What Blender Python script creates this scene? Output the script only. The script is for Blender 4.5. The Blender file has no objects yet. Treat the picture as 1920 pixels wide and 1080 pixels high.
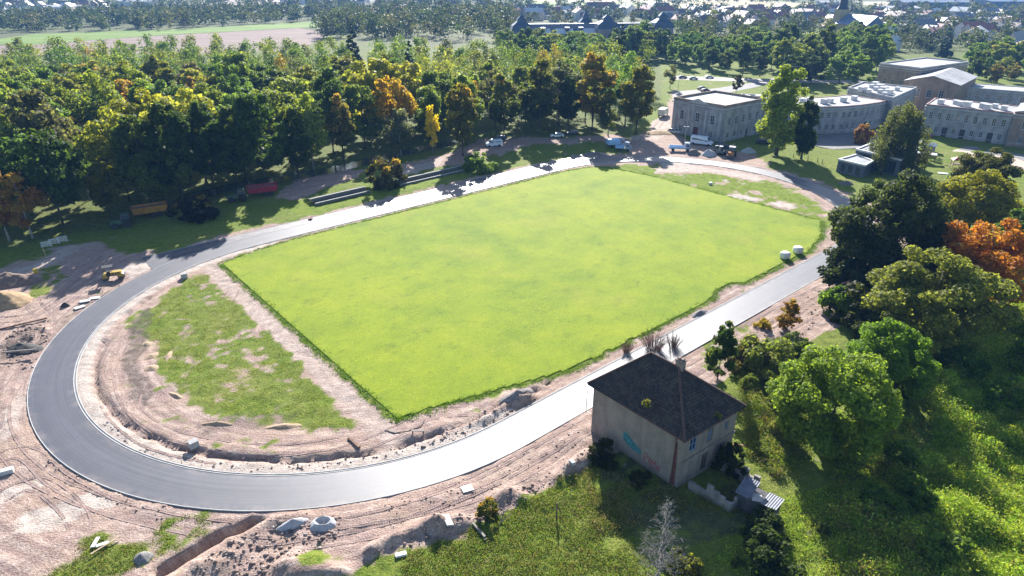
import bpy, bmesh, math, random
import numpy as np
from mathutils import Vector, Matrix

# ---------------------------------------------------------------- scene, camera, light
SC = bpy.context.scene
COL = SC.collection
R_ = math.radians
rnd = random.Random(7)
CAMH, FPX, PITCH = 47.445, 1217.07, R_(25.884)

cam = bpy.data.cameras.new('camera')
cam.sensor_width = 36.0
cam.lens = FPX / 1920 * 36.0
cam.clip_start, cam.clip_end = 0.5, 20000
camo = bpy.data.objects.new('camera', cam)
camo.location = (0, 0, CAMH)
camo.rotation_euler = (math.pi / 2 - PITCH, 0, 0)
COL.objects.link(camo)
SC.camera = camo

SUN_EL, SUN_AZ = R_(27.5), R_(0.5)          # azimuth measured from +Y towards +X
sd = Vector((math.sin(SUN_AZ) * math.cos(SUN_EL), math.cos(SUN_AZ) * math.cos(SUN_EL), math.sin(SUN_EL)))
sl = bpy.data.lights.new('sun', 'SUN')
sl.energy, sl.angle, sl.color = 5.0, R_(0.5), (1.0, 0.96, 0.90)
slo = bpy.data.objects.new('sun', sl)
slo.rotation_euler = (-sd).to_track_quat('-Z', 'Y').to_euler()
slo.location = (0, 300, 400)
COL.objects.link(slo)

W = bpy.data.worlds.new('World')
SC.world = W
W.use_nodes = True
nt = W.node_tree
nt.nodes.clear()
sky = nt.nodes.new('ShaderNodeTexSky')
sky.sky_type = 'NISHITA'
sky.sun_disc = False
sky.sun_elevation = SUN_EL
sky.sun_rotation = SUN_AZ
sky.air_density, sky.dust_density, sky.ozone_density = 1.0, 0.6, 1.5
bg = nt.nodes.new('ShaderNodeBackground')
bg.inputs['Strength'].default_value = 0.075
wo = nt.nodes.new('ShaderNodeOutputWorld')
nt.links.new(sky.outputs[0], bg.inputs[0])
nt.links.new(bg.outputs[0], wo.inputs[0])

vs = SC.view_settings
vs.view_transform, vs.look, vs.exposure, vs.gamma = 'Standard', 'None', 1.6, 1.0
SC.display_settings.display_device = 'sRGB'
cy = SC.cycles
cy.max_bounces, cy.diffuse_bounces, cy.glossy_bounces, cy.transmission_bounces = 7, 6, 2, 3
cy.volume_bounces, cy.transparent_max_bounces = 1, 8
cy.caustics_reflective = cy.caustics_refractive = False
cy.sample_clamp_indirect = 6
cy.use_denoising = True

# ---------------------------------------------------------------- picture point -> place in the world
def G(px, py, z=0.0):
    x = (px - 960) / FPX; y = (540 - py) / FPX
    dy = math.cos(PITCH) + y * math.sin(PITCH); dz = -math.sin(PITCH) + y * math.cos(PITCH)
    t = (z - CAMH) / dz
    return Vector((x * t, dy * t, z))
def PX(X, Y, Z=0.0):
    Z -= CAMH
    d = Y * math.cos(PITCH) - Z * math.sin(PITCH); u = Y * math.sin(PITCH) + Z * math.cos(PITCH)
    return 960 + FPX * X / d, 540 - FPX * u / d

# ---------------------------------------------------------------- noise (value noise, numpy)
def _h(ix, iy, s):
    n = (ix * 374761393 + iy * 668265263 + s * 1442695041) & 0x7fffffff
    n = ((n ^ (n >> 13)) * 1274126177) & 0x7fffffff
    return ((n ^ (n >> 16)) & 0xffff) / 65535.0
def vnoise(x, y, s=0):
    ix = np.floor(x).astype(np.int64); iy = np.floor(y).astype(np.int64)
    fx = x - ix; fy = y - iy
    fx = fx * fx * (3 - 2 * fx); fy = fy * fy * (3 - 2 * fy)
    a = _h(ix, iy, s); b = _h(ix + 1, iy, s); c = _h(ix, iy + 1, s); d = _h(ix + 1, iy + 1, s)
    return (a * (1 - fx) + b * fx) * (1 - fy) + (c * (1 - fx) + d * fx) * fy
def fbm(x, y, o=4, s=0):
    r = 0; a = .5
    for k in range(o):
        r = r + a * vnoise(x * 2 ** k, y * 2 ** k, s + k * 17); a *= .5
    return r / (1 - .5 ** o)
def sstep(a, b, x):
    t = np.clip((x - a) / (b - a), 0, 1)
    return t * t * (3 - 2 * t)
def inpoly(x, y, poly):
    r = np.zeros(x.shape, bool)
    n = len(poly)
    for i in range(n):
        x1, y1 = poly[i][0], poly[i][1]; x2, y2 = poly[(i + 1) % n][0], poly[(i + 1) % n][1]
        if y1 == y2: continue
        c = ((y1 > y) != (y2 > y)) & (x < (x2 - x1) * (y - y1) / (y2 - y1) + x1)
        r ^= c
    return r
def GP(pts, z=0.0): return [G(p[0], p[1], z) for p in pts]

# ---------------------------------------------------------------- materials
def newmat(name):
    m = bpy.data.materials.new(name); m.use_nodes = True
    t = m.node_tree; t.nodes.clear()
    o = t.nodes.new('ShaderNodeOutputMaterial'); b = t.nodes.new('ShaderNodeBsdfPrincipled')
    t.links.new(b.outputs[0], o.inputs[0])
    return m, t, b, o
def N(t, typ, **kw):
    n = t.nodes.new(typ)
    for k, v in kw.items():
        if k.startswith('i_'):
            key = k[2:]
            n.inputs[int(key) if key.isdigit() else key].default_value = v
        else: setattr(n, k, v)
    return n
def ramp(t, src, stops):
    r = t.nodes.new('ShaderNodeValToRGB')
    e = r.color_ramp.elements
    while len(e) < len(stops): e.new(0.5)
    for k, (p, c) in enumerate(stops):
        e[k].position = p; e[k].color = (*c, 1) if len(c) == 3 else c
    t.links.new(src, r.inputs[0]); return r.outputs[0]
def mixc(t, f, a, b, mode='MIX'):
    n = t.nodes.new('ShaderNodeMix'); n.data_type = 'RGBA'; n.blend_type = mode
    for s, v in ((0, f), (6, a), (7, b)):
        if hasattr(v, 'node'): t.links.new(v, n.inputs[s])
        else: n.inputs[s].default_value = (*v, 1) if isinstance(v, (tuple, list)) and len(v) == 3 else v
    return n.outputs[2]
def mth(t, op, a, b=0.0, c=0.0, clamp=False):
    n = t.nodes.new('ShaderNodeMath'); n.operation = op; n.use_clamp = clamp
    for s, v in ((0, a), (1, b), (2, c)):
        if hasattr(v, 'node'): t.links.new(v, n.inputs[s])
        else: n.inputs[s].default_value = v
    return n.outputs[0]
def noise(t, scale, detail=4, rough=.55, vec=None, dist=0):
    n = N(t, 'ShaderNodeTexNoise', i_Scale=scale, i_Detail=detail, i_Roughness=rough, i_Distortion=dist)
    if vec is not None: t.links.new(vec, n.inputs['Vector'])
    return n.outputs[0]
def objco(t): return t.nodes.new('ShaderNodeTexCoord').outputs['Object']
def bump(t, b, h, st=.5, d=.1):
    n = N(t, 'ShaderNodeBump', i_Strength=st, i_Distance=d)
    t.links.new(h, n.inputs['Height']); t.links.new(n.outputs[0], b.inputs['Normal'])
MATS = {}
def M(name, col=(.5, .5, .5), rough=.7, var=.25, scale=1.5, bmp=0, metal=0, spec=.5, objcol=False):
    """plain worn surface: base colour broken up by two scales of noise"""
    if name in MATS: return MATS[name]
    m, t, b, o = newmat(name)
    co = objco(t)
    n1 = noise(t, scale, 5, .6, co); n2 = noise(t, scale * 7, 3, .6, co)
    f = mth(t, 'ADD', mth(t, 'MULTIPLY', n1, .65), mth(t, 'MULTIPLY', n2, .35))
    if objcol: src = t.nodes.new('ShaderNodeObjectInfo').outputs['Color']
    else: src = col
    dark = ramp(t, f, [(.3, (1 - var * 1.5,) * 3), (.7, (1 + var * .6,) * 3)])
    c = mixc(t, 1.0, src, dark, 'MULTIPLY')
    t.links.new(c, b.inputs['Base Color'])
    b.inputs['Roughness'].default_value = rough; b.inputs['Metallic'].default_value = metal
    b.inputs['Specular IOR Level'].default_value = spec
    if bmp: bump(t, b, n2, .6, bmp)
    MATS[name] = m; return m

def leafmat(name, attr=False, trans=.56):
    m, t, b, o = newmat(name)
    if attr:
        a = N(t, 'ShaderNodeAttribute', attribute_name='col'); base = a.outputs['Color']; au = None
    else:
        oi = t.nodes.new('ShaderNodeObjectInfo'); base = oi.outputs['Color']; au = oi.outputs['Alpha']
    rpi = t.nodes.new('ShaderNodeNewGeometry').outputs['Random Per Island']
    if au is not None:
        tint = N(t, 'ShaderNodeAttribute', attribute_name='tint').outputs['Fac']
        f = mth(t, 'MULTIPLY', mth(t, 'SUBTRACT', au, mth(t, 'ADD', tint, mth(t, 'MULTIPLY', rpi, .25))), 5.0, clamp=True)
        atc = ramp(t, rpi, [(0, (.36, .31, .06)), (.5, (.37, .25, .055)), (1, (.29, .17, .055))])
        base = mixc(t, f, base, atc)
    v = ramp(t, rpi, [(0, (.75, .8, .72)), (.6, (1.05, 1.05, 1)), (1, (1.6, 1.5, 1.15))])
    c = mixc(t, 1.0, base, v, 'MULTIPLY')
    t.links.new(c, b.inputs['Base Color'])
    b.inputs['Roughness'].default_value = .6; b.inputs['Specular IOR Level'].default_value = .12
    tr = t.nodes.new('ShaderNodeBsdfTranslucent')
    t.links.new(mixc(t, 1.0, c, (1.5, 1.45, .7), 'MULTIPLY'), tr.inputs[0])
    mx = t.nodes.new('ShaderNodeMixShader'); mx.inputs[0].default_value = trans
    t.links.new(b.outputs[0], mx.inputs[1]); t.links.new(tr.outputs[0], mx.inputs[2])
    t.links.new(mx.outputs[0], o.inputs[0])
    MATS[name] = m; return m

# ---------------------------------------------------------------- mesh building
class MB:
    def __init__(s): s.v = []; s.f = []
    def add(s, vs, fs):
        n = len(s.v); s.v += [tuple(p) for p in vs]; s.f += [tuple(i + n for i in f) for f in fs]; return s
    def box(s, c, d, rz=0, M4=None, taper=1.0):
        x, y, z = d[0] / 2, d[1] / 2, d[2] / 2; t = taper
        p = [(-x, -y, -z), (x, -y, -z), (x, y, -z), (-x, y, -z), (-x * t, -y * t, z), (x * t, -y * t, z), (x * t, y * t, z), (-x * t, y * t, z)]
        ca, sa = math.cos(rz), math.sin(rz)
        p = [(c[0] + a * ca - b * sa, c[1] + a * sa + b * ca, c[2] + h) for a, b, h in p]
        if M4 is not None: p = [M4 @ Vector(q) for q in p]
        return s.add(p, [(3, 2, 1, 0), (4, 5, 6, 7), (0, 1, 5, 4), (1, 2, 6, 5), (2, 3, 7, 6), (3, 0, 4, 7)])
    def tube(s, pts, rad, n=8, cap=True):
        pts = [Vector(p) for p in pts]
        if not hasattr(rad, '__len__'): rad = [rad] * len(pts)
        vs = []; fs = []
        up = Vector((0, 0, 1))
        for i, p in enumerate(pts):
            d = (pts[min(i + 1, len(pts) - 1)] - pts[max(i - 1, 0)])
            d = d.normalized() if d.length > 1e-9 else Vector((0, 0, 1))
            a = d.cross(up)
            if a.length < 1e-3: a = d.cross(Vector((1, 0, 0)))
            a.normalize(); b = d.cross(a)
            for k in range(n):
                t = 2 * math.pi * k / n
                vs.append(p + (a * math.cos(t) + b * math.sin(t)) * rad[i])
        for i in range(len(pts) - 1):
            for k in range(n):
                k2 = (k + 1) % n
                fs.append((i * n + k, i * n + k2, (i + 1) * n + k2, (i + 1) * n + k))
        if cap:
            fs.append(tuple(reversed(range(n)))) if n > 2 else None
            fs.append(tuple(range((len(pts) - 1) * n, len(pts) * n)))
        return s.add(vs, fs)
    def lathe(s, prof, c=(0, 0, 0), n=12, axis='z'):
        vs = []; fs = []
        for r, h in prof:
            for k in range(n):
                t = 2 * math.pi * k / n
                q = (r * math.cos(t), r * math.sin(t), h)
                if axis == 'y': q = (q[0], q[2], q[1])
                if axis == 'x': q = (q[2], q[0], q[1])
                vs.append((q[0] + c[0], q[1] + c[1], q[2] + c[2]))
        m = len(prof)
        for i in range(m - 1):
            for k in range(n):
                k2 = (k + 1) % n
                fs.append((i * n + k, i * n + k2, (i + 1) * n + k2, (i + 1) * n + k))
        fs.append(tuple(reversed(range(n)))); fs.append(tuple(range((m - 1) * n, m * n)))
        return s.add(vs, fs)
    def prism(s, poly, z0, z1):
        n = len(poly)
        a = sum(poly[i][0] * poly[(i + 1) % n][1] - poly[(i + 1) % n][0] * poly[i][1] for i in range(n))
        if a < 0: poly = poly[::-1]
        vs = [(p[0], p[1], z0) for p in poly] + [(p[0], p[1], z1) for p in poly]
        return s.add(vs, [tuple(reversed(range(n))), tuple(range(n, 2 * n))] + [(i, (i + 1) % n, n + (i + 1) % n, n + i) for i in range(n)])
    def quad(s, a, b, c, d): return s.add([a, b, c, d], [(0, 1, 2, 3)])
    def tri(s, a, b, c): return s.add([a, b, c], [(0, 1, 2)])
    def extr(s, prof, y0, y1, M4=None):
        """profile in x,z swept along y (closed)"""
        n = len(prof)
        vs = [(p[0], y0, p[1]) for p in prof] + [(p[0], y1, p[1]) for p in prof]
        if M4 is not None: vs = [M4 @ Vector(q) for q in vs]
        return s.add(vs, [tuple(range(n)), tuple(reversed(range(n, 2 * n)))] + [((i + 1) % n, i, n + i, n + (i + 1) % n) for i in range(n)])
    def build(s, name, mat, parent=None, smooth=False, bevel=0, loc=None):
        me = bpy.data.meshes.new(name); me.from_pydata(s.v, [], s.f); me.validate(); me.update()
        if bevel:
            bm = bmesh.new(); bm.from_mesh(me)
            bmesh.ops.bevel(bm, geom=list(bm.edges), offset=bevel, segments=2, affect='EDGES', clamp_overlap=True)
            bm.to_mesh(me); bm.free()
        bm = bmesh.new(); bm.from_mesh(me); bmesh.ops.recalc_face_normals(bm, faces=bm.faces); bm.to_mesh(me); bm.free()
        return link(me, name, mat, parent, smooth, loc)
def link(me, name, mat, parent=None, smooth=False, loc=None):
    if mat is not None:
        me.materials.clear(); me.materials.append(mat)
    if smooth: me.polygons.foreach_set('use_smooth', [True] * len(me.polygons))
    o = bpy.data.objects.new(name, me); COL.objects.link(o)
    if parent is not None: o.parent = parent
    if loc is not None: o.location = loc
    return o
def npmesh(name, verts, quads):
    me = bpy.data.meshes.new(name)
    nv, nf = len(verts), len(quads); k = quads.shape[1]
    me.vertices.add(nv); me.vertices.foreach_set('co', np.ascontiguousarray(verts, dtype=np.float32).ravel())
    me.loops.add(nf * k); me.loops.foreach_set('vertex_index', quads.astype(np.int32).ravel())
    me.polygons.add(nf); me.polygons.foreach_set('loop_start', np.arange(0, nf * k, k, dtype=np.int32))
    me.update(calc_edges=True); me.validate()
    return me
def thing(name, label, cat, loc=(0, 0, 0), rz=0, group=None):
    o = bpy.data.objects.new(name, None); COL.objects.link(o)
    o.empty_display_size = .5
    o.location = loc; o.rotation_euler = (0, 0, rz)
    return tag(o, label, cat, group)
def tag(o, label, cat, group=None):
    o['label'] = label; o['category'] = cat
    if group: o['group'] = group
    return o
def struct(o): o['kind'] = 'structure'; return o
def stuff(o, label=None, cat=None):
    o['kind'] = 'stuff'
    if label: o['label'] = label; o['category'] = cat
    return o
def copy_tree(o, parent=None):
    c = o.copy(); COL.objects.link(c)
    if parent is not None: c.parent = parent
    for ch in list(o.children): copy_tree(ch, c)
    return c

# ================================================================ GROUND
SX, SY, SA, SR, SL = 5.86, 115.92, R_(40.575), 36.5, 82.13     # running track: centre, heading, bend radius, straight
ca, sa = math.cos(SA), math.sin(SA)
def UV(u, v, z=0.0): return Vector((SX + u * ca - v * sa, SY + u * sa + v * ca, z))
def toUV(X, Y):
    X = X - SX; Y = Y - SY
    return X * ca + Y * sa, -X * sa + Y * ca
def trackd(X, Y):
    u, v = toUV(X, Y)
    uu = np.maximum(np.abs(u) - SL / 2, 0)
    return np.hypot(uu, v) - SR, u, v
def stad(d, nb=72, ns=40):
    """points of the track line at offset d, anticlockwise, with running length"""
    p = []; r = SR + d; h = SL / 2
    for i in range(ns): p.append((-h + SL * i / ns, -r))
    for i in range(nb): t = -math.pi / 2 + math.pi * i / nb; p.append((h + r * math.cos(t), r * math.sin(t)))
    for i in range(ns): p.append((h - SL * i / ns, r))
    for i in range(nb): t = math.pi / 2 + math.pi * i / nb; p.append((-h + r * math.cos(t), r * math.sin(t)))
    return p
PITCHP = [(-50.2, -28.7), (-47, -29.2), (-44, -30), (-39.5, -31), (-36, -32), (-32.5, -33.2), (-26, -34.5), (-5, -34.8), (6, -34.6), (9, -33.2), (13, -33.3), (15, -34.9), (36, -35.0), (46, -33), (55.2, -28.4), (55, 16.8), (52, 31), (49, 33.6), (40, 35.2), (0, 35.3), (-35, 35.2), (-44, 34), (-50.3, 32.3)]

def axis(segs):
    out = [segs[0][0]]
    for a, b, st in segs:
        n = max(1, round((b - a) / st)); out += [a + (b - a) * (i + 1) / n for i in range(n)]
    return np.array(out)
gx = axis([(-6000, -1500, 900), (-1500, -400, 110), (-400, -150, 14), (-150, -82, 2.0), (-82, 62, .42), (62, 130, 1.3), (130, 240, 4), (240, 700, 46), (700, 1500, 160), (1500, 6000, 900)])
gy = axis([(-600, -50, 110), (-50, 20, 14), (20, 37, 1.5), (37, 112, .42), (112, 175, .9), (175, 260, 2.2), (260, 400, 8), (400, 1500, 60), (1500, 9000, 900)])
X, Y = np.meshgrid(gx, gy)
D, U, V = trackd(X, Y)
inp = inpoly(U, V, PITCHP)
near = sstep(240, 190, Y) * sstep(-160, -120, X) * sstep(170, 140, X)
wx = X + 1.6 * (fbm(X / 5, Y / 5, 3, 3) - .5) * 2; wy = Y + 1.6 * (fbm(X / 5, Y / 5, 3, 9) - .5) * 2
def zone(pxs): return inpoly(wx, wy, GP(pxs)).astype(float)

# --- which ground is where (picture outlines brought to the ground)
soil = np.zeros_like(X)
out = D > 0
wid = np.where(V > 30, 8.2 + 2.0 * fbm(U / 9, U * 0 + 3, 2, 5), np.where(V < -30, 10.5 + 2.5 * fbm(U / 7, U * 0, 2, 6), np.where(U > 0, 6.5 + 2.5 * fbm(V / 6, V * 0, 2, 7), 16.0)))
soil = np.maximum(soil, sstep(1.0, -1.0, D - wid) * out)
soil = np.maximum(soil, zone([(-700, 1100), (-400, 620), (0, 505), (60, 487), (130, 462), (165, 450), (235, 480), (290, 470), (170, 560), (100, 700), (100, 850), (240, 930), (340, 960), (500, 975), (700, 960), (850, 920), (1000, 850), (1105, 790), (1105, 870), (1015, 905), (960, 948), (900, 985), (850, 1005), (740, 1045), (640, 1100)]))
soil = np.maximum(soil, zone([(1290, 650), (1420, 560), (1560, 500), (1600, 515), (1570, 560), (1560, 620), (1490, 650), (1440, 660), (1400, 690)]))
soil = np.maximum(soil, zone([(1170, 268), (1215, 240), (1255, 200), (1262, 245), (1290, 265), (1380, 285), (1440, 300), (1440, 320), (1200, 300)]))
soil = np.maximum(soil, zone([(1260, 170), (1255, 200), (1230, 235), (1262, 245), (1268, 200), (1280, 172)]))
soil = np.maximum(soil, zone([(560, 330), (640, 318), (700, 318), (640, 345), (540, 375), (520, 370)]))
soil = np.maximum(soil, zone([(740, 312), (850, 285), (900, 262), (1160, 252), (1180, 262), (1000, 272), (900, 300), (800, 318), (735, 335)]))
for pz in ([(1352, 368), (1380, 361), (1428, 373), (1400, 381)], [(1432, 382), (1462, 374), (1500, 385), (1478, 393), (1450, 390)], [(1338, 340), (1356, 334), (1366, 340), (1350, 344)], [(1245, 306), (1320, 314), (1430, 332), (1440, 345), (1330, 324), (1232, 326)], [(1280, 345), (1310, 348), (1300, 352)], [(1395, 352), (1430, 360), (1420, 364)]):
    soil = np.maximum(soil, zone(pz))
# grass back into the building site
for pz, a in (([(60, 1090), (110, 1045), (170, 1005), (230, 1010), (300, 962), (400, 968), (395, 1010), (330, 1060), (290, 1090)], .66),
              ([(170, 562), (230, 535), (250, 545), (180, 590)], .6), ([(560, 1050), (600, 1030), (620, 1060), (580, 1080)], .8),
              ([(60, 505), (110, 490), (130, 520), (80, 560), (50, 560)], .8), ([(1300, 620), (1400, 590), (1410, 650), (1320, 700)], .55)):
    soil = np.minimum(soil, 1 - a * zone(pz))
dtr = np.full(X.shape, 1e9)
for a_, b_ in zip([(322, 1052), (380, 1020), (430, 1000)], [(380, 1020), (430, 1000), (478, 978)]):
    a_, b_ = G(*a_), G(*b_); dx_, dy_ = b_.x - a_.x, b_.y - a_.y; t_ = np.clip(((wx - a_.x) * dx_ + (wy - a_.y) * dy_) / (dx_ * dx_ + dy_ * dy_), 0, 1); dtr = np.minimum(dtr, np.hypot(wx - a_.x - t_ * dx_, wy - a_.y - t_ * dy_))
soil = np.maximum(soil, sstep(1.7, 1.0, dtr))
# inside the track
ins = (D <= 0) & ~inp
lb = ins & (U < -30)
gi = zone([(385, 515), (430, 555), (500, 620), (590, 690), (700, 790), (640, 812), (570, 800), (500, 790), (430, 790), (345, 745), (305, 700), (290, 660), (275, 600), (320, 545)])
soil = np.where(lb, 1 - gi * (.44 + .62 * fbm(X / 5, Y / 5, 3, 33)) - (1 - gi) * .62 * fbm(X / 6, Y / 6, 2, 35) * (D < -3), soil)
strip = sstep(1.7, .9, np.abs(U + 51.9)) * lb
soil = np.where(lb, np.maximum(soil, strip), soil)
fb = ins & (U > 30)
soil = np.where(fb, np.maximum(np.maximum(soil, sstep(-4.5, -2.5, D) * .9), .25 * fbm(X / 4, Y / 4, 3, 66)), soil)
soil = np.where(ins & ~lb & ~fb, .95, soil)
for _ in range(5):
    p_ = np.pad(soil, 1, mode='edge'); soil = np.where(near > .5, (p_[1:-1, 1:-1] * 2 + p_[:-2, 1:-1] + p_[2:, 1:-1] + p_[1:-1, :-2] + p_[1:-1, 2:]) / 6, soil)
sandm = np.zeros_like(X)
sandm = np.maximum(sandm, sstep(.9, .3, np.abs(D + .95)) * (U < -38) * sstep(-20, -28, -V * 0 - 41 + 0 * V + 14))
sandm = np.maximum(sandm, sstep(1.4, .4, np.abs(D + .9)) * (U < -41))
sandm = np.maximum(sandm, strip * .4)
for pz, a in (([(30, 990), (40, 965), (190, 915), (230, 945), (110, 985)], .9), ([(0, 915), (80, 885), (95, 900), (0, 945)], .8), ([(0, 780), (45, 740), (50, 780), (0, 830)], .6),
              ([(1360, 366), (1380, 363), (1425, 372), (1400, 378)], 1), ([(1440, 380), (1462, 376), (1494, 384), (1480, 390), (1455, 388)], 1), ([(1342, 338), (1356, 335), (1358, 341)], 1),
              ([(1245, 300), (1320, 312), (1420, 330), (1440, 345), (1330, 322), (1225, 325)], .8), ([(225, 505), (270, 490), (290, 500), (245, 525)], .9),
              ([(0, 512), (60, 492), (130, 463), (175, 445), (120, 490), (30, 515)], .7), ([(940, 800), (985, 775), (1000, 765), (960, 790)], .6),
              ([(1540, 275), (1590, 262), (1620, 268), (1600, 292), (1560, 296)], .7), ([(1690, 330), (1745, 315), (1760, 322), (1720, 338)], .8), ([(1870, 745), (1860, 730), (1780, 770), (1700, 865), (1730, 858), (1790, 790)], .55),
              ([(740, 325), (800, 305), (850, 290), (820, 312), (745, 335)], .7), ([(1170, 262), (1215, 240), (1250, 205), (1262, 245), (1230, 262)], .65)):
    sandm = np.maximum(sandm, a * zone(pz))
darkm = np.zeros_like(X)
for pz, a in (([(225, 680), (250, 600), (280, 575), (292, 590), (270, 640), (262, 690), (300, 760), (250, 740)], .75), ([(380, 790), (470, 770), (560, 780), (520, 800), (400, 810)], .35),
              ([(0, 670), (30, 625), (70, 610), (90, 640), (60, 665)], .7), ([(90, 640), (150, 560), (210, 545), (130, 640)], .3)):
    darkm = np.maximum(darkm, a * zone(pz))
darkm = np.maximum(darkm, .75 * zone([(1112, 868), (1180, 860), (1290, 925), (1400, 905), (1425, 960), (1380, 1010), (1290, 1030), (1190, 1000), (1125, 950)]) * sstep(.3, .5, fbm(X / 1.6, Y / 1.6, 3, 140)))  # dark littered soil, painted also to deepen the house's cast shadow
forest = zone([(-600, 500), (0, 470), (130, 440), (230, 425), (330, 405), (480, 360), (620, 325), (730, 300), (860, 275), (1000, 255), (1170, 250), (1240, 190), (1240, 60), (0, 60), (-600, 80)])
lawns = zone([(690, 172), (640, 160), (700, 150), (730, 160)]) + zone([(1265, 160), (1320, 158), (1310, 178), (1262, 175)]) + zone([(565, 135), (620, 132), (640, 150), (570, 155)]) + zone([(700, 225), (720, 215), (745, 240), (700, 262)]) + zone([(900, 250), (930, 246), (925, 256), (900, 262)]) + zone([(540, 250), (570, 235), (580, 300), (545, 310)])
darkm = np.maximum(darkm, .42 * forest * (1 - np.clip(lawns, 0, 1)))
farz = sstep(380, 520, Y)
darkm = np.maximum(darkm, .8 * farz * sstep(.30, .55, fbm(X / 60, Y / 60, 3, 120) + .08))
lush = np.zeros_like(X)
lush = np.maximum(lush, zone([(1720, 640), (1800, 690), (1870, 745), (1780, 860), (1740, 900), (1800, 1090), (2300, 1090), (2300, 640), (1920, 600)]))

lush = np.maximum(lush, fb * .9)
lush = np.maximum(lush, zone([(520, 380), (740, 345), (900, 312), (900, 322), (740, 366), (560, 404)]) * .7)
# --- relief: clods, ruts, trenches, heaps
rough = (fbm(X / 1.1, Y / 1.1, 4, 21) - .5)
zz = np.zeros_like(X)
zz += near * soil * rough * .34
st_u = np.where(np.abs(U) > SL / 2, np.arctan2(V, np.abs(U) - SL / 2) * SR, U)
zz += near * soil * (fbm(D * 1.6, st_u / 14, 3, 40) - .5) * .24 * out
rx_ = (X * .5 + Y * .87); ry_ = (X * .87 - Y * .5)
zz += near * soil * (fbm(rx_ * .16, ry_ * 1.1, 3, 43) - .5) * .16 * (U < -38) * out
zz += near * (1 - soil) * (fbm(X / 1.4, Y / 1.4, 3, 5) - .5) * .30
zz += near * out * (fbm(X / 14, Y / 14, 2, 8) - .5) * .5 * sstep(1, 8, D)
def seg_d(pxs):
    pts = GP(pxs); best = np.full(X.shape, 1e9)
    for a, b in zip(pts[:-1], pts[1:]):
        dx, dy = b.x - a.x, b.y - a.y
        t = np.clip(((wx - a.x) * dx + (wy - a.y) * dy) / (dx * dx + dy * dy), 0, 1)
        best = np.minimum(best, np.hypot(wx - a.x - t * dx, wy - a.y - t * dy))
    return best
for pxs, w, dep in (([(322, 1052), (380, 1020), (430, 1000), (478, 978)], .75, -1.5), ([(530, 957), (555, 956)], .7, -.9)):
    d = seg_d(pxs); zz += dep * sstep(w, w * .45, d)
for pxs, w, h in (([(340, 1080), (430, 1025), (500, 990), (560, 975)], 1.7, .55), ([(700, 1040), (770, 1005), (800, 990)], 1.3, .75), ([(800, 1000), (850, 975), (870, 985)], 1.3, .85), ([(930, 940), (965, 920), (985, 930)], 1.2, .75),
                  ([(1040, 895), (1080, 870), (1100, 860)], 1.4, .9), ([(1000, 745), (960, 750), (900, 785)], 1.5, .7), ([(830, 800), (880, 790)], 1.2, .4), ([(0, 660), (50, 640), (80, 620)], 1.5, .8), ([(540, 1060), (640, 1080)], 1.6, .7)):
    d = seg_d(pxs); zz += h * sstep(w, 0, d) * (.15 + 1.6 * fbm(X / 1.0, Y / 1.0, 4, 31))
zz -= .22 * sstep(.5, .1, np.abs(U - 55.9)) * (np.abs(V) < 30) * fb
for pxs in ([(1105, 730), (1180, 690), (1290, 625), (1420, 555), (1540, 490)],):
    d = seg_d([(p[0] - 9, p[1] - 7) for p in pxs]); zz += .5 * sstep(.8, 0, d) * fbm(X, Y, 3, 77)
ditch = sstep(.5, .1, np.abs(D + 2.35 + .9 * (fbm(st_u / 3, D * 0 + 4, 3, 52) - .5))) * (U < -30) * (V < 26) * (fbm(st_u / 4, D * 0, 2, 51) > .3)
zz -= .5 * ditch
zz += .18 * sstep(1.3, 0, np.abs(D + 3.7)) * (U < -30) * (V < 26) * fbm(X, Y, 2, 90)
# under the track and the pitch the sheet keeps below them
inner_t = (D > .1) & (D < 4.85)
ext_t = (U > -59.5) & (U < 61.5) & (V > 37.2) & (V < 44.1)
zz = np.where(inner_t | ext_t, -.25, zz)
zz = np.where((D > -.9) & (D <= .1), np.clip(zz, -.06, 0.0), zz); zz = np.where((D >= 4.85) & (D < 5.8) & ~ext_t, np.clip(zz, -.05, .035), zz); eb = (U > -60.6) & (U < 62.6) & (V > 36.4) & (V < 45.1) & ~ext_t & ~inner_t; zz = np.where(eb, np.clip(zz, -.05, .03), zz)
ei = inpoly(U * 1.045, V * 1.06, PITCHP)
zz = np.where(ei, -.3, zz); zz = np.where(inp & ~ei, np.clip(zz, -.04, .03), zz)
far = (Y > 260) | (np.abs(X) > 250)
zz = np.where(far, 0, zz)
stre = GP([(300, 400), (350, 382), (430, 358), (610, 326), (690, 308), (790, 281), (870, 268), (870, 258), (790, 270), (690, 294), (610, 312), (430, 342), (340, 362)])
zz = np.where(inpoly(X, Y, stre), -1.0, zz)
hz = GP([(1090, 860), (1140, 800), (1420, 790), (1480, 950), (1200, 1000)])

ny_, nx_ = X.shape
idx = np.arange(nx_ * ny_).reshape(ny_, nx_)
quads = np.stack([idx[:-1, :-1], idx[:-1, 1:], idx[1:, 1:], idx[1:, :-1]], -1).reshape(-1, 4)
gme = npmesh('ground', np.stack([X, Y, zz], -1).reshape(-1, 3), quads)
gmask = sstep(.28, .78, (1 - soil) + (fbm(X / 1.1, Y / 1.1, 3, 101) * .55 + fbm(X / 3.2, Y / 3.2, 3, 102) * .45 - .5) * 1.7)
ga = gme.color_attributes.new('zone', 'FLOAT_COLOR', 'POINT')
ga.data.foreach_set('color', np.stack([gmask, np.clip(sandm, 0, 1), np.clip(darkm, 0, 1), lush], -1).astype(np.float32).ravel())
gd = gme.color_attributes.new('way', 'FLOAT_COLOR', 'POINT')
gd.data.foreach_set('color', np.stack([D, st_u, out.astype(float), np.ones_like(X)], -1).astype(np.float32).ravel())
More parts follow.
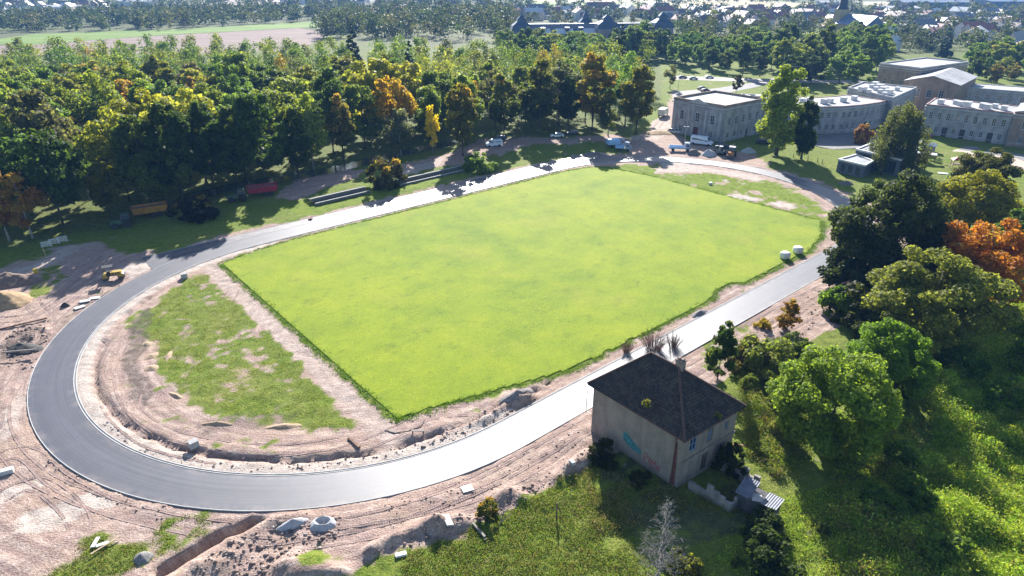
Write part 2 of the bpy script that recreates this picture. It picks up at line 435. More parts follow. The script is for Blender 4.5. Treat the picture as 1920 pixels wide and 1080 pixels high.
def gz(x, y):
    """height of the ground sheet at a place"""
    i = int(np.clip(np.searchsorted(gx, x) - 1, 0, nx_ - 2)); j = int(np.clip(np.searchsorted(gy, y) - 1, 0, ny_ - 2))
    fx = (x - gx[i]) / (gx[i + 1] - gx[i]); fy = (y - gy[j]) / (gy[j + 1] - gy[j])
    return float((zz[j, i] * (1 - fx) + zz[j, i + 1] * fx) * (1 - fy) + (zz[j + 1, i] * (1 - fx) + zz[j + 1, i + 1] * fx) * fy)

def ground_mat():
    m, t, b, o = newmat('ground_earth_and_grass')
    z = N(t, 'ShaderNodeAttribute', attribute_name='zone'); sep = t.nodes.new('ShaderNodeSeparateColor'); t.links.new(z.outputs['Color'], sep.inputs[0])
    w = N(t, 'ShaderNodeAttribute', attribute_name='way')
    co = objco(t)
    sc = N(t, 'ShaderNodeVectorMath', operation='MULTIPLY'); sc.inputs[1].default_value = (1.5, .10, 0); t.links.new(w.outputs['Color'], sc.inputs[0])
    n_big = noise(t, .12, 4, .6, co); n_mid = noise(t, .9, 5, .65, co); n_fin = noise(t, 5, 4, .7, co); ruts = noise(t, 1.0, 4, .6, sc.outputs[0])
    # bare soil
    s = ramp(t, n_mid, [(.28, (.26, .185, .15)), (.45, (.40, .302, .255)), (.6, (.48, .378, .328)), (.75, (.55, .455, .40))])
    s = mixc(t, ramp(t, ruts, [(.40, (0, 0, 0)), (.58, (.95, .95, .95))]), s, (.29, .205, .18))
    s = mixc(t, mth(t, 'MULTIPLY', ramp(t, n_big, [(.4, (0, 0, 0)), (.65, (1, 1, 1))]), .5), s, (.39, .28, .20))
    s = mixc(t, 1.0, s, ramp(t, n_fin, [(.3, (.62, .6, .6)), (.7, (1.25, 1.25, 1.25))]), 'MULTIPLY')
    sand = ramp(t, n_mid, [(.3, (.34, .28, .24)), (.6, (.5, .44, .39))])
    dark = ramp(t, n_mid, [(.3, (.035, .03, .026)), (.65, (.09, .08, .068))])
    s = mixc(t, mth(t, 'MULTIPLY', sep.outputs[1], ramp(t, n_fin, [(.25, (.6, .6, .6)), (.6, (1, 1, 1))])), s, sand)
    # rough grass
    g = ramp(t, n_mid, [(.25, (.06, .10, .012)), (.5, (.125, .18, .022)), (.7, (.20, .225, .04)), (.85, (.27, .24, .09))])
    g = mixc(t, ramp(t, n_big, [(.4, (0, 0, 0)), (.7, (.6, .6, .6))]), g, (.20, .20, .06))
    lg = ramp(t, n_mid, [(.25, (.09, .15, .012)), (.6, (.17, .23, .02)), (.8, (.24, .27, .035))])
    g = mixc(t, z.outputs['Alpha'], g, lg)
    g = mixc(t, 1.0, g, ramp(t, n_fin, [(.3, (.5, .52, .5)), (.7, (1.35, 1.3, 1.2))]), 'MULTIPLY')
    edge = mth(t, 'ADD', sep.outputs[0], mth(t, 'MULTIPLY', mth(t, 'SUBTRACT', mth(t, 'ADD', mth(t, 'MULTIPLY', n_mid, .5), mth(t, 'MULTIPLY', n_fin, .5)), .5), 1.3))
    gm = ramp(t, edge, [(.22, (0, 0, 0)), (.80, (1, 1, 1))])
    c = mixc(t, gm, s, g)
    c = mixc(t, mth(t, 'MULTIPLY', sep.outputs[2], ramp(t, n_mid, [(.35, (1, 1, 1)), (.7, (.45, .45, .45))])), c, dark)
    t.links.new(c, b.inputs['Base Color'])
    b.inputs['Roughness'].default_value = .95; b.inputs['Specular IOR Level'].default_value = .12
    bump(t, b, mth(t, 'ADD', mth(t, 'MULTIPLY', n_fin, .7), mth(t, 'MULTIPLY', n_mid, .6)), .9, .30)
    return m
struct(link(gme, 'ground', ground_mat(), smooth=True))

# --- the grass pitch: a mown sheet a hand above the bare soil, ragged at its edge
def pitch():
    us = np.arange(-51, 56, .5); vs_ = np.arange(-36, 36.6, .5)
    U2, V2 = np.meshgrid(us, vs_)
    jit = .3 * (fbm(U2 * .9, V2 * .9, 3, 61) - .5)
    ok = inpoly(U2 + jit * 1.6, V2 + jit * 1.6, PITCHP)
    ins_ = np.stack([U2, V2], -1)
    okq = ok[:-1, :-1] & ok[:-1, 1:] & ok[1:, 1:] & ok[1:, :-1]
    nid = np.arange(U2.size).reshape(U2.shape)
    q = np.stack([nid[:-1, :-1], nid[:-1, 1:], nid[1:, 1:], nid[1:, :-1]], -1)[okq]
    z = .05 + .04 * fbm(U2 / 3, V2 / 3, 3, 71)
    pts = np.stack([SX + U2 * ca - V2 * sa, SY + U2 * sa + V2 * ca, z], -1).reshape(-1, 3)
    # soften the saw edge: pull border points onto their neighbours' mean
    edge_ct = np.zeros(U2.size, int); np.add.at(edge_ct, q.ravel(), 1)
    for it in range(3):
        acc = np.zeros((U2.size, 3)); ct = np.zeros(U2.size)
        for a, b_ in ((0, 1), (1, 2), (2, 3), (3, 0)):
            np.add.at(acc, q[:, a], pts[q[:, b_]]); np.add.at(ct, q[:, a], 1)
            np.add.at(acc, q[:, b_], pts[q[:, a]]); np.add.at(ct, q[:, b_], 1)
        e = (edge_ct > 0) & (edge_ct < 4)
        pts[e] = .4 * pts[e] + .6 * acc[e] / ct[e][:, None]
    top = pts.copy()
    used = np.unique(q); remap = -np.ones(U2.size, int); remap[used] = np.arange(len(used))
    q = remap[q]; P3 = top[used]
    # skirt down to the soil
    from collections import Counter
    ec = {}
    for f in q:
        for a, b_ in ((0, 1), (1, 2), (2, 3), (3, 0)):
            k = (min(f[a], f[b_]), max(f[a], f[b_])); ec.setdefault(k, []).append((f[a], f[b_]))
    P3 = P3.tolist(); dn = {}; qs = q.tolist()
    for k, l in ec.items():
        if len(l) == 1:
            a, b_ = l[0]
            for i in (a, b_):
                if i not in dn: dn[i] = len(P3); p = P3[i]; P3.append([p[0], p[1], -.35])
            qs.append([b_, a, dn[a], dn[b_]])
    me = npmesh('football_pitch', np.array(P3), np.array(qs))
    m, t, b, o = newmat('pitch_grass')
    co = objco(t)
    rot = N(t, 'ShaderNodeMapping'); rot.inputs['Rotation'].default_value = (0, 0, -SA); t.links.new(co, rot.inputs[0])
    st = N(t, 'ShaderNodeMapping'); st.inputs['Scale'].default_value = (.6, 1, 1); t.links.new(rot.outputs[0], st.inputs[0])
    n0 = noise(t, .035, 4, .55, rot.outputs[0]); n1 = noise(t, .14, 4, .6, rot.outputs[0]); n2 = noise(t, 1.1, 5, .7, st.outputs[0]); n3 = noise(t, 7, 3, .7, co)
    c = ramp(t, n1, [(.25, (.095, .16, .002)), (.5, (.152, .215, .003)), (.75, (.215, .255, .004))])
    c = mixc(t, ramp(t, n0, [(.35, (0, 0, 0)), (.7, (.7, .7, .7))]), c, (.23, .265, .005))
    n5 = noise(t, .33, 5, .7, rot.outputs[0]); c = mixc(t, ramp(t, n5, [(.44, (.5, .5, .5)), (.30, (0, 0, 0))][::-1] if False else [(.30, (.6, .6, .6)), (.46, (0, 0, 0))]), c, (.085, .135, .006)); c = mixc(t, ramp(t, noise(t, .06, 3, .6, co), [(.55, (0, 0, 0)), (.75, (.55, .55, .55))]), c, (.26, .25, .03))
    vt = N(t, 'ShaderNodeTexVoronoi', i_Scale=.085); t.links.new(rot.outputs[0], vt.inputs['Vector'])
    c = mixc(t, mth(t, 'MULTIPLY', ramp(t, mth(t, 'ADD', vt.outputs['Distance'], mth(t, 'MULTIPLY', n2, .5)), [(.36, (1, 1, 1)), (.52, (0, 0, 0))]), ramp(t, n1, [(.5, (0, 0, 0)), (.66, (.55, .55, .55))])), c, (.075, .11, .008))
    c = mixc(t, 1.0, c, ramp(t, n2, [(.25, (.86, .88, .8)), (.75, (1.1, 1.09, 1.05))]), 'MULTIPLY')
    c = mixc(t, 1.0, c, ramp(t, n3, [(.3, (.72, .77, .7)), (.7, (1.2, 1.18, 1.1))]), 'MULTIPLY'); c = mixc(t, 1.0, c, ramp(t, noise(t, 2.6, 4, .75, co), [(.32, (.84, .87, .82)), (.68, (1.12, 1.1, 1.06))]), 'MULTIPLY')
    t.links.new(c, b.inputs['Base Color'])
    b.inputs['Roughness'].default_value = .9; b.inputs['Specular IOR Level'].default_value = .2
    bump(t, b, mth(t, 'ADD', n3, mth(t, 'MULTIPLY', n2, .6)), .8, .08)
    struct(link(me, 'football_pitch', m, smooth=True))
pitch()

# --- asphalt running track and its kerbs
def asphalt(name, base=(.040, .041, .058), rough=.55):
    m, t, b, o = newmat(name)
    uv = t.nodes.new('ShaderNodeUVMap').outputs[0]
    mp = N(t, 'ShaderNodeMapping'); mp.inputs['Scale'].default_value = (1.7, .03, 1); t.links.new(uv, mp.inputs[0])
    st = noise(t, 1.0, 4, .6, mp.outputs[0]); co = objco(t); n1 = noise(t, .25, 4, .6, co); n2 = noise(t, 9, 3, .7, co)
    sp = t.nodes.new('ShaderNodeSeparateXYZ'); t.links.new(uv, sp.inputs[0])
    lane = mth(t, 'PINGPONG', mth(t, 'ADD', sp.outputs[0], mth(t, 'MULTIPLY', n1, .06)), 1.25)
    seam = ramp(t, lane, [(.0, (1, 1, 1)), (.035, (0, 0, 0))])
    c = ramp(t, st, [(.3, tuple(v * .72 for v in base)), (.7, tuple(v * 1.25 for v in base))])
    c = mixc(t, 1.0, c, ramp(t, n2, [(.3, (.75, .75, .75)), (.7, (1.2, 1.2, 1.2))]), 'MULTIPLY')
    c = mixc(t, mth(t, 'MULTIPLY', seam, .5), c, tuple(v * .45 for v in base))
    mp2 = N(t, 'ShaderNodeMapping'); mp2.inputs['Scale'].default_value = (7, .02, 1); t.links.new(uv, mp2.inputs[0]); fs_ = noise(t, 1.0, 3, .6, mp2.outputs[0])
    c = mixc(t, 1.0, c, ramp(t, fs_, [(.35, (.72, .72, .72)), (.65, (1.28, 1.28, 1.28))]), 'MULTIPLY')
    edge_d = mth(t, 'SUBTRACT', 2.5, mth(t, 'ABSOLUTE', mth(t, 'SUBTRACT', sp.outputs[0], 2.55)))
    dust = mth(t, 'MULTIPLY', ramp(t, edge_d, [(.0, (1, 1, 1)), (.9, (.12, .12, .12))]), ramp(t, noise(t, .5, 5, .7, co), [(.45, (0, 0, 0)), (.75, (.8, .8, .8))]))
    c = mixc(t, dust, c, (.21, .165, .145))
    t.links.new(c, b.inputs['Base Color'])
    r = mth(t, 'ADD', rough - .07, mth(t, 'MULTIPLY', mth(t, 'ADD', mth(t, 'MULTIPLY', st, .6), mth(t, 'MULTIPLY', n1, .4)), .14))
    t.links.new(r, b.inputs['Roughness']); b.inputs['Specular IOR Level'].default_value = .9
    bump(t, b, n2, .35, .02)
    return m
ASPH = asphalt('track_asphalt')
def strip_mesh(name, d0, d1, z0, z1, mat, zs=None, smooth=False):
    a = stad(d0); b = stad(d1); n = len(a)
    vs = []; fs = []; uvs = []
    L = 0; arcs = []
    mid = stad((d0 + d1) / 2)
    for i in range(n):
        arcs.append(L); j = (i + 1) % n; L += math.hypot(mid[j][0] - mid[i][0], mid[j][1] - mid[i][1])
    arcs.append(L)
    for p in a: vs.append(UV(*p, z1))
    for p in b: vs.append(UV(*p, z1))
    for p in a: vs.append(UV(*p, z0))
    for p in b: vs.append(UV(*p, z0))
    me = bpy.data.meshes.new(name)
    for i in range(n):
        j = (i + 1) % n
        fs.append((i, n + i, n + j, j)); uvs.append(((d0, arcs[i]), (d1, arcs[i]), (d1, arcs[i + 1]), (d0, arcs[i + 1])))
        fs.append((2 * n + i, i, j, 2 * n + j)); uvs.append(((d0, arcs[i]), (d0, arcs[i]), (d0, arcs[i + 1]), (d0, arcs[i + 1])))
        fs.append((n + i, 3 * n + i, 3 * n + j, n + j)); uvs.append(((d1, arcs[i]), (d1, arcs[i]), (d1, arcs[i + 1]), (d1, arcs[i + 1])))
    me.from_pydata(vs, [], fs)
    ul = me.uv_layers.new(name='UVMap'); k = 0
    for f in uvs:
        for q in f: ul.data[k].uv = q; k += 1
    me.update()
    return struct(link(me, name, mat))
strip_mesh('running_track', .16, 5.0, -.3, .055, ASPH)
def rect_uv(name, u0, u1, v0, v1, z0, z1, mat, hole=None):
    b = MB(); b.prism([UV(u0, v0).to_tuple(), UV(u1, v0).to_tuple(), UV(u1, v1).to_tuple(), UV(u0, v1).to_tuple()], z0, z1)
    o = b.build(name, mat); ul = o.data.uv_layers.new(name='UVMap')
    for lp in o.data.loops:
        co = o.data.vertices[lp.vertex_index].co; u, v = toUV(co.x, co.y); ul.data[lp.index].uv = (v - SR, u)
    return struct(o)
rect_uv('sprint_track', -60, 62, 37.0, 44.3, -.3, .05, ASPH)
KERB = M('kerb_concrete', (.42, .41, .40), .85, .25, .8, .01)
GUT = M('drain_channel', (.16, .16, .17), .6, .3, .6)
strip_mesh('track_kerb', .06, .16, -.3, .085, KERB)
strip_mesh('drain_gutter', -.10, .06, -.3, .02, GUT)
strip_mesh('gutter_edging', -.22, -.10, -.3, .075, KERB)
strip_mesh('track_kerb', 5.0, 5.09, -.3, .085, KERB)
rect_uv('track_kerb', -60, 62, 44.3, 44.4, -.3, .085, KERB)

# --- other sheets of the setting
def sheet(name, pxs, z, mat, n=2):
    b = MB(); b.prism([p.to_tuple() for p in GP(pxs)], z - .25, z)
    return struct(b.build(name, mat))
def field_mat(name, c1, c2, sc=.02, rot=.3, fur=0):
    m, t, b, o = newmat(name); co = objco(t)
    mp = N(t, 'ShaderNodeMapping'); mp.inputs['Rotation'].default_value = (0, 0, rot); mp.inputs['Scale'].default_value = (.12, 1, 1); t.links.new(co, mp.inputs[0])
    n = noise(t, sc * 5, 4, .6, mp.outputs[0]); n2 = noise(t, sc * 20, 4, .7, co)
    c = ramp(t, n, [(.3, c1), (.7, c2)]); c = mixc(t, 1.0, c, ramp(t, n2, [(.3, (.8, .8, .8)), (.7, (1.15, 1.15, 1.15))]), 'MULTIPLY')
    t.links.new(c, b.inputs['Base Color']); b.inputs['Roughness'].default_value = .95; b.inputs['Specular IOR Level'].default_value = .1
    return m
sheet('meadow', [(-60, 82), (60, 64), (330, 55), (560, 42), (720, 33), (760, 40), (560, 52), (300, 66), (60, 84)], .06, field_mat('meadow_green', (.10, .17, .03), (.19, .25, .06), rot=-.25))
sheet('ploughed_field', [(-60, 88), (60, 83), (300, 67), (560, 53), (620, 62), (560, 96), (100, 104), (-80, 104)], .05, field_mat('ploughed_soil', (.17, .12, .10), (.27, .21, .18), rot=-.4))
sheet('stubble_field', [(960, -2), (1340, -3), (1560, 8), (1350, 24), (1200, 22), (1040, 10)], .06, field_mat('stubble', (.34, .28, .15), (.44, .38, .22), rot=-.1))
sheet('stubble_field', [(1600, 3), (2050, 2), (2050, 16), (1640, 14)], .06, field_mat('stubble_pale', (.36, .31, .2), (.45, .40, .27), rot=.1))
sheet('stubble_field', [(270, 8), (480, -4), (900, -6), (560, 6), (330, 14)], .06, MATS.get('x') or field_mat('stubble_grey', (.28, .23, .19), (.36, .31, .26)))
sheet('meadow', [(900, 2), (1250, 5), (1260, 9), (900, 12)], .07, field_mat('meadow_far', (.16, .22, .06), (.26, .28, .1)))
PAVE = M('courtyard_paving', (.17, .165, .165), .85, .25, .3, .02)
sheet('courtyard_pavement', [(1520, 254), (1652, 243), (1700, 240), (1725, 258), (1990, 302), (1990, 330), (1905, 296), (1715, 268), (1660, 276), (1560, 280), (1520, 272)], .05, PAVE)
PATH = M('sandy_path', (.46, .36, .29), .95, .2, .3, .03)
sheet('gravel_path', [(1660, 277), (1715, 268.5), (1905, 296.5), (1990, 330), (1990, 345), (1895, 309), (1720, 281), (1668, 289)], .045, PATH)
sheet('asphalt_lane', [(1262, 172), (1340, 166), (1430, 152), (1470, 140), (1478, 145), (1420, 163), (1345, 178), (1262, 186)], .05, PAVE)
sheet('asphalt_lane', [(1260, 142), (1420, 148), (1640, 152), (1640, 157), (1420, 154), (1260, 149)], .055, M('lane_pale', (.35, .31, .28), .9, .2, .2))
def water():
    m, t, b, o = newmat('stream_water')
    b.inputs['Base Color'].default_value = (.03, .045, .05, 1); b.inputs['Roughness'].default_value = .12
    bump(t, b, noise(t, 1.5, 3, .5, objco(t)), .25, .05)
    b_ = MB(); b_.prism([p.to_tuple() for p in stre], -.6, -.35); struct(b_.build('stream', m))
water()

# ================================================================ TREES
LEAF = leafmat('leaves'); LEAFA = leafmat('far_leaves', attr=True, trans=.35); NEEDLE = leafmat('needles', trans=.2)
BARK = M('bark', (.10, .085, .07), .95, .4, 3, .03); BIRCH = M('pale_bark', (.30, .28, .25), .9, .5, 3, .02); DEADW = M('dead_wood', (.17, .16, .145), .9, .3, 4, .01)

def env_round(t): return max(0.02, math.sin(math.pi * min(1, max(0, t * .92 + .06))) ** .55)
def env_oval(t): return max(.05, (math.sin(math.pi * min(1, t * .9 + .08)) ** .75) * (1.05 - .35 * t))
def env_dome(t): return max(.05, (1 - max(0, t) ** 2.3) ** .5 * (.80 + .2 * min(1, t * 4)))
def env_cone(t): return max(.03, 1.0 - t) ** .85
def env_col(t): return max(.05, min(1, t * 3.2 + .35) * (1 - max(0, t - .55) / .5 * .75))

def crown_mesh(name, seed, z0, z1, R, env, ncl, nleaf, size, rcl, flat=.75, droop=0.0, up=.35, hollow=.45, aspect=.62, sx=1.0):
    rg = np.random.default_rng(seed)
    C = []; rad = []
    while len(C) < ncl:
        t = rg.random(); e = env(t); a = rg.random() * 2 * math.pi
        if rg.random() > e ** 1.3 + .05: continue
        r = (hollow + (1 - hollow) * rg.random() ** .5) if rg.random() < .78 else rg.random()
        lob = 1 + .16 * math.sin(3 * a + seed) + .10 * math.sin(5 * a + seed * 2 + t * 5)
        rr = e * R * r * lob
        C.append((rr * math.cos(a) * sx, rr * math.sin(a) / sx, z0 + t * (z1 - z0))); rad.append(rcl * (.6 + .8 * rg.random()) * (.55 + .45 * e))
    C = np.array(C); rad = np.array(rad); tint_c = rg.random(ncl) * .75
    tint_c = np.clip(tint_c + .25 - .5 * (C[:, 2] - z0) / (z1 - z0) * .6, 0, .98)
    w = rad ** 2 / (rad ** 2).sum()
    ci = rg.choice(ncl, nleaf, p=w)
    d = rg.normal(size=(nleaf, 3)); d /= np.linalg.norm(d, axis=1)[:, None]
    rr = rad[ci] * rg.random(nleaf) ** .4
    p = C[ci] + d * rr[:, None] * np.array([1, 1, flat])
    if droop: p[:, 2] -= droop * rg.random(nleaf) ** 1.5 * np.hypot(p[:, 0], p[:, 1]) / R
    p[:, 2] = np.maximum(p[:, 2], .12)
    nrm = d * .8 + np.array([0, 0, up]) + rg.normal(size=(nleaf, 3)) * .55
    nrm /= np.linalg.norm(nrm, axis=1)[:, None]
    q = rg.normal(size=(nleaf, 3)); a = np.cross(nrm, q); a /= np.linalg.norm(a, axis=1)[:, None]; b = np.cross(nrm, a)
    s = size * (.55 + .9 * rg.random(nleaf))[:, None]
    l = a * s * .62; wv = b * s * .5 * aspect / .62
    k = a * s * .12
    v = np.stack([p - l, p + wv - k, p + l, p - wv - k], 1).reshape(-1, 3)
    quads = np.arange(nleaf * 4).reshape(-1, 4)
    me = npmesh(name, v, quads)
    at = me.attributes.new('tint', 'FLOAT', 'POINT'); at.data.foreach_set('value', np.repeat(tint_c[ci], 4).astype(np.float32))
    return me
def trunk_mesh(name, seed, h, r, z_split, R, nl=7, topk=.9, lean=0.0):
    rg = random.Random(seed); b = MB()
    pts = []; n = 7
    for i in range(n):
        t = i / (n - 1); pts.append((lean * t * h + .15 * rg.uniform(-1, 1) * t, .15 * rg.uniform(-1, 1) * t, h * topk * t - .35 * (i == 0)))
    b.tube(pts, [r * 1.35] + [r * (1 - .86 * i / (n - 1)) for i in range(1, n)], 8)
    for k in range(nl):
        t = (z_split + (h * .8 - z_split) * k / max(1, nl - 1)) / (h * topk)
        i = min(n - 2, int(t * (n - 1))); f = t * (n - 1) - i
        p = Vector(pts[i]).lerp(Vector(pts[i + 1]), f); a = k * 2.4 + rg.uniform(-.4, .4); L = R * rg.uniform(.55, .9) * (1.05 - .5 * t)
        dv = Vector((math.cos(a), math.sin(a), 0))
        b.tube([p, p + dv * L * .5 + Vector((0, 0, L * .35)), p + dv * L + Vector((0, 0, L * .85))], [r * .42 * (1.1 - t), r * .25 * (1.1 - t), .03], 5)
    me = bpy.data.meshes.new(name); me.from_pydata(b.v, [], b.f); me.update()
    me.polygons.foreach_set('use_smooth', [True] * len(me.polygons))
    return me
KINDS_ = {}
def kind(key, name, cat, crowns, trunk, h, bark=BARK, leaf=LEAF, parts=('trunk', 'crown')):
    for c in crowns: c.materials.append(leaf)
    trunk.materials.append(bark)
    KINDS_[key] = (name, cat, crowns, trunk, h, parts)
def tree(key, x, y, h, col, au=0.0, label='', group=None, wk=1.0, rz=None, variant=None, z=None):
    name, cat, crowns, trunk, h0, parts = KINDS_[key]
    s = h / h0
    z = (gz(x, y) if -160 < x < 240 and 20 < y < 260 else 0.0) if z is None else z
    r = thing(name, label, cat, (x, y, z - .05), rnd.uniform(0, 6.28) if rz is None else rz, group)
    r.scale = (s * wk, s * wk, s)
    t = bpy.data.objects.new(parts[0], trunk); COL.objects.link(t); t.parent = r
    c = bpy.data.objects.new(parts[1], crowns[rnd.randrange(len(crowns)) if variant is None else variant]); COL.objects.link(c); c.parent = r
    c.color = (*col, au)
    return r
B, T = 'broadleaf_tree', 'tree'
kind('round', B, T, [crown_mesh('crown', s, 4.2, 18.5, 6.2, env_round, 58, 7600, .56, 1.75) for s in (1, 2, 3, 4)], trunk_mesh('trunk', 1, 18.5, .32, 4, 6), 18.5)
kind('tall', B, T, [crown_mesh('crown', s, 5.2, 22.5, 4.9, env_oval, 60, 7800, .56, 1.6) for s in (11, 12, 13)], trunk_mesh('trunk', 2, 22, .34, 5, 4.5), 22.5)
kind('dome', B, T, [crown_mesh('crown', s, 3.8, 16, 7.0, env_dome, 62, 8200, .56, 1.75, flat=.6) for s in (21, 22)], trunk_mesh('trunk', 3, 15, .36, 3.5, 6.5), 16)
kind('light', B, T, [crown_mesh('crown', s, 4.0, 20, 4.6, env_oval, 46, 4200, .5, 1.6) for s in (31, 32)], trunk_mesh('trunk', 4, 20, .26, 6, 4), 20, BIRCH)
kind('poplar', 'poplar_tree', T, [crown_mesh('crown', 41, 2.0, 23.5, 4.9, env_col, 90, 17000, .46, 1.45, flat=1.1), crown_mesh('crown', 42, 2.0, 23.5, 4.2, env_col, 80, 15000, .46, 1.35, flat=1.15)], trunk_mesh('trunk', 5, 23, .42, 4, 3.5, 10), 23.5)
kind('conifer', 'conifer_tree', T, [crown_mesh('crown', s, 1.2, 25, 4.6, env_cone, 130, 9000, .55, 1.0, flat=.5, droop=1.5, up=.2, hollow=.3) for s in (51, 52)], trunk_mesh('trunk', 6, 25, .34, 3, 2, 3, 1.0), 25, leaf=NEEDLE)
kind('willow', 'willow_tree', T, [crown_mesh('crown', 61, 1.4, 17.5, 5.6, env_dome, 120, 24000, .42, 1.5, flat=1.5, droop=2.5, up=-.1, aspect=.4)], trunk_mesh('trunk', 7, 16, .4, 4, 5), 17.5)
kind('shrub', 'shrub', 'shrub', [crown_mesh('crown', s, .2, 4, 2.6, env_dome, 34, 3600, .30, .8) for s in (71, 72, 73)], trunk_mesh('stem', 8, 3.4, .09, .6, 2.2, 8), 4, parts=('stem', 'crown'))
kind('maple', B, T, [crown_mesh('crown', 81, 2.6, 19.5, 9.3, env_dome, 190, 46000, .40, 1.75, flat=.75)], trunk_mesh('trunk', 9, 18, .5, 3.5, 8.5, 11), 19.5)
kind('fine', B, T, [crown_mesh('crown', s, 1.2, 14, 6.2, env_round, 125, 42000, .29, 1.4) for s in (91, 92)], trunk_mesh('trunk', 10, 13, .32, 2.2, 5.5, 11), 14)
kind('sapling', B, T, [crown_mesh('crown', 95, .6, 6.5, 1.7, env_oval, 34, 3200, .26, .6), crown_mesh('crown', 96, .5, 6, 1.5, env_cone, 30, 2600, .26, .6)], trunk_mesh('trunk', 11, 6.2, .08, 1, 1.4, 8), 6.5)

DG, MG, OG, YG, GY, BG_, GR = (.085, .13, .035), (.12, .185, .042), (.165, .20, .048), (.22, .25, .045), (.30, .23, .025), (.10, .19, .02), (.13, .14, .08)
OR, YE, RU = (.30, .115, .015), (.42, .30, .02), (.24, .17, .06)
CN = {DG: 'dark green', MG: 'green', OG: 'olive green', YG: 'yellow-green', GY: 'yellowing', BG_: 'bright green', GR: 'grey-green', OR: 'orange', YE: 'golden yellow', RU: 'russet'}

placed = []
def at_base(px, py): return G(px, py)
def at_top(px, py, h): return G(px, py, h)
# --- trees one can point to: base in the picture
def tb(key, px, py, ptop, col, au, label, wk=1.0, group=None, **k):
    p = G(px, py); h = 1.0
    lo, hi = .5, 60
    for _ in range(40):
        m = (lo + hi) / 2
        if PX(p.x, p.y, m)[1] > ptop: lo = m
        else: hi = m
    placed.append((p.x, p.y, 5.0)); return tree(key, p.x, p.y, lo, col, au, label, group, wk, **k)
def tt(key, px, ptop, h, col, au, label, wk=1.0, group=None, **k):
    p = G(px, ptop, h); placed.append((p.x, p.y, 5.5)); return tree(key, p.x, p.y, h, col, au, label, group, wk, **k)
# right-hand side
tree('maple', 62.8, 100, 18.6, (.048, .066, .022), 0.02, 'big dark green maple standing over the end of the right track straight', wk=1.0)
tree('fine', 72.3, 90.5, 14.2, (.36, .15, .022), .35, 'bright orange autumn tree above the olive trees at the right edge', wk=1.08, variant=0)
tree('fine', 57.5, 78.5, 14.0, (.17, .19, .045), .06, 'large rounded olive-green tree right of the earth bank', wk=1.22, variant=1)
tree('fine', 34.6, 57.0, 12.2, (.16, .23, .035), .04, 'broad light green tree beside the derelict house', wk=1.05, variant=0, rz=1.0)
tree('fine', 45.2, 66.5, 10.5, (.11, .19, .024), .02, 'mid-green tree just behind the broad light green one', wk=.95, variant=1, rz=4.0)
tree('fine', 92, 123, 12.5, (.20, .20, .02), .12, 'wide yellow-green tree behind the dark maple', wk=1.25, variant=1, rz=2)
tree('fine', 107.5, 143, 12, (.085, .09, .02), .12, 'olive-brown tree next to the playground', wk=1.1, variant=0, rz=3)
tree('round', 124, 146, 10, MG, .05, 'small green tree right of the playground')
tree('round', 90, 108, 10.5, (.07, .12, .02), .05, 'green tree squeezed between the orange and the yellow-green tree')
tree('round', 74, 106, 10.5, (.05, .06, .02), .12, 'grey-olive tree tucked behind the dark maple')
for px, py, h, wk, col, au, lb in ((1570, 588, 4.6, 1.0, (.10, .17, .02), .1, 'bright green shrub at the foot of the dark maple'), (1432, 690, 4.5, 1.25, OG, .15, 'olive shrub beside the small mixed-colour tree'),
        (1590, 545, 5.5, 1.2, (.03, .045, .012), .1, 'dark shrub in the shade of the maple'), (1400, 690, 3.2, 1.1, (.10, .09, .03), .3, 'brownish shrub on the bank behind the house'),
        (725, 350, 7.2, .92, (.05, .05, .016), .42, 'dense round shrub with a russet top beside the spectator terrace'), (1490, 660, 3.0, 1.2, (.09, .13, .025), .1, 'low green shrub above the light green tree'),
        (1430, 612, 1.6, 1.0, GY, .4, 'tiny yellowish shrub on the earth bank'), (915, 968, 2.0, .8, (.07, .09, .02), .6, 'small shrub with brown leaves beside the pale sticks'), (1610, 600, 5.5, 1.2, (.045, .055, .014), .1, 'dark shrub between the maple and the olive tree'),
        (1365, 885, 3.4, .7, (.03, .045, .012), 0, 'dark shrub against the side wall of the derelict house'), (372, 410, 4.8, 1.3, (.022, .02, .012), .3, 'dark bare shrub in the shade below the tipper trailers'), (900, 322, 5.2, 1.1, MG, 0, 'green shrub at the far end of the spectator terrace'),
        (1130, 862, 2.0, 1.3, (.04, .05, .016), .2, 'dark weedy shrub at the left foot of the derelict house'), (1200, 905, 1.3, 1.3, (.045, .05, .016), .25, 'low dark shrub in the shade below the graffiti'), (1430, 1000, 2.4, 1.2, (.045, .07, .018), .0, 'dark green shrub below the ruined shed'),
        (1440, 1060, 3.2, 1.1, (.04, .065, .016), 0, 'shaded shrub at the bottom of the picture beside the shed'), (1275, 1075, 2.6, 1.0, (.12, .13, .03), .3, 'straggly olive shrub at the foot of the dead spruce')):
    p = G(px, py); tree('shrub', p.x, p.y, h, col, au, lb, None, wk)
rs = random.Random(77)
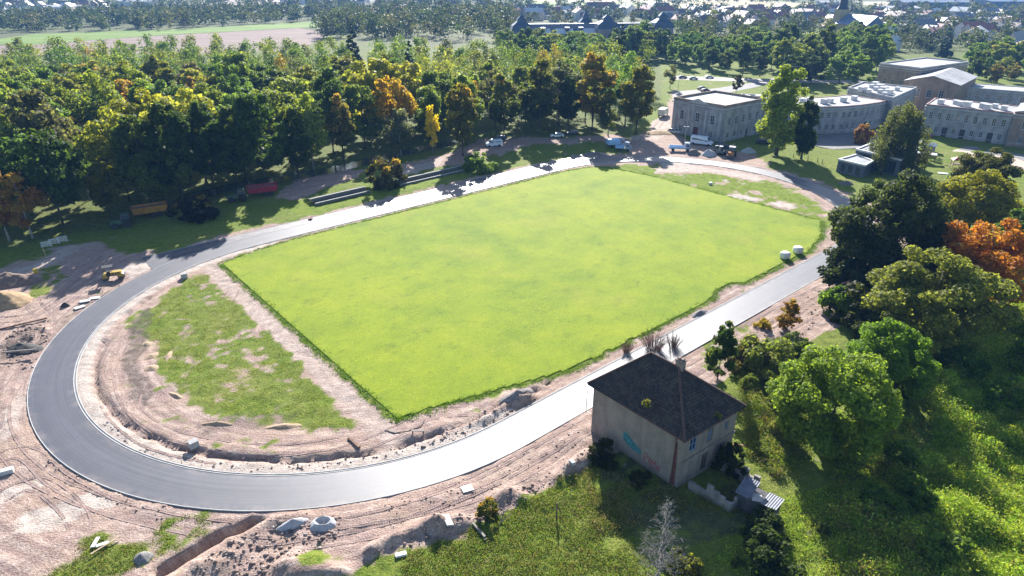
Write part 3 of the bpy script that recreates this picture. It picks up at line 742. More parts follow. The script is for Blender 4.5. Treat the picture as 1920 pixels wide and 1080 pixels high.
for n_, poly, hr, cols, lb in ((9, [(1395, 880), (1385, 740), (1430, 700), (1480, 690), (1470, 800), (1440, 900)], (1.2, 2.6), [(.15, .19, .04), (.19, .20, .06)], 'pale scrubby bush in the rough ground right of the derelict house'),
                               (5, [(1600, 640), (1650, 600), (1720, 690), (1790, 760), (1700, 790), (1640, 740)], (1.6, 3.4), [(.05, .065, .018), (.07, .075, .025)], 'dark bush in the shade between the light green and the olive tree'),
                               (8, [(1800, 620), (1980, 600), (1990, 780), (1900, 800), (1800, 720)], (2.2, 4.2), [(.09, .16, .025), (.12, .19, .03)], 'leafy green bush at the right edge above the reeds'),
                               (5, [(1660, 850), (1740, 830), (1790, 1060), (1680, 1080), (1620, 980)], (1.8, 3.2), [(.09, .15, .025), (.11, .17, .03)], 'dark green bush along the left side of the reeds'),
                               (3, [(1790, 850), (1990, 800), (1990, 1080), (1850, 1080)], (1.4, 2.4), [(.16, .24, .03), (.20, .27, .035)], 'bright green bush standing up out of the reeds'),
                               (4, [(1290, 1060), (1420, 1010), (1560, 960), (1600, 1080), (1400, 1085)], (.9, 1.8), [(.06, .09, .02), (.08, .10, .03)], 'low bush in the shadowed grass at the bottom')):
    P_ = [tuple(G(*q))[:2] for q in poly]; got = 0
    while got < n_:
        x = rs.uniform(min(p[0] for p in P_), max(p[0] for p in P_)); y = rs.uniform(min(p[1] for p in P_), max(p[1] for p in P_))
        if not bool(inpoly(np.array([x]), np.array([y]), P_)[0]): continue
        got += 1; tree('shrub', x, y, rs.uniform(*hr), rs.choice(cols), rs.uniform(0, .15), lb, 'look-alikes: ' + lb, rs.uniform(.8, 1.2))
tb('sapling', 1475, 616, 560, (.22, .13, .02), .55, 'small orange-yellow sapling on the bank by the right straight', wk=1.3, variant=0)
tb('sapling', 1345, 712, 602, (.05, .085, .018), .30, 'young tree with green and orange leaves behind the derelict house', wk=.8, variant=0)
# poplars, willow, trees by the pavilion
tb('poplar', 1455, 290, 128, (.20, .255, .04), .04, 'tall bright green poplar in front of the pavilion', wk=1.16, variant=0, rz=0.5)
tb('poplar', 1502, 298, 178, (.04, .065, .018), .0, 'shorter dark green poplar beside the bright one', wk=.85, variant=1)
tb('willow', 1672, 322, 192, (.085, .10, .032), .06, 'drooping grey-olive willow over the flat grey kindergarten', wk=1.0)
tt('light', 1712, 198, 12, (0.216, 0.257, 0.027), .1, 'light yellow-green crown showing behind the willow')
tt('shrub', 1625, 232, 6, (0.216, 0.108, 0.054), .5, 'reddish shrub left of the willow', wk=.7)
# park and wood: crowns one can point to
tt('dome', 232, 150, 17, (0.189, 0.101, 0.024), .72, 'broad deep orange crown standing out in the middle of the wood', wk=1.0)
tt('round', 300, 180, 18, (0.230, 0.203, 0.047), .62, 'pale yellow and orange crown right below the deep orange one', wk=1.0)
tt('dome', 165, 118, 17, OG, .5, 'wide olive crown with rusty tips behind the deep orange tree')
tt('round', 130, 222, 13, (0.270, 0.176, 0.027), .6, 'small orange-yellow tree low in the left of the wood', wk=.8)
tb('light', 62, 448, 318, (0.270, 0.135, 0.034), .75, 'thin orange-brown tree at the left edge above the white barriers', wk=1.1)
tb('light', 18, 452, 300, (0.243, 0.121, 0.027), .7, 'orange-brown tree cut off by the left edge', wk=.9)
tb('round', 120, 425, 240, (0.047, 0.081, 0.018), .05, 'big dark green tree at the left end of the wood edge', wk=.9)
tb('round', 208, 408, 308, (0.121, 0.135, 0.027), .35, 'olive tree with yellow top behind the yellow tipper trailer', wk=.8)
tb('tall', 345, 388, 176, (0.041, 0.068, 0.018), .12, 'tall dark tree between the two tipper trailers', wk=.95)
tb('tall', 405, 368, 182, (0.043, 0.074, 0.019), .05, 'tall dark tree left of the red tipper trailer', wk=.9)
tb('round', 500, 350, 178, (0.054, 0.092, 0.019), .05, 'big dark green tree directly behind the red tipper trailer', wk=.85)
tb('tall', 288, 396, 205, (.07, .10, .026), .03, 'tall dark tree right behind the yellow tipper trailer'); tb('tall', 448, 360, 196, (.06, .09, .022), .05, 'tall dark tree over the tractor of the red tipper trailer'); tb('round', 318, 396, 268, (.09, .12, .03), .15, 'mid-size olive tree in the gap between the two tipper trailers')
tb('tall', 560, 334, 190, (0.054, 0.081, 0.019), .12, 'dark tree with bare lower trunk by the stream')
tb('tall', 645, 302, 172, (0.115, 0.115, 0.030), .5, 'tall brownish tree with orange tips left of the russet-topped shrub', wk=.9)
tb('light', 752, 292, 194, (0.135, 0.149, 0.081), .1, 'silver-leaved tree in front of the golden narrow tree', wk=1.2)
tb('light', 812, 288, 192, (0.600, 0.486, 0.027), .0, 'narrow golden yellow birch leaning in front of the wood', wk=.62, variant=0)
tb('tall', 868, 292, 146, (0.135, 0.135, 0.027), .42, 'tall yellow-brown tree behind the white van', wk=1.0)
tb('tall', 945, 262, 135, (0.095, 0.121, 0.024), .3, 'olive tree with yellow crown top behind the parked white van')
tb('tall', 1010, 252, 108, (0.081, 0.095, 0.022), .22, 'tall olive tree above the parked silver car', wk=1.05)
tb('tall', 1065, 248, 138, (0.041, 0.068, 0.019), .03, 'dark green tree in the middle of the row above the car park', wk=.9)
tb('tall', 1110, 246, 92, (0.162, 0.149, 0.024), .62, 'tall tree with bright yellow top behind the car park', wk=1.1)
tb('tall', 1192, 252, 118, (0.135, 0.135, 0.024), .30, 'big olive-yellow tree at the lane beside the pavilion', wk=1.12)
tb('light', 1140, 254, 170, (0.095, 0.115, 0.022), .1, 'slim olive tree left of the big olive-yellow one')
tt('dome', 645, 100, 19, (0.135, 0.142, 0.030), .2, 'rounded olive crown at the lawn in the upper wood', wk=1.0)
tt('round', 722, 102, 19, (0.121, 0.135, 0.027), .25, 'olive tree right of the rounded olive crown')
tt('round', 470, 118, 18, (0.088, 0.135, 0.024), .08, 'fresh green spreading crown in the middle of the wood', wk=1.1)
tt('conifer', 657, 42, 26, (0.024, 0.043, 0.024), 0, 'dark pointed spruce in the far left of the park', wk=1.2)
tt('conifer', 1168, 42, 27, (0.027, 0.051, 0.027), 0, 'tall dark spruce in front of the palace right wing', wk=1.35)
tt('conifer', 765, 70, 24, (0.027, 0.046, 0.024), 0, 'dark spruce left of the palace')
tt('dome', 1090, 70, 16, (0.068, 0.135, 0.041), 0, 'wide fresh green crown in front of the palace', wk=1.2)
tt('round', 1310, 62, 15, (0.081, 0.155, 0.047), 0, 'pale green rounded tree behind the pavilion lawn', wk=1.0)
tt('round', 1282, 66, 15, (0.081, 0.149, 0.047), 0.02, 'pale green tree left of the rounded one on the pavilion lawn', wk=.95)
tt('round', 1345, 72, 14, (0.074, 0.142, 0.045), 0, 'pale green tree right of the rounded one on the pavilion lawn', wk=.9)
tt('tall', 1555, 44, 24, (0.088, 0.115, 0.027), .1, 'tallest olive green tree behind the curved wing', wk=1.25)
tt('tall', 1520, 62, 21, (0.081, 0.108, 0.027), .1, 'olive green tree left of the tallest one behind the curved wing', wk=1.1)
tt('dome', 1490, 100, 14, (0.041, 0.068, 0.020), 0, 'dark low crown behind the bright poplar')
tt('dome', 1530, 105, 13, (0.041, 0.065, 0.020), 0, 'dark low crown behind the curved wing')
tt('round', 1385, 140, 8, (0.081, 0.068, 0.041), .3, 'small purple-brown tree behind the pavilion roof', wk=.8)
tt('conifer', 1785, 52, 17, (0.027, 0.054, 0.027), 0, 'dark spruce behind the brown school block', wk=1.5)
tt('conifer', 1845, 60, 14, (0.034, 0.054, 0.027), 0, 'dark conifer left of the white gabled house', wk=1.6)
tt('round', 1870, 120, 10, (0.135, 0.115, 0.027), .4, 'autumn-tinted tree behind the long far wing')
tt('round', 1840, 108, 12, (0.054, 0.081, 0.027), .1, 'dark green tree right of the brown school block')
tt('round', 1905, 118, 9, (0.135, 0.121, 0.027), .35, 'yellowish tree at the far right behind the long wing')
tt('round', 1625, 90, 14, (0.068, 0.101, 0.027), .1, 'green tree left of the brown school block')

# --- park trees behind the pavilion and the school
rp = random.Random(17)
def park(pxpoly, n, hr, where, dmin=8.5):
    poly = [tuple(G(*p))[:2] for p in pxpoly]; xs = [p[0] for p in poly]; ys = [p[1] for p in poly]; got = k = 0
    while got < n and k < 4000:
        k += 1; x = rp.uniform(min(xs), max(xs)); y = rp.uniform(min(ys), max(ys))
        if not bool(inpoly(np.array([x]), np.array([y]), poly)[0]) or any((x - q[0]) ** 2 + (y - q[1]) ** 2 < dmin ** 2 for q in placed): continue
        placed.append((x, y, 6)); got += 1
        c = rp.choice([DG, DG, MG, MG, OG]); h = rp.uniform(*hr); key = rp.choice(['round', 'tall', 'dome', 'round']); f = rp.uniform(.85, 1.25)
        lab = '%s %s %s tree %s' % ('tall' if h > sum(hr) / 2 else 'lower', {'round': 'rounded', 'tall': 'upright', 'dome': 'spreading'}[key], CN[c], where)
        tree(key, x, y, h, (c[0] * f, c[1] * f, c[2] * f), rp.uniform(0, .25), lab, None, rp.uniform(.95, 1.2))
park([(1440, 148), (1640, 168), (1660, 130), (1640, 112), (1430, 108)], 26, (14, 21), 'behind the curved school wing')
park([(1240, 128), (1430, 128), (1430, 98), (1245, 96)], 24, (11, 17), 'beyond the pavilion lawn')
park([(1560, 112), (1660, 112), (1660, 80), (1560, 80)], 16, (11, 17), 'left of the brown school block')
park([(1790, 150), (1960, 160), (1960, 112), (1800, 108)], 20, (9, 14), 'behind the far school wing')
tb('light', 1256, 166, 118, (.15, .15, .07), .05, 'slim pale tree on the lawn behind the pavilion'); tb('tall', 1392, 142, 72, (.07, .10, .02), .05, 'tall green tree in line with the pavilion roof'); tb('tall', 1424, 144, 84, (.05, .075, .018), 0, 'tall dark tree left of the bright poplar'); tb('round', 1358, 136, 92, (.09, .12, .025), .1, 'rounded green tree on the far side of the pavilion lawn'); tb('round', 1330, 132, 88, (.07, .11, .025), .05, 'broad green tree behind the parked cars on the lane')
park([(1180, 120), (1250, 125), (1250, 92), (1185, 90)], 8, (13, 20), 'at the right end of the palace')
park([(950, 118), (1190, 118), (1190, 104), (950, 104)], 24, (14, 18.5), 'in front of the palace')

# --- the rest of the wood
wood = [tuple(G(*p))[:2] for p in ((-330, 470), (0, 460), (110, 428), (230, 408), (330, 394), (480, 350), (560, 334), (640, 304), (740, 290), (870, 290), (1000, 252), (1185, 243))] + [(44, 214), (50, 245), (58, 300), (40, 345), (-20, 352), (-100, 360), (-190, 365), (-275, 345), (-300, 240)]
holes = [(G(640, 262), 9), (G(485, 300), 7), (G(850, 236), 8), (G(430, 205), 8), (G(960, 215), 8), (G(690, 168), 16), (G(600, 148), 15), (G(555, 275), 8), (G(725, 240), 9), (G(1285, 168), 12)]
landm = [('the yellow tipper trailer', -77, 130), ('the red tipper trailer', -57, 147), ('the stream', -40, 172), ('the russet-topped shrub', -31, 160), ('the golden narrow birch', -22, 187), ('the white van', -6, 198), ('the parked silver car', 19, 208), ('the pavilion', 52, 215)]
cand = []
rg = random.Random(5)
w_np = np.array([[p[0], p[1]] for p in wood])
tries = 0
pts_w = [q for q in placed]
while tries < 26000:
    tries += 1
    x = rg.uniform(-310, 62); y = rg.uniform(118, 366)
    if not bool(inpoly(np.array([x]), np.array([y]), wood)[0]): continue
    dmin = 9.2 if y < 200 else (10.2 if y < 260 else 11.2)
    px, py = PX(x, y, 15)
    if px < -160 or px > 1320: continue
    if any((x - h.x) ** 2 + (y - h.y) ** 2 < r * r for h, r in holes): continue
    if any((x - q[0]) ** 2 + (y - q[1]) ** 2 < (dmin * (.85 if q[2] == 5.0 else 1)) ** 2 for q in pts_w): continue
    pts_w.append((x, y, 6)); cand.append((x, y))
cand.sort(key=lambda p: p[1])
pal = [(DG, 3.2), (MG, 6), (OG, 6.5), (YG, 3.0), (GY, 1.0), (GR, 1.6), (RU, .6)]
auw = {DG: (.0, .05), MG: (0, .12), OG: (.0, .2), YG: (.0, .12), GY: (.1, .4), GR: (0, .05), RU: (.2, .5)}
def pick(px):
    ws = [w * (1.6 if (c in (YG, GY, OG) and 850 < px < 1250) else 1) * (1.4 if (c is DG and px < 300) else 1) for c, w in pal]
    return rg.choices([c for c, w in pal], ws)[0]
def jig(c, a=.22):
    k = rg.uniform(1 - a, 1 + a); return (c[0] * k * rg.uniform(.88, 1.15), c[1] * k, c[2] * k * rg.uniform(.8, 1.2))
wooded = []
for x, y in cand:
    px, py = PX(x, y, 15); reg = float(fbm(np.array([x / 55 + 3]), np.array([y / 55]), 2, 88)[0]); c = pick(px) if rg.random() < .45 else ([DG, MG] if reg < .42 else [MG, OG, MG] if reg < .53 else [OG, YG, MG])[rg.randrange(2 if reg < .42 else 3)]; au = rg.uniform(*auw[c])
    if rg.random() < .04: au += .3
    h = rg.triangular(12, 23.5, 19) if y < 260 else rg.triangular(13, 22, 18)
    key = rg.choices(['round', 'tall', 'dome', 'light'], [5, 3.6, 2.5, 1.6])[0]
    if key == 'dome': h = min(h, 18)
    wk = rg.uniform(.85, 1.12) * (1.0 if key != 'tall' else 1.05)
    if c in (RU, GY): wk *= .8
    wooded.append((key, x, y, h, jig(c), au, wk, c))
n_ind = len([o for o in COL.objects if o.name.startswith('broadleaf_tree')])
room = 296 - n_ind
for k, (key, x, y, h, col, au, wk, c) in enumerate(wooded[:room]):
    ln = min(landm, key=lambda l: (l[1] - x) ** 2 + (l[2] - y) ** 2)[0]
    y_edge = 128 + (x + 90) * .62 if x < 0 else 195
    deep = y - y_edge
    size = 'tall' if h > 19.8 else ('short' if h < 16.5 else 'medium-high'); shp = {'round': 'rounded', 'tall': 'upright', 'dome': 'spreading', 'light': 'thin-crowned'}[key]
    
    if deep < 26: plc = 'on the front wood edge nearest ' + ln
    elif deep < 75: plc = 'some rows back behind ' + ln
    elif y < 290: plc = 'deep in the wood beyond ' + ln
    else: plc = 'at the far wood side beyond ' + ln
    lab = '%s %s %s tree %s' % (size, shp, CN[c], plc)
    tree(key, x, y, h * (1.08 if y < 215 else 1.0), col, au, lab, None, wk)
restw = wooded[room:]
# trees sharing every describable trait share their group too
def share_groups(prefix):
    by = {}
    for o in COL.objects:
        if o.parent is None and o.get('label') and o.name.startswith(prefix): by.setdefault(o['label'], []).append(o)
    for k, l in by.items():
        if len(l) > 1:
            for o in l: o['group'] = 'look-alikes: ' + k
share_groups('broadleaf_tree')

# --- far trees that read as masses: one object
def far_trees(spots, name, label):
    rg = np.random.default_rng(99)
    V_ = []; C_ = []
    for (x, y, h, r, col) in spots:
        n = 1100 if y < 400 else int(np.clip(90000 / max(1, y), 80, 190)); sz = .62 if y < 400 else .75 + y / 1000
        ncl = 12 if y > 400 else 36
        t = rg.random(ncl); e = np.sin(np.pi * np.clip(t * .9 + .1, 0, 1)) ** .6
        a = rg.random(ncl) * 6.283; rr = e * r * rg.random(ncl) ** .5
        cc = np.stack([rr * np.cos(a), rr * np.sin(a), h * (.16 + .8 * t)], 1)
        ci = rg.integers(0, ncl, n)
        p = cc[ci] + rg.normal(size=(n, 3)) * np.array([r * .27, r * .27, h * .085]) * (1 if y > 400 else .55)
        p[:, 2] = np.clip(p[:, 2], .4, h)
        nr = rg.normal(size=(n, 3)) + np.array([0, 0, .4]); nr /= np.linalg.norm(nr, axis=1)[:, None]
        q = rg.normal(size=(n, 3)); a_ = np.cross(nr, q); a_ /= np.linalg.norm(a_, axis=1)[:, None]; b_ = np.cross(nr, a_)
        s = sz * (.6 + .8 * rg.random(n))[:, None]
        v = np.stack([p - a_ * s * .6, p + b_ * s * .45, p + a_ * s * .6, p - b_ * s * .45], 1).reshape(-1, 3) + np.array([x, y, 0])
        V_.append(v); k = (.7 + .6 * rg.random(ncl))[ci]
        C_.append(np.repeat(np.concatenate([np.array(col)[None] * k[:, None], np.ones((n, 1))], 1), 4, axis=0))
    V_ = np.concatenate(V_); C_ = np.concatenate(C_)
    me = npmesh(name, V_, np.arange(len(V_)).reshape(-1, 4))
    at = me.color_attributes.new('col', 'FLOAT_COLOR', 'POINT'); at.data.foreach_set('color', C_.astype(np.float32).ravel())
    return stuff(link(me, name, LEAFA), label, 'trees')
spots = [(x, y, h, 5.2 * wk, col) for key, x, y, h, col, au, wk, c in restw]
def scatter(pxpoly, n, hr, rr, cols, dmin=5):
    poly = GP(pxpoly); xs = [p.x for p in poly]; ys = [p.y for p in poly]; got = 0; k = 0
    while got < n and k < n * 40:
        k += 1
        x = rg.uniform(min(xs), max(xs)); y = rg.uniform(min(ys), max(ys))
        if not bool(inpoly(np.array([x]), np.array([y]), poly)[0]): continue
        h = rg.uniform(*hr); spots.append((x, y, h, rg.uniform(*rr), jig(rg.choice(cols), .3))); got += 1
FC = [(.045, .065, .025), (.06, .08, .03), (.035, .05, .022), (.085, .09, .035)]
scatter([(-40, 62), (330, 56), (560, 42), (700, 34), (640, 22), (300, 24), (-40, 36)], 420, (8, 15), (4, 7), FC)
scatter([(0, 30), (640, 20), (700, 12), (640, 6), (0, 8)], 150, (9, 15), (5, 8), FC)
scatter([(600, 72), (960, 78), (960, 25), (680, 28)], 330, (10, 19), (4.5, 7.5), FC)
scatter([(880, 42), (1250, 48), (1560, 60), (1560, 22), (1250, 20), (900, 14)], 330, (7, 13), (3.5, 6), FC)
scatter([(1240, 112), (1500, 118), (1640, 100), (1640, 70), (1400, 55), (1250, 62)], 80, (11, 18), (4.5, 7), FC)
scatter([(1600, 95), (1990, 105), (1990, 25), (1600, 22)], 330, (7, 14), (3.5, 6.5), FC)
scatter([(1560, 30), (1990, 26), (1990, 10), (1500, 14)], 60, (8, 14), (5, 8), FC)
scatter([(700, 16), (1000, 14), (1000, 3), (700, 4)], 90, (9, 15), (6, 9), FC)
scatter([(1040, 8), (1560, 6), (1560, 3), (1040, 3)], 45, (8, 13), (6, 10), FC)
scatter([(560, 60), (700, 62), (720, 42), (620, 46)], 40, (10, 15), (4, 6), FC)
FAR_SPOTS = spots

# ================================================================ BUILDINGS
def facade(mb, P0, P1, z0, z1, ops, rev=.22):
    """wall from P0 to P1 (outside on the right hand) with real openings and reveals"""
    P0 = Vector((P0[0], P0[1], 0)); P1 = Vector((P1[0], P1[1], 0)); L = (P1 - P0).length; d = (P1 - P0) / L; nrm = Vector((d.y, -d.x, 0))
    us = sorted({0, L} | {o[0] for o in ops} | {o[1] for o in ops}); zs = sorted({z0, z1} | {o[2] for o in ops} | {o[3] for o in ops})
    q = lambda u, z, k=0: P0 + d * u + Vector((0, 0, z)) - nrm * k
    for i in range(len(us) - 1):
        for j in range(len(zs) - 1):
            um = (us[i] + us[i + 1]) / 2; zm = (zs[j] + zs[j + 1]) / 2
            if any(o[0] < um < o[1] and o[2] < zm < o[3] for o in ops): continue
            mb.quad(q(us[i], zs[j]), q(us[i + 1], zs[j]), q(us[i + 1], zs[j + 1]), q(us[i], zs[j + 1]))
    for u0, u1, a, b in [o[:4] for o in ops]:
        mb.quad(q(u0, a), q(u0, a, rev), q(u0, b, rev), q(u0, b)); mb.quad(q(u1, a), q(u1, b), q(u1, b, rev), q(u1, a, rev))
        mb.quad(q(u0, b), q(u0, b, rev), q(u1, b, rev), q(u1, b)); mb.quad(q(u0, a), q(u1, a), q(u1, a, rev), q(u0, a, rev))
GLASS = M('window_glass', (.03, .04, .06), .12, .2, 1, spec=.8)
FRAMEW = M('window_frame_white', (.62, .62, .62), .6, .1)
FRAMEB = M('window_frame_blue', (.20, .28, .46), .6, .2)
DOORM = M('dark_door', (.05, .045, .05), .6, .2); DOORR = M('oxblood_door', (.13, .03, .04), .6, .2)
WIN = {}
def window_at(par, P0, P1, o, rev, name='window', fm=None, pm=None, nx=2, nz=3):
    """a window set into an opening: a frame with glazing bars, its pane a sub-part; look-alikes share meshes"""
    P0 = Vector((P0[0], P0[1], 0)); P1 = Vector((P1[0], P1[1], 0)); d = (P1 - P0).normalized(); nrm = Vector((d.y, -d.x, 0))
    w, h = o[1] - o[0], o[3] - o[2]; key = (name, round(w, 2), round(h, 2), nx, nz, (fm or FRAMEW).name, (pm or GLASS).name)
    if key not in WIN:
        f = MB(); t = .09
        f.box((-w / 2 + t / 2, 0, 0), (t, .08, h)); f.box((w / 2 - t / 2, 0, 0), (t, .08, h))
        f.box((0, 0, h / 2 - t / 2), (w - 2 * t, .078, t)); f.box((0, 0, -h / 2 + t / 2), (w - 2 * t, .078, t))
        for k in range(1, nx): f.box((-w / 2 + w * k / nx, 0, 0), (.07, .06, h - 2 * t))
        for k in range(1, nz): f.box((0, 0, -h / 2 + h * k / nz), (w - 2 * t, .05, .06))
        a = MB(); a.box((0, .035, 0), (w - .02, .02, h - .02))
        fo = f.build(name, fm or FRAMEW); po = a.build('pane' if name == 'window' else 'leaf', pm or GLASS)
        WIN[key] = (fo.data, po.data); bpy.data.objects.remove(fo); bpy.data.objects.remove(po)
    fd, pd = WIN[key]
    fo = bpy.data.objects.new(name, fd); po = bpy.data.objects.new('pane' if name == 'window' else 'leaf', pd)
    COL.objects.link(fo); COL.objects.link(po); po.parent = fo; fo.parent = par
    if name == 'window' and (fm is None) and h > 1.2:
        kk = ('sill', round(w, 2), round(h, 2), rev)
        if kk not in WIN:
            a = MB(); a.box((0, -rev * .75 - .05, -h / 2 - .06), (w + .3, .24, .12)); so = a.build('sill', CORN); WIN[kk] = so.data; bpy.data.objects.remove(so)
        so = bpy.data.objects.new('sill', WIN[kk]); COL.objects.link(so); so.parent = fo
    c = P0 + d * ((o[0] + o[1]) / 2) + Vector((0, 0, (o[2] + o[3]) / 2)) - nrm * (rev * .75)
    fo.location = c - par.location; fo.rotation_euler = (0, 0, math.atan2(d.y, d.x))
    return fo
def shift(mb, par):
    l = par.location; mb.v = [(p[0] - l.x, p[1] - l.y, p[2] - l.z) for p in mb.v]; return mb
def ccw(poly):
    n = len(poly); a = sum(poly[i][0] * poly[(i + 1) % n][1] - poly[(i + 1) % n][0] * poly[i][1] for i in range(n))
    return list(poly) if a > 0 else list(poly)[::-1]
def inset(poly, k):
    """footprint moved inwards by k (outwards when negative)"""
    n = len(poly); out = []
    for i in range(n):
        p0, p1, p2 = (Vector(poly[j % n][:2]) for j in (i - 1, i, i + 1))
        d1 = (p1 - p0).normalized(); d2 = (p2 - p1).normalized(); n1 = Vector((-d1.y, d1.x)); n2 = Vector((-d2.y, d2.x))
        b = (n1 + n2); b /= max(.2, b.dot(n1)); out.append((p1.x + b.x * k, p1.y + b.y * k))
    return out
def ring(mb, po, pi_, z0, z1):
    n = len(po)
    for i in range(n):
        j = (i + 1) % n
        mb.quad((*po[i], z0), (*po[j], z0), (*po[j], z1), (*po[i], z1)); mb.quad((*po[i], z1), (*po[j], z1), (*pi_[j], z1), (*pi_[i], z1))
        mb.quad((*pi_[i], z1), (*pi_[j], z1), (*pi_[j], z0), (*pi_[i], z0)); mb.quad((*po[i], z0), (*pi_[i], z0), (*pi_[j], z0), (*po[j], z0))
def plaster(name, col, streak=.3):
    m, t, b, o = newmat(name); co = objco(t)
    mp = N(t, 'ShaderNodeMapping'); mp.inputs['Scale'].default_value = (1, 1, .12); t.links.new(co, mp.inputs[0])
    n1 = noise(t, .5, 5, .65, co); n2 = noise(t, 1.1, 4, .6, mp.outputs[0]); n3 = noise(t, 7, 3, .6, co)
    c = mixc(t, 1.0, col, ramp(t, n1, [(.3, (1 - streak * 1.3,) * 3), (.6, (1.05,) * 3)]), 'MULTIPLY')
    c = mixc(t, 1.0, c, ramp(t, n2, [(.35, (1 - streak, 1 - streak, 1 - streak * .9)), (.55, (1, 1, 1))]), 'MULTIPLY')
    c = mixc(t, 1.0, c, ramp(t, n3, [(.3, (.9,) * 3), (.7, (1.06,) * 3)]), 'MULTIPLY')
    t.links.new(c, b.inputs['Base Color']); b.inputs['Roughness'].default_value = .93; b.inputs['Specular IOR Level'].default_value = .2
    bump(t, b, n3, .4, .03); return m
STONE = plaster('grey_render', (.37, .37, .385), .27); STONEB = plaster('brown_render', (.29, .225, .18), .25); CORN = plaster('cornice_render', (.43, .42, .42), .15)
def felt():
    m, t, b, o = newmat('flat_roof_felt'); co = objco(t); mp = N(t, 'ShaderNodeMapping'); mp.inputs['Rotation'].default_value = (0, 0, .75); t.links.new(co, mp.inputs[0])
    br = N(t, 'ShaderNodeTexBrick', i_Scale=1.0); br.inputs['Brick Width'].default_value = 7; br.inputs['Row Height'].default_value = 1.1; br.inputs['Mortar Size'].default_value = .05; br.inputs['Mortar'].default_value = (.2, .2, .21, 1); br.inputs['Color1'].default_value = (.36, .36, .37, 1); br.inputs['Color2'].default_value = (.46, .46, .46, 1); t.links.new(mp.outputs[0], br.inputs['Vector'])
    c = mixc(t, 1.0, br.outputs['Color'], ramp(t, noise(t, .3, 5, .65, co), [(.35, (.55, .55, .56)), (.6, (1, 1, 1))]), 'MULTIPLY'); t.links.new(c, b.inputs['Base Color']); b.inputs['Roughness'].default_value = .85; b.inputs['Specular IOR Level'].default_value = .3
    MATS['flat_roof_felt'] = m; return m
ROOFP = felt(); ROOFR = M('roof_edge_red', (.30, .17, .15), .8, .2)
STEELP = M('zinc_pipe', (.28, .29, .30), .6, .2)
ROOFBOX = M('roof_vent_metal', (.55, .56, .58), .5, .2, 2, metal=.3)

def block(name, label, foot, h, walls, wins, cornice=True, par=.55, wallmat=STONE, group=None, roofmat=None, boxes=(), edge=None, rev=.22):
    """flat roofed building: walls with windows, a cornice, a parapet and a roof"""
    foot = ccw(foot); c = Vector((sum(p[0] for p in foot) / len(foot), sum(p[1] for p in foot) / len(foot), 0))
    r = thing(name, label, 'building', c, 0, group)
    w = MB(); n = len(foot)
    for i in range(n):
        facade(w, foot[i], foot[(i + 1) % n], -.4, h, wins.get(i, []), rev)
    shift(w, r).build('wall', wallmat, r)
    for i, l in wins.items():
        for o in l:
            kindw = o[4] if len(o) > 4 else 'window'
            if kindw == 'window': window_at(r, foot[i], foot[(i + 1) % n], o, rev, nx=2, nz=3 if o[3] - o[2] > 1.6 else 2)
            else: window_at(r, foot[i], foot[(i + 1) % n], o, rev, 'door', DOORR if kindw == 'red' else DOORM, DOORR if kindw == 'red' else DOORM, 2, 1)
    for i, l in wins.items():
        P0 = Vector((*foot[i], 0)); P1 = Vector((*foot[(i + 1) % n], 0)); d_ = (P1 - P0).normalized(); nn_ = Vector((d_.y, -d_.x, 0)); L_ = (P1 - P0).length
        if L_ > 9:
            for u_ in ([.4, L_ - .4] if L_ < 30 else [.4, L_ * .34, L_ * .67, L_ - .4]):
                dq = P0 + d_ * u_ + nn_ * .09; dm = MB(); dm.tube([(dq.x, dq.y, h - .8), (dq.x, dq.y, -.2)], .07, 6); shift(dm, r).build('downpipe', STEELP, r)
    k = MB()
    if cornice:
        ring(k, inset(foot, -.35), inset(foot, -.003), h - .75, h - .35); ring(k, inset(foot, -.16), inset(foot, -.003), h - 1.5, h - 1.32)
        ring(k, inset(foot, -.12), inset(foot, -.003), .75, .9)
        shift(k, r).build('cornice', CORN, r)
    q = MB(); ring(q, inset(foot, -.12), inset(foot, .3), h, h + par); shift(q, r).build('parapet', edge or CORN, r)
    rf = MB(); rf.prism(inset(foot, .3), h - .2, h + .06); ro = shift(rf, r).build('roof', roofmat or ROOFP, r)
    for bx in boxes:
        b = MB(); s = bx[2] if len(bx) > 2 else 1.2
        b.box((bx[0], bx[1], h + .06 + .45 * s), (1.3 * s, 1.0 * s, .9 * s), .7); b.box((bx[0], bx[1], h + .06 + .96 * s), (1.5 * s, 1.2 * s, .1), .7)
        vo = shift(b, r).build('roof_vent', ROOFBOX, ro); vo.matrix_parent_inverse = Matrix()
    return r, foot
def wrow(L, n, w, z0, z1, m0=1.5, m1=1.5, skip=()):
    st = (L - m0 - m1) / max(1, n); return [(m0 + st * (i + .5) - w / 2, m0 + st * (i + .5) + w / 2, z0, z1) for i in range(n) if i not in skip]
def dist2(a, b): return math.hypot(a[0] - b[0], a[1] - b[1])

# --- pavilion at the head of the curved wing
pl, pf, pr = (52.6, 216.2), (64.7, 201.0), (81.5, 214.4)
pb = (pl[0] + pr[0] - pf[0], pl[1] + pr[1] - pf[1])
fo = [pl, pf, pr, pb]
La, Lb = dist2(pl, pf), dist2(pf, pr)
wn = {0: [(2.9, 4.3, 4.9, 7.7), (8.9, 10.4, 4.9, 7.7), (14.6, 16.0, 4.9, 7.7), (2.9, 4.3, 1.0, 2.8), (14.6, 16.0, 1.0, 2.8), (8.7, 10.6, 0, 3.3, 'red')],
      1: [(a, b, 5.0, 7.4) for a, b, *_ in wrow(Lb, 5, 1.3, 0, 1)] + [(a, b, 1.1, 2.7) for a, b, *_ in wrow(Lb, 5, 1.3, 0, 1, skip=(3,))] + [(12.9, 14.1, 0, 2.6, 'door')]}
pv, pfoot = block('pavilion', 'square grey pavilion with pediment and flat pale roof beside the sandy lane', fo, 10.6, None, wn, par=.75, edge=STONEB)
d0 = (Vector(pf) - Vector(pl)).normalized(); nn = Vector((d0.y, -d0.x))
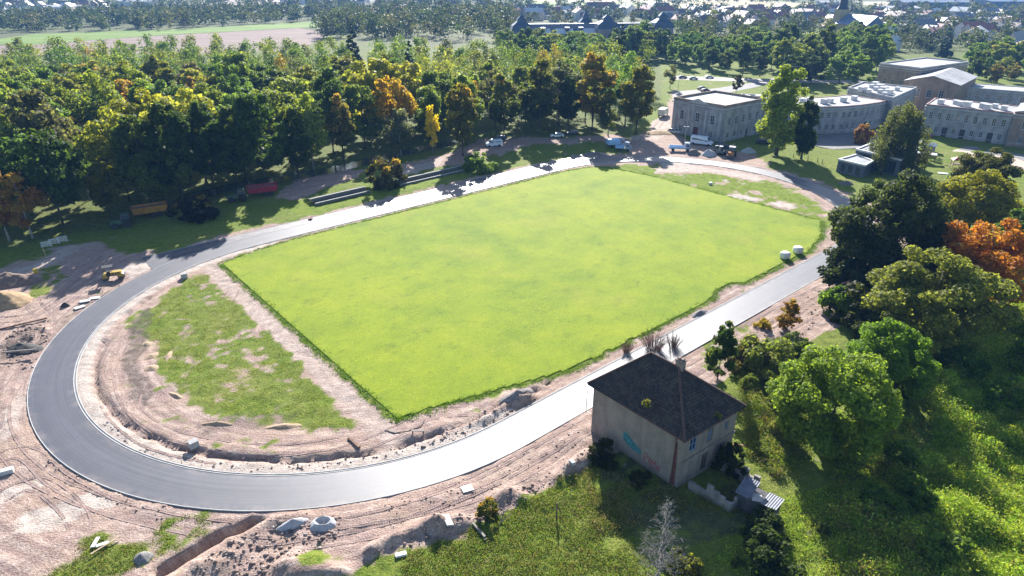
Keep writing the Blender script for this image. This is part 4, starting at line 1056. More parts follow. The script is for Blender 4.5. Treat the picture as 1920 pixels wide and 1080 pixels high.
pe = MB(); mid = Vector(pl) + d0 * La / 2
for k0, k1, wdt in ((.26, .02, 8.6), (.46, .26, 9.0)):
    a_ = mid - d0 * wdt / 2 + nn * k0; b_ = mid + d0 * wdt / 2 + nn * k0; c_ = mid + nn * k0; iv = -nn * (k0 - k1)
    z_ = 10.45 if k0 < .3 else 10.55
    f3 = [(*a_, z_), (*b_, z_), (*c_, z_ + 1.6)]; bk = [(p[0] + iv.x, p[1] + iv.y, p[2]) for p in f3]
    pe.add(f3 + bk, [(0, 1, 2), (5, 4, 3), (0, 3, 4, 1), (1, 4, 5, 2), (2, 5, 3, 0)])
shift(pe, pv).build('pediment', CORN, pv)
pi_ = MB()
for t in (.05, .33, .67, .95):
    p = Vector(pl) + d0 * La * t + nn * .13; pi_.box((p.x, p.y, 5.3), (.9, .26, 7.4), math.atan2(d0.y, d0.x))
shift(pi_, pv).build('pilasters', CORN, pv)
# low wing behind it
q1 = (73.5, 224.0); q2 = (88, 216.5); q3 = (99, 231); q4 = (82, 238.5)
block('low_wing', 'low flat pale-roofed wing with roof vents joining the pavilion to the curved wing', [q1, q2, q3, q4], 8.3, None, {1: wrow(10, 3, 1.2, 4.6, 6.4)}, boxes=((80, 228, 1.6), (84.5, 229, 1.5), (88, 227, 1.5), (91, 222.5, 2.6)))
# --- curved wing
front = [(86, 216.3), (92, 214.2), (99, 213.3), (106.5, 214.0), (114, 216.6), (121.5, 220.8), (126.5, 224.6)]
back = [(118, 236), (112, 232.5), (104, 230), (96, 230.6), (91, 232.6)]
fo = front + back
wn = {}
for i in range(len(front) - 1):
    L = dist2(front[i], front[i + 1]); wn[i] = wrow(L, 3, 1.15, 4.9, 6.9, .3, .3) + wrow(L, 3, 1.15, 1.2, 3.0, .3, .3, skip=(1,) if i in (1, 4) else ())
    if i in (1, 4): wn[i] = wn[i] + [(L / 2 - .7, L / 2 + .7, 0, 2.9, 'door')]
block('curved_wing', 'long concave grey wing with two rows of windows behind the poplars', fo, 8.6, None, wn, par=.25, edge=ROOFR, boxes=((97, 222, 1.3), (103, 219.5, 1.6), (106, 221.5, 1.3), (111, 223, 1.5), (100, 224, 1.2), (116, 226, 1.4)))
# --- centre block
fo = [(122, 243.5), (134, 257), (147, 244), (127, 222.2)]
block('centre_block', 'square centre block with grey plant boxes all over its flat roof', fo, 9.7, None, {0: wrow(12, 3, 1.2, 5, 7)}, boxes=[(127 + 2.6 * a - 1.2 * b_, 228 + 2.8 * a + 2.9 * b_, 1.2 + .5 * ((a + b_) % 2)) for a in range(5) for b_ in range(4) if (a * 3 + b_) % 4 != 1])
# --- straight wing on the right
d_a = G(1722, 251); d_b = G(1884, 271.5)
dv = (Vector(d_b) - Vector(d_a)); dL = math.hypot(dv.x, dv.y); dv = Vector((dv.x, dv.y)) / dL; dn = Vector((dv.y, -dv.x))
A2 = (d_a.x, d_a.y); B2 = (d_b.x, d_b.y); C2 = (d_b.x - dn.x * 15, d_b.y - dn.y * 15); D2 = (d_a.x - dn.x * 15, d_a.y - dn.y * 15)
wl = wrow(dL, 9, 1.15, 5.1, 7.3, .8, .8) + wrow(dL, 9, 1.15, 1.2, 3.0, .8, .8, skip=(2, 4, 7))
st = (dL - 1.6) / 9
wl += [(.8 + st * (i + .5) - .75, .8 + st * (i + .5) + .75, 0, 3.0, 'door') for i in (2, 4, 7)]
bx = [(A2[0] + dv.x * dL * t - dn.x * e, A2[1] + dv.y * dL * t - dn.y * e, s) for t, e, s in ((.14, 4, 1.5), (.3, 7, 1.3), (.36, 5, 1.4), (.45, 3.5, 1.7), (.62, 5, 1.5), (.68, 3, 1.6), (.75, 7, 1.3), (.86, 4.5, 1.4))]
fo = ccw([A2, B2, C2, D2]); i0 = fo.index(A2)
block('straight_wing', 'long straight grey wing with dark doors facing the courtyard', [A2, B2, C2, D2], 9.3, None, {i0: wl} if fo[(i0 + 1) % 4] == B2 else {(i0 - 1) % 4: wl}, par=.3, edge=ROOFR, boxes=bx)
# --- end pavilion of that wing
E1 = Vector(B2) + dn * 1.2; E2 = E1 + dv * 17; E3 = E2 - dn * 18; E4 = E1 - dn * 18
fo = ccw([tuple(E1), tuple(E2), tuple(E3), tuple(E4)]); r, fo = block('end_pavilion', 'projecting end pavilion with low gable at the right edge of the straight wing', fo, 9.9, None, {0: wrow(17, 4, 1.3, 5.3, 7.6) + wrow(17, 4, 1.3, 1.2, 3.1)}, par=.3, wallmat=STONEB, edge=ROOFR)
g = MB(); e1, e2, e3, e4 = [Vector((*p, 10.2)) for p in inset(fo, -.2)]
m1 = (e1 + e2) / 2 + Vector((0, 0, 2.2)); m2 = (e3 + e4) / 2 + Vector((0, 0, 2.2))
g.add([e1, e2, e3, e4, m1, m2], [(0, 1, 4), (2, 3, 5), (1, 2, 5, 4), (3, 0, 4, 5), (3, 2, 1, 0)]); shift(g, r).build('gable_roof', ROOFP, r)
# --- brown blocks behind
def gabled(name, label, foot, h, rise, wallmat, roofmat, wins, cat='building', over=.4, group=None, winpart=True):
    """gable (first and third side) with ridge between them"""
    foot = ccw(foot); c = Vector((sum(p[0] for p in foot) / 4, sum(p[1] for p in foot) / 4, 0)); r = thing(name, label, cat, c, 0, group)
    w = MB()
    for i in range(4): facade(w, foot[i], foot[(i + 1) % 4], -.3, h, wins.get(i, []), .15)
    P = [Vector((*p, h)) for p in foot]; m1 = (P[0] + P[1]) / 2 + Vector((0, 0, rise)); m2 = (P[2] + P[3]) / 2 + Vector((0, 0, rise))
    w.tri(P[0], P[1], m1); w.tri(P[2], P[3], m2); shift(w, r).build('wall', wallmat, r)
    for i, l in wins.items():
        for o in l: window_at(r, foot[i], foot[(i + 1) % 4], o, .15)
    q = MB(); ax = (m2 - m1).normalized() * over
    for a, b in ((P[1], P[2]), (P[0], P[3])):
        s1 = (a - m1); s1 = s1 * (1 + over / s1.length); a2 = m1 + s1 - ax; b2 = m2 + s1 + ax; t1 = m1 - ax; t2 = m2 + ax; up = Vector((0, 0, .16)); lo = Vector((0, 0, .01))
        q.add([t1 + up, a2 + up, b2 + up, t2 + up, t1 + lo, a2 + lo, b2 + lo, t2 + lo], [(0, 1, 2, 3), (7, 6, 5, 4), (0, 4, 5, 1), (1, 5, 6, 2), (2, 6, 7, 3), (3, 7, 4, 0)])
    ro = shift(q, r).build('roof', roofmat, r)
    return r, ro, foot, m1, m2
f1, f2 = Vector((146.5, 251.5)), Vector((159.5, 239.5)); fd = (f2 - f1).normalized(); fn = Vector((-fd.y, fd.x))
gabled('gabled_block', 'brown gabled block rising behind the straight wing', [tuple(f1), tuple(f2), tuple(f2 + fn * 30), tuple(f1 + fn * 30)], 11.4, 2.4, STONEB, ROOFP, {0: wrow(dist2(f1, f2), 3, 1.6, 6.2, 9.0, 3, 3)})
block('brown_block', 'tall brown flat-roofed block behind the gabled one', [(149, 276), (157.5, 261.5), (188, 281), (179, 296)], 14.2, None, {0: wrow(16.8, 4, 1.3, 6.2, 9.2), 1: wrow(36, 7, 1.3, 6.2, 9.2)}, wallmat=STONEB)
g1, g2 = Vector((166, 256)), Vector((214, 222)); gd = (g2 - g1).normalized(); gn = Vector((-gd.y, gd.x))
block('far_wing', 'long low grey wing with a row of small windows behind the end pavilion', [tuple(g1), tuple(g2), tuple(g2 + gn * 13), tuple(g1 + gn * 13)], 8.6, None, {0: wrow(58, 16, 1.2, 4.9, 6.8)}, par=.3)

# --- kindergarten: two flat grey boxes
KGW = M('anthracite_cladding', (.10, .12, .15), .7, .2, 1); KGR = M('kindergarten_roof', (.24, .26, .28), .6, .25, .3, .01); KGE = M('white_roof_edge', (.62, .62, .6), .6, .1)
def kg(name, label, pxs, h, wins):
    foot = [tuple(G(p[0], p[1], h))[:2] for p in pxs]; foot = ccw(foot); c = Vector((sum(p[0] for p in foot) / 4, sum(p[1] for p in foot) / 4, 0)); r = thing(name, label, 'building', c)
    w = MB()
    for i in range(4):
        L = dist2(foot[i], foot[(i + 1) % 4]); ops = wrow(L, 3, L / 3 - 1.2, .3, h - .7, .6, .6) if i in wins else []
        facade(w, foot[i], foot[(i + 1) % 4], -.2, h, ops, .2)
        for o in ops: window_at(r, foot[i], foot[(i + 1) % 4], o, .2, nx=3, nz=1, fm=KGW)
    shift(w, r).build('wall', KGW, r)
    q = MB(); ring(q, inset(foot, -.15), inset(foot, .35), h - .1, h + .35); shift(q, r).build('roof_edge', KGE, r)
    q = MB(); q.prism(inset(foot, .35), h - .2, h + .05); shift(q, r).build('roof', KGR, r)
kg('kindergarten', 'low anthracite kindergarten terrace block with flat roof near the track bend', [(1572, 300), (1622, 311.5), (1637, 303), (1606, 290.5)], 3.0, (0, 1, 2, 3))
kg('kindergarten', 'higher flat anthracite kindergarten block half hidden by the willow', [(1605, 281), (1690, 301), (1722, 279), (1645, 265)], 4.3, (0, 1))

# --- derelict house in front
hF, hA, hR = Vector((16.8, 50.7)), Vector((9.05, 59.8)), Vector((23.75, 55.8)); hB = hA + hR - hF; HH = 6.65
HW = plaster('derelict_render', (.29, .245, .205), .2)
def tiles():
    m, t, b, o = newmat('old_roof_tiles'); uv = t.nodes.new('ShaderNodeUVMap').outputs[0]
    br = N(t, 'ShaderNodeTexBrick', i_Scale=1.0); br.inputs['Brick Width'].default_value = .30; br.inputs['Row Height'].default_value = .32; br.inputs['Mortar Size'].default_value = .035; br.inputs['Mortar'].default_value = (.01, .01, .01, 1)
    br.inputs['Color1'].default_value = (.022, .017, .016, 1); br.inputs['Color2'].default_value = (.075, .052, .043, 1); t.links.new(uv, br.inputs['Vector'])
    n1 = noise(t, .7, 5, .65, objco(t)); n2 = noise(t, 9, 3, .7, objco(t))
    c = mixc(t, 1.0, br.outputs['Color'], ramp(t, n1, [(.3, (.45, .42, .42)), (.55, (1, 1, 1)), (.75, (1.5, 1.3, 1.15))]), 'MULTIPLY')
    c = mixc(t, ramp(t, n1, [(.56, (0, 0, 0)), (.66, (.55, .55, .55))]), c, (.05, .05, .025))
    c = mixc(t, ramp(t, n2, [(.66, (0, 0, 0)), (.72, (.8, .8, .8))]), c, (.09, .085, .06))
    t.links.new(c, b.inputs['Base Color']); b.inputs['Roughness'].default_value = .75
    sp = t.nodes.new('ShaderNodeSeparateXYZ'); t.links.new(uv, sp.inputs[0])
    hgt = mth(t, 'ADD', mth(t, 'FRACT', mth(t, 'DIVIDE', sp.outputs[1], .32)), mth(t, 'MULTIPLY', n2, .8))
    bump(t, b, hgt, .9, .05); return m
house = thing('derelict_house', 'derelict two-storey house with dark hipped tile roof beside the right straight', 'house', (hF.x, hF.y, 0))
w = MB()
ops = [(1.15, 2.2, 4.15, 5.75), (3.85, 4.8, 4.05, 5.8), (6.75, 7.35, 4.3, 5.45), (3.5, 4.6, .4, 2.7), (6.2, 7.3, 1.2, 2.6)]
foot = [tuple(hF), tuple(hR), tuple(hB), tuple(hA)]
for i in range(4): facade(w, foot[i], foot[(i + 1) % 4], -.5, HH, ops if i == 0 else ([(2, 3.2, 4.1, 5.8), (5, 6.2, 4.1, 5.8), (8.6, 9.8, 4.1, 5.8)] if i == 1 else []), .28)
shift(w, house).build('wall', HW, house)
o1 = window_at(house, hF, hR, ops[0], .1, fm=FRAMEB, nx=2, nz=2); o1['label'] = 'blue-framed window'
o2 = window_at(house, hF, hR, ops[1], .3, fm=FRAMEB, pm=M('board_grey', (.16, .16, .15), .9), nx=1, nz=2)
window_at(house, hF, hR, ops[2], .3, nx=1, nz=1, fm=FRAMEB); window_at(house, hF, hR, ops[4], .3, nx=2, nz=1, fm=FRAMEB)
window_at(house, hF, hR, ops[3], .3, 'door', M('old_door_wood', (.12, .09, .07), .9, .4), M('old_door_wood'), 2, 2)
for o in ((2, 3.2, 4.1, 5.8), (5, 6.2, 4.1, 5.8), (8.6, 9.8, 4.1, 5.8)): window_at(house, hR, hB, o, .2)
fd = (hR - hF).normalized(); fn = Vector((fd.y, -fd.x)); ld = (hA - hF).normalized(); ln = Vector((-ld.y, ld.x))
if ln.dot(hR - hF) > 0: ln = -ln
cb = MB(); p = (hF + hR) / 2 + fn * .07; cb.box((p.x, p.y, 3.35), ((hR - hF).length + .1, .16, .22), math.atan2(fd.y, fd.x)); shift(cb, house).build('string_course', HW, house)
cn = MB(); ring(cn, inset(foot, -.22), inset(foot, -.004), HH - .32, HH - .02); shift(cn, house).build('cornice', HW, house); cn = MB(); ring(cn, inset(foot, -.1), inset(foot, -.004), HH - .5, HH - .33); shift(cn, house).build('frieze', HW, house)
rp = [Vector((*q, HH + .02)) for q in inset(foot, -.5)]
ce = (hF + hA + hR + hB) / 4; RZ = 10.75
e1 = Vector((ce.x, ce.y, RZ)) + Vector((ld.x, ld.y, 0)) * 2.3 + Vector((0, 0, .05)); e2 = Vector((ce.x, ce.y, RZ)) - Vector((ld.x, ld.y, 0)) * 1.3
def roof_hip():
    me = bpy.data.meshes.new('roof'); vs = []; fs = []; uvs = []
    rr = random.Random(3)
    def face(a, b, c, d, n=14, m=12):
        """eave a-b, top d-c, slightly sagging surface"""
        base = len(vs)
        for j in range(m + 1):
            for i in range(n + 1):
                s, t = i / n, j / m; p = (a.lerp(b, s)).lerp(d.lerp(c, s), t)
                sag = -.16 * math.sin(math.pi * s) * math.sin(math.pi * min(1, t + .1)) * (1 if 0 < j < m and 0 < i < n else 0)
                p = p + Vector((0, 0, sag + (rr.uniform(-.03, .03) if 0 < i < n and 0 < j < m else 0))); vs.append(p)
        E = (b - a).length; H = ((d + c) / 2 - (a + b) / 2).length
        for j in range(m):
            for i in range(n):
                k = base + j * (n + 1) + i; fs.append((k, k + 1, k + n + 2, k + n + 1))
                def q(ii, jj):
                    p = vs[base + jj * (n + 1) + ii]; return ((p - a).dot((b - a).normalized()), H * jj / m)
                uvs.append([q(i, j), q(i + 1, j), q(i + 1, j + 1), q(i, j + 1)])
    face(rp[0], rp[1], e2, e2); face(rp[1], rp[2], e1, e2); face(rp[2], rp[3], e1, e1); face(rp[3], rp[0], e2, e1)
    rq = random.Random(9)
    for k_ in range(60):
        s_, t_ = rq.random(), rq.random() ** 1.5 * .85; A0, A1, T0, T1 = (rp[3], rp[0], e1, e2) if k_ % 2 else (rp[0], rp[1], e2, e2)
        q_ = A0.lerp(A1, s_).lerp(T0.lerp(T1, s_), t_); dx_ = (A1 - A0).normalized(); up_ = (T0.lerp(T1, s_) - A0.lerp(A1, s_)).normalized(); nn_ = dx_.cross(up_); nn_ = nn_ if nn_.z > 0 else -nn_
        q_ = q_ + nn_ * .05; w_, h_ = rq.uniform(.12, .3), rq.uniform(.12, .28); sk_ = dx_ * rq.uniform(-.06, .06); k = len(vs)
        vs.extend([q_ - dx_ * w_, q_ + dx_ * w_, q_ + dx_ * w_ + up_ * h_ + sk_ + nn_ * .05, q_ - dx_ * w_ + up_ * h_ + sk_ + nn_ * .05]); fs.append((k, k + 1, k + 2, k + 3)); bu = rq.uniform(0, 40); uvs.append([(bu, .02), (bu + .2, .02), (bu + .2, .15), (bu, .15)])
    n0 = len(vs)
    for p in rp: vs.append(p - Vector((0, 0, .0))); 
    for p in rp: vs.append(p - Vector((0, 0, .14)))
    for i in range(4):
        j = (i + 1) % 4; fs.append((n0 + i, n0 + 4 + i, n0 + 4 + j, n0 + j)); uvs.append([(0, 0)] * 4)
    fs.append((n0 + 7, n0 + 6, n0 + 5, n0 + 4)); uvs.append([(0, 0)] * 4)
    me.from_pydata([(p - house.location) for p in vs], [], fs); ul = me.uv_layers.new(name='UVMap'); k = 0
    for f in uvs:
        for q in f: ul.data[k].uv = q; k += 1
    me.update(); return link(me, 'roof', tiles(), house)
hroof = roof_hip()
rr = random.Random(4); clay = M('ridge_tile_clay', (.115, .065, .055), .85, .4, 2)
for a, b, keep in ((rp[0], e2, 1), (rp[1], e2, 1), (rp[3], e1, 1), (e1, e2, 1)):
    rt = MB(); L = (b - a).length; n = int(L / .42)
    for i in range(n):
        if rr.random() > keep: continue
        p0 = a.lerp(b, i / n) + Vector((0, 0, .05)); p1 = a.lerp(b, (i + 1.1) / n) + Vector((0, 0, .07)); rt.tube([p0, p1], [.13, .11], 6)
    shift(rt, house).build('ridge_tiles', clay, hroof)
ch = MB(); cp = Vector((e2.x, e2.y, 0)) + Vector((fd.x, fd.y, 0)) * .25; cz = math.atan2(ld.y, ld.x)
ch.box((cp.x, cp.y, 10.5), (.85, .62, 2.0), cz); ch.box((cp.x, cp.y, 11.56), (1.0, .78, .14), cz)
for s in (-.26, .26): ch.box((cp.x + ld.x * s * .8, cp.y + ld.y * s * .8, 11.72), (.26, .42, .18), cz)
shift(ch, house).build('chimney', plaster('chimney_render', (.30, .235, .20)), hroof)
dp = MB(); q = hF + ld * .75 + ln * .09; dp.tube([(q.x, q.y, HH - .5), (q.x, q.y, 3.4), (q.x + ld.x * .02, q.y + ld.y * .02, .1)], .07, 8); shift(dp, house).build('drainpipe', M('rusty_pipe', (.16, .07, .05), .8, .5, 2), house)
gu = MB(); rpg = [Vector((*q_, HH - .02)) for q_ in inset(foot, -.56)]
for a_, b_, f_ in ((rpg[0], rpg[3], .62), (rpg[0], rpg[1], .8)): gu.tube([a_, a_.lerp(b_, f_)], .075, 6)
shift(gu, house).build('gutter', M('rusty_pipe'), house)
st = MB(); q = hF + ld * .62 + ln * .006
a_ = q - ld * .32; b_ = q + ld * .36
st.add([(a_.x, a_.y, .3), (b_.x, b_.y, .3), (b_.x - ld.x * .1, b_.y - ld.y * .1, 2.2), (q.x + ld.x * .15, q.y + ld.y * .15, 5.6), (q.x - ld.x * .05, q.y - ld.y * .05, 5.6), (a_.x + ld.x * .08, a_.y + ld.y * .08, 2.4)], [(0, 1, 2, 3, 4, 5)])
shift(st, house).build('damp_stain', M('bare_brick_stain', (.20, .07, .06), .95, .6, 2.5), house)
def wallpt(u, z, k=.008):
    p = hF + ld * u + ln * k; return Vector((p.x, p.y, z))
gt = MB()
pts = [(7.35, 2.05), (7.3, 2.75), (7.05, 3.15), (6.4, 2.75), (5.4, 2.15), (4.75, 1.95), (4.9, 1.35), (5.9, 1.35), (6.6, 1.55)]
gt.add([wallpt(*p) for p in pts], [tuple(range(len(pts)))])
shift(gt, house).build('graffiti_patch', M('teal_spray_paint', (.06, .24, .25), .8, .6, 1.2), house)
gs = MB()
def stroke(pl_, wd=.09, m=gs):
    for (a, b), (c, d) in zip(pl_[:-1], pl_[1:]):
        dx, dz = c - a, d - b; L = math.hypot(dx, dz) or 1; ox, oz = -dz / L * wd / 2, dx / L * wd / 2; ex, ez = dx / L * wd * .3, dz / L * wd * .3
        m.quad(wallpt(a + ox - ex, b + oz - ez, .01), wallpt(c + ox + ex, d + oz + ez, .01), wallpt(c - ox + ex, d - oz + ez, .01), wallpt(a - ox - ex, b - oz - ez, .01))
stroke([(4.30, .9), (4.32, 1.9), (4.05, 2.05), (3.85, 1.8), (3.95, 1.45), (4.28, 1.4)]); stroke([(3.75, .95), (3.6, 1.8), (3.42, 1.0)]); stroke([(3.68, 1.3), (3.5, 1.3)]); stroke([(3.3, .9), (3.3, 1.65), (3.05, 1.2), (2.85, 1.65), (2.85, .9)]); stroke([(2.7, .85), (2.55, 1.45), (2.35, .95), (2.2, 1.35)]); stroke([(4.4, .75), (3.2, .72), (2.2, .8)], .06)
shift(gs, house).build('graffiti_tag', M('red_spray_paint', (.33, .05, .06), .7, .3), house)
sp_ = MB(); q = hA + ld * .75 + ln * .2
for z in (0,): sp_.tube([(q.x, q.y, 2.5), (q.x, q.y, 5.6)], .05, 6); sp_.tube([(q.x, q.y, 5.3), (q.x - ld.x * .75, q.y - ld.y * .75, 5.3)], .04, 6); sp_.tube([(q.x, q.y, 2.7), (q.x - ld.x * .75, q.y - ld.y * .75, 2.7)], .04, 6)
shift(sp_, house).build('cable_mast', M('grey_steel', (.2, .2, .2), .5, .2, metal=.6), house)
for px, py, lb, sc in ((1212, 757, 'bushy weed growing from the left slope of the derelict roof', .75), (1346, 780, 'yellowish weed growing on the gutter of the derelict roof', .7)):
    p = G(px, py, 8.2 if px < 1300 else 7.0)
    if px > 1300: p = G(px, py, 6.9)
    tree('shrub', p.x, p.y, sc, (.20, .21, .06), .2, lb, None, 1.0, z=p.z - .25)
# --- ruined shed and yard walls beside it
SH = M('shed_dark_boards', (.09, .085, .09), .9, .4, 2, .03); CORR = M('corrugated_sheet', (.15, .16, .20), .65, .4, 1.5, metal=.15)
sc_ = G(1418, 958); shed = thing('shed', 'tumbledown little shed with lifted metal roof sheets at the corner of the yard', 'shed', (sc_.x, sc_.y, gz(sc_.x, sc_.y)), math.atan2(hF.y - hA.y, hF.x - hA.x) + .12)
s = MB(); s.box((0, 0, .9), (3.6, 1.9, 2.2)); s.build('wall', SH, shed)
s = MB(); n = 26
for k, (x0, x1, zt, tl) in enumerate(((-2.0, -.5, 2.3, .28), (.55, 2.0, 2.1, -.12))):
    for i in range(n // 2):
        a = x0 + (x1 - x0) * i / (n // 2); b = x0 + (x1 - x0) * (i + 1) / (n // 2); z1_ = .04 * (i % 2); z2_ = .04 * ((i + 1) % 2)
        s.add([(a, -1.15, zt + z1_ - tl), (b, -1.15, zt + z2_ - tl), (b, 1.15, zt + z2_ + tl), (a, 1.15, zt + z1_ + tl), (a, -1.15, zt + z1_ - tl - .03), (b, -1.15, zt + z2_ - tl - .03), (b, 1.15, zt + z2_ + tl - .03), (a, 1.15, zt + z1_ + tl - .03)], [(0, 1, 2, 3), (7, 6, 5, 4), (0, 4, 5, 1), (2, 6, 7, 3), (1, 5, 6, 2), (3, 7, 4, 0)])
s.build('roof', CORR, shed)
s = MB(); s.box((-.1, -.4, 2.05), (1.0, 1.2, .05), .5); s.build('loose_board', M('pale_board', (.42, .39, .36), .85, .3), shed); s = MB(); s.tube([(-1.7, .7, 1.9), (-1.75, .75, 3.3)], .05, 6); s.build('stovepipe', M('rusty_pipe'), shed)
yw = thing('yard_wall', 'crumbling low yard wall in the shadow behind the derelict house', 'wall', (20.4, 49.6, 0)); s = MB(); rr = random.Random(8)
for (a, b) in (((18.0, 50.7), (21.3, 47.6)), ((21.3, 47.6), (23.2, 49.2)), ((22.0, 53.6), (25.2, 50.8))):
    n = 7
    for i in range(n):
        x0 = a[0] + (b[0] - a[0]) * (i + .5) / n; y0 = a[1] + (b[1] - a[1]) * (i + .5) / n; hh = rr.uniform(.9, 1.9)
        s.box((x0 - 20.4, y0 - 49.6, hh / 2 - .2), (math.hypot(b[0] - a[0], b[1] - a[1]) / n + .004, .28 + rr.uniform(0, .04), hh + .4), math.atan2(b[1] - a[1], b[0] - a[0]))
s.build('wall', plaster('yard_wall_render', (.33, .30, .27)), yw)

# --- palace far behind the wood
PAL = plaster('palace_render', (.34, .30, .30), .2); SLATE = M('palace_slate', (.045, .075, .12), .45, .25, .2); ZINC = M('palace_zinc_slope', (.55, .57, .6), .55, .1)
pal_o = Vector((52, 462)); pang = math.radians(6); pc, ps = math.cos(pang), math.sin(pang)
palace = thing('palace', 'long palace with blue-grey mansard roof and dark towers beyond the wood', 'palace', (pal_o.x, pal_o.y, 0), pang)
s = MB(); facade(s, (-52, -10), (52, -10), 0, 11.5, [], .3); facade(s, (52, -10), (52, 10), 0, 11.5, []); facade(s, (52, 10), (-52, 10), 0, 11.5, []); facade(s, (-52, 10), (-52, -10), 0, 11.5, []); s.build('wall', PAL, palace)
s = MB(); a = [(-52.6, -10.6), (52.6, -10.6), (52.6, 10.6), (-52.6, 10.6)]; b = inset(a, 4.2); c = inset(a, 9.4)
for i in range(4):
    j = (i + 1) % 4; s.quad((*a[i], 11.5), (*a[j], 11.5), (*b[j], 14.8), (*b[i], 14.8)); s.quad((*b[i], 14.8), (*b[j], 14.8), (*c[j], 17.6), (*c[i], 17.6))
s.quad(*[(*q, 17.6) for q in c]); pr_ = s.build('roof', SLATE, palace)
for x0, x1 in ((-40, -28), (-25, -13), (-10, 3), (21, 27), (31, 38)): s = MB(); s.add([(x0, -9.9, 12.15), (x1, -9.9, 12.15), (x1, -6.2, 15.0), (x0, -6.2, 15.0), (x0, -9.9, 12.0), (x1, -9.9, 12.0), (x1, -6.2, 14.85), (x0, -6.2, 14.85)], [(0, 1, 2, 3), (7, 6, 5, 4), (0, 4, 5, 1), (1, 5, 6, 2), (2, 6, 7, 3), (3, 7, 4, 0)]); s.build('skylight', ZINC, pr_)
for tx, ty, tw, th, sp2 in ((-47, -7, 13, 14, 9), (9, -8, 15, 15, 8), (47, -4, 13, 15, 9), (-2, 8, 9, 15, 9)):
    tt_ = MB(); tt_.box((tx, ty, th / 2), (tw, tw * .9, th)); tw_ = tt_.build('tower', PAL, palace)
    q = MB(); hw = tw / 2 + .4
    prof = [(hw, 0), (hw * .86, sp2 * .35), (hw * .42, sp2 * .6), (hw * .36, sp2 * .8), (.25, sp2 * 1.05)]
    for (r0, z0), (r1, z1) in zip(prof[:-1], prof[1:]):
        for i in range(4):
            t0, t1 = math.pi / 4 + i * math.pi / 2, math.pi / 4 + (i + 1) * math.pi / 2; f = 1.414
            q.quad((tx + r0 * f * math.cos(t0), ty + r0 * f * .9 * math.sin(t0), th + z0), (tx + r0 * f * math.cos(t1), ty + r0 * f * .9 * math.sin(t1), th + z0), (tx + r1 * f * math.cos(t1), ty + r1 * f * .9 * math.sin(t1), th + z1), (tx + r1 * f * math.cos(t0), ty + r1 * f * .9 * math.sin(t0), th + z1))
    q.build('tower_roof', SLATE, tw_)
wn_ = MB(); wn_.box((0, 0, 0), (1.5, .12, 2.4)); wo_ = wn_.build('window', GLASS, palace); wo_.location = (-36, -10.04, 8.0)
for x in range(-30, 42, 6):
    if 1 < x < 17: continue
    c = wo_.copy(); COL.objects.link(c); c.parent = palace; c.location = (x, -10.04, 8.0)
for x in (-33, -17, -8, 19, 29, 36):
    d_ = MB(); d_.box((x, -7.6, 14.3), (2.2, 3.2, 2.4)); d_.box((x, -7.6, 15.6), (2.8, 3.8, .25)); d_.build('dormer', SLATE, pr_)

# --- church
CHW = plaster('church_render', (.42, .34, .20), .15); CHR = M('church_roof', (.10, .16, .26), .5, .2, .3); SPI = M('spire_copper_dark', (.02, .03, .05), .6, .2)
cpos = G(1605, 78); church = thing('church', 'church with pale nave and dark pointed spire at the top of the town', 'church', (cpos.x, cpos.y, 0), .2)
s = MB(); s.box((0, 0, 6), (16, 34, 12)); s.build('wall', CHW, church)
s = MB(); s.add([(-8.6, -17.4, 12), (8.6, -17.4, 12), (8.6, 17.4, 12), (-8.6, 17.4, 12), (0, -17.4, 19), (0, 17.4, 19)], [(0, 1, 4), (2, 3, 5), (1, 2, 5, 4), (3, 0, 4, 5), (3, 2, 1, 0)]); s.build('roof', CHR, church)
s = MB(); s.box((-2.5, 20, 11), (8, 8, 22)); tw_ = s.build('tower', CHW, church)
s = MB(); s.lathe([(4.6, 22), (3.4, 24), (2.7, 30), (2.3, 38), (2.6, 39.5), (.2, 58)], (-2.5, 20, 0), 8); s.build('spire', SPI, tw_)

# --- industrial halls and farm roofs on the skyline
HALLB = M('hall_blue', (.06, .10, .17), .6, .15); HALLW = M('hall_white', (.6, .6, .6), .6, .15)
def hall(label, px, py, wpx, dep, h, mat, ang=0.0):
    p = G(px, py); k = p.y * 1.02 / FPX / math.cos(0.0); L = wpx * k; r = thing('hall', label, 'building', (p.x, p.y, 0), ang)
    s = MB(); s.box((0, dep / 2, h / 2), (L, dep, h)); s.build('wall', mat, r)
    s = MB(); s.add([(-L / 2 - .5, -.5, h + .02), (L / 2 + .5, -.5, h + .02), (L / 2 + .5, dep + .5, h + .02), (-L / 2 - .5, dep + .5, h + .02), (-L / 2 - .5, dep / 2, h + 2.2), (L / 2 + .5, dep / 2, h + 2.2)], [(0, 1, 5, 4), (2, 3, 4, 5), (0, 4, 3), (1, 2, 5), (3, 2, 1, 0)]); s.build('roof', ROOFP if mat is HALLW else HALLB, r)
hall('long dark blue hall under the top edge of the picture', 1755, 17, 112, 40, 9, HALLB)
hall('dark blue hall at the far right under the top edge', 1895, 15, 70, 40, 9, HALLB)
hall('white hall with grey end left of the long blue halls', 1690, 28, 60, 25, 8, HALLW)
hall('low white hall beyond the town centre', 1560, 14, 40, 20, 7, HALLW)
hall('white-roofed hall among far trees in the upper left', 120, 24, 70, 25, 7, HALLW)
hall('low grey hall on the far left horizon', 250, 12, 60, 25, 7, HALLW)
hall('bluish hall left of the town', 590, 8, 45, 25, 8, HALLB)

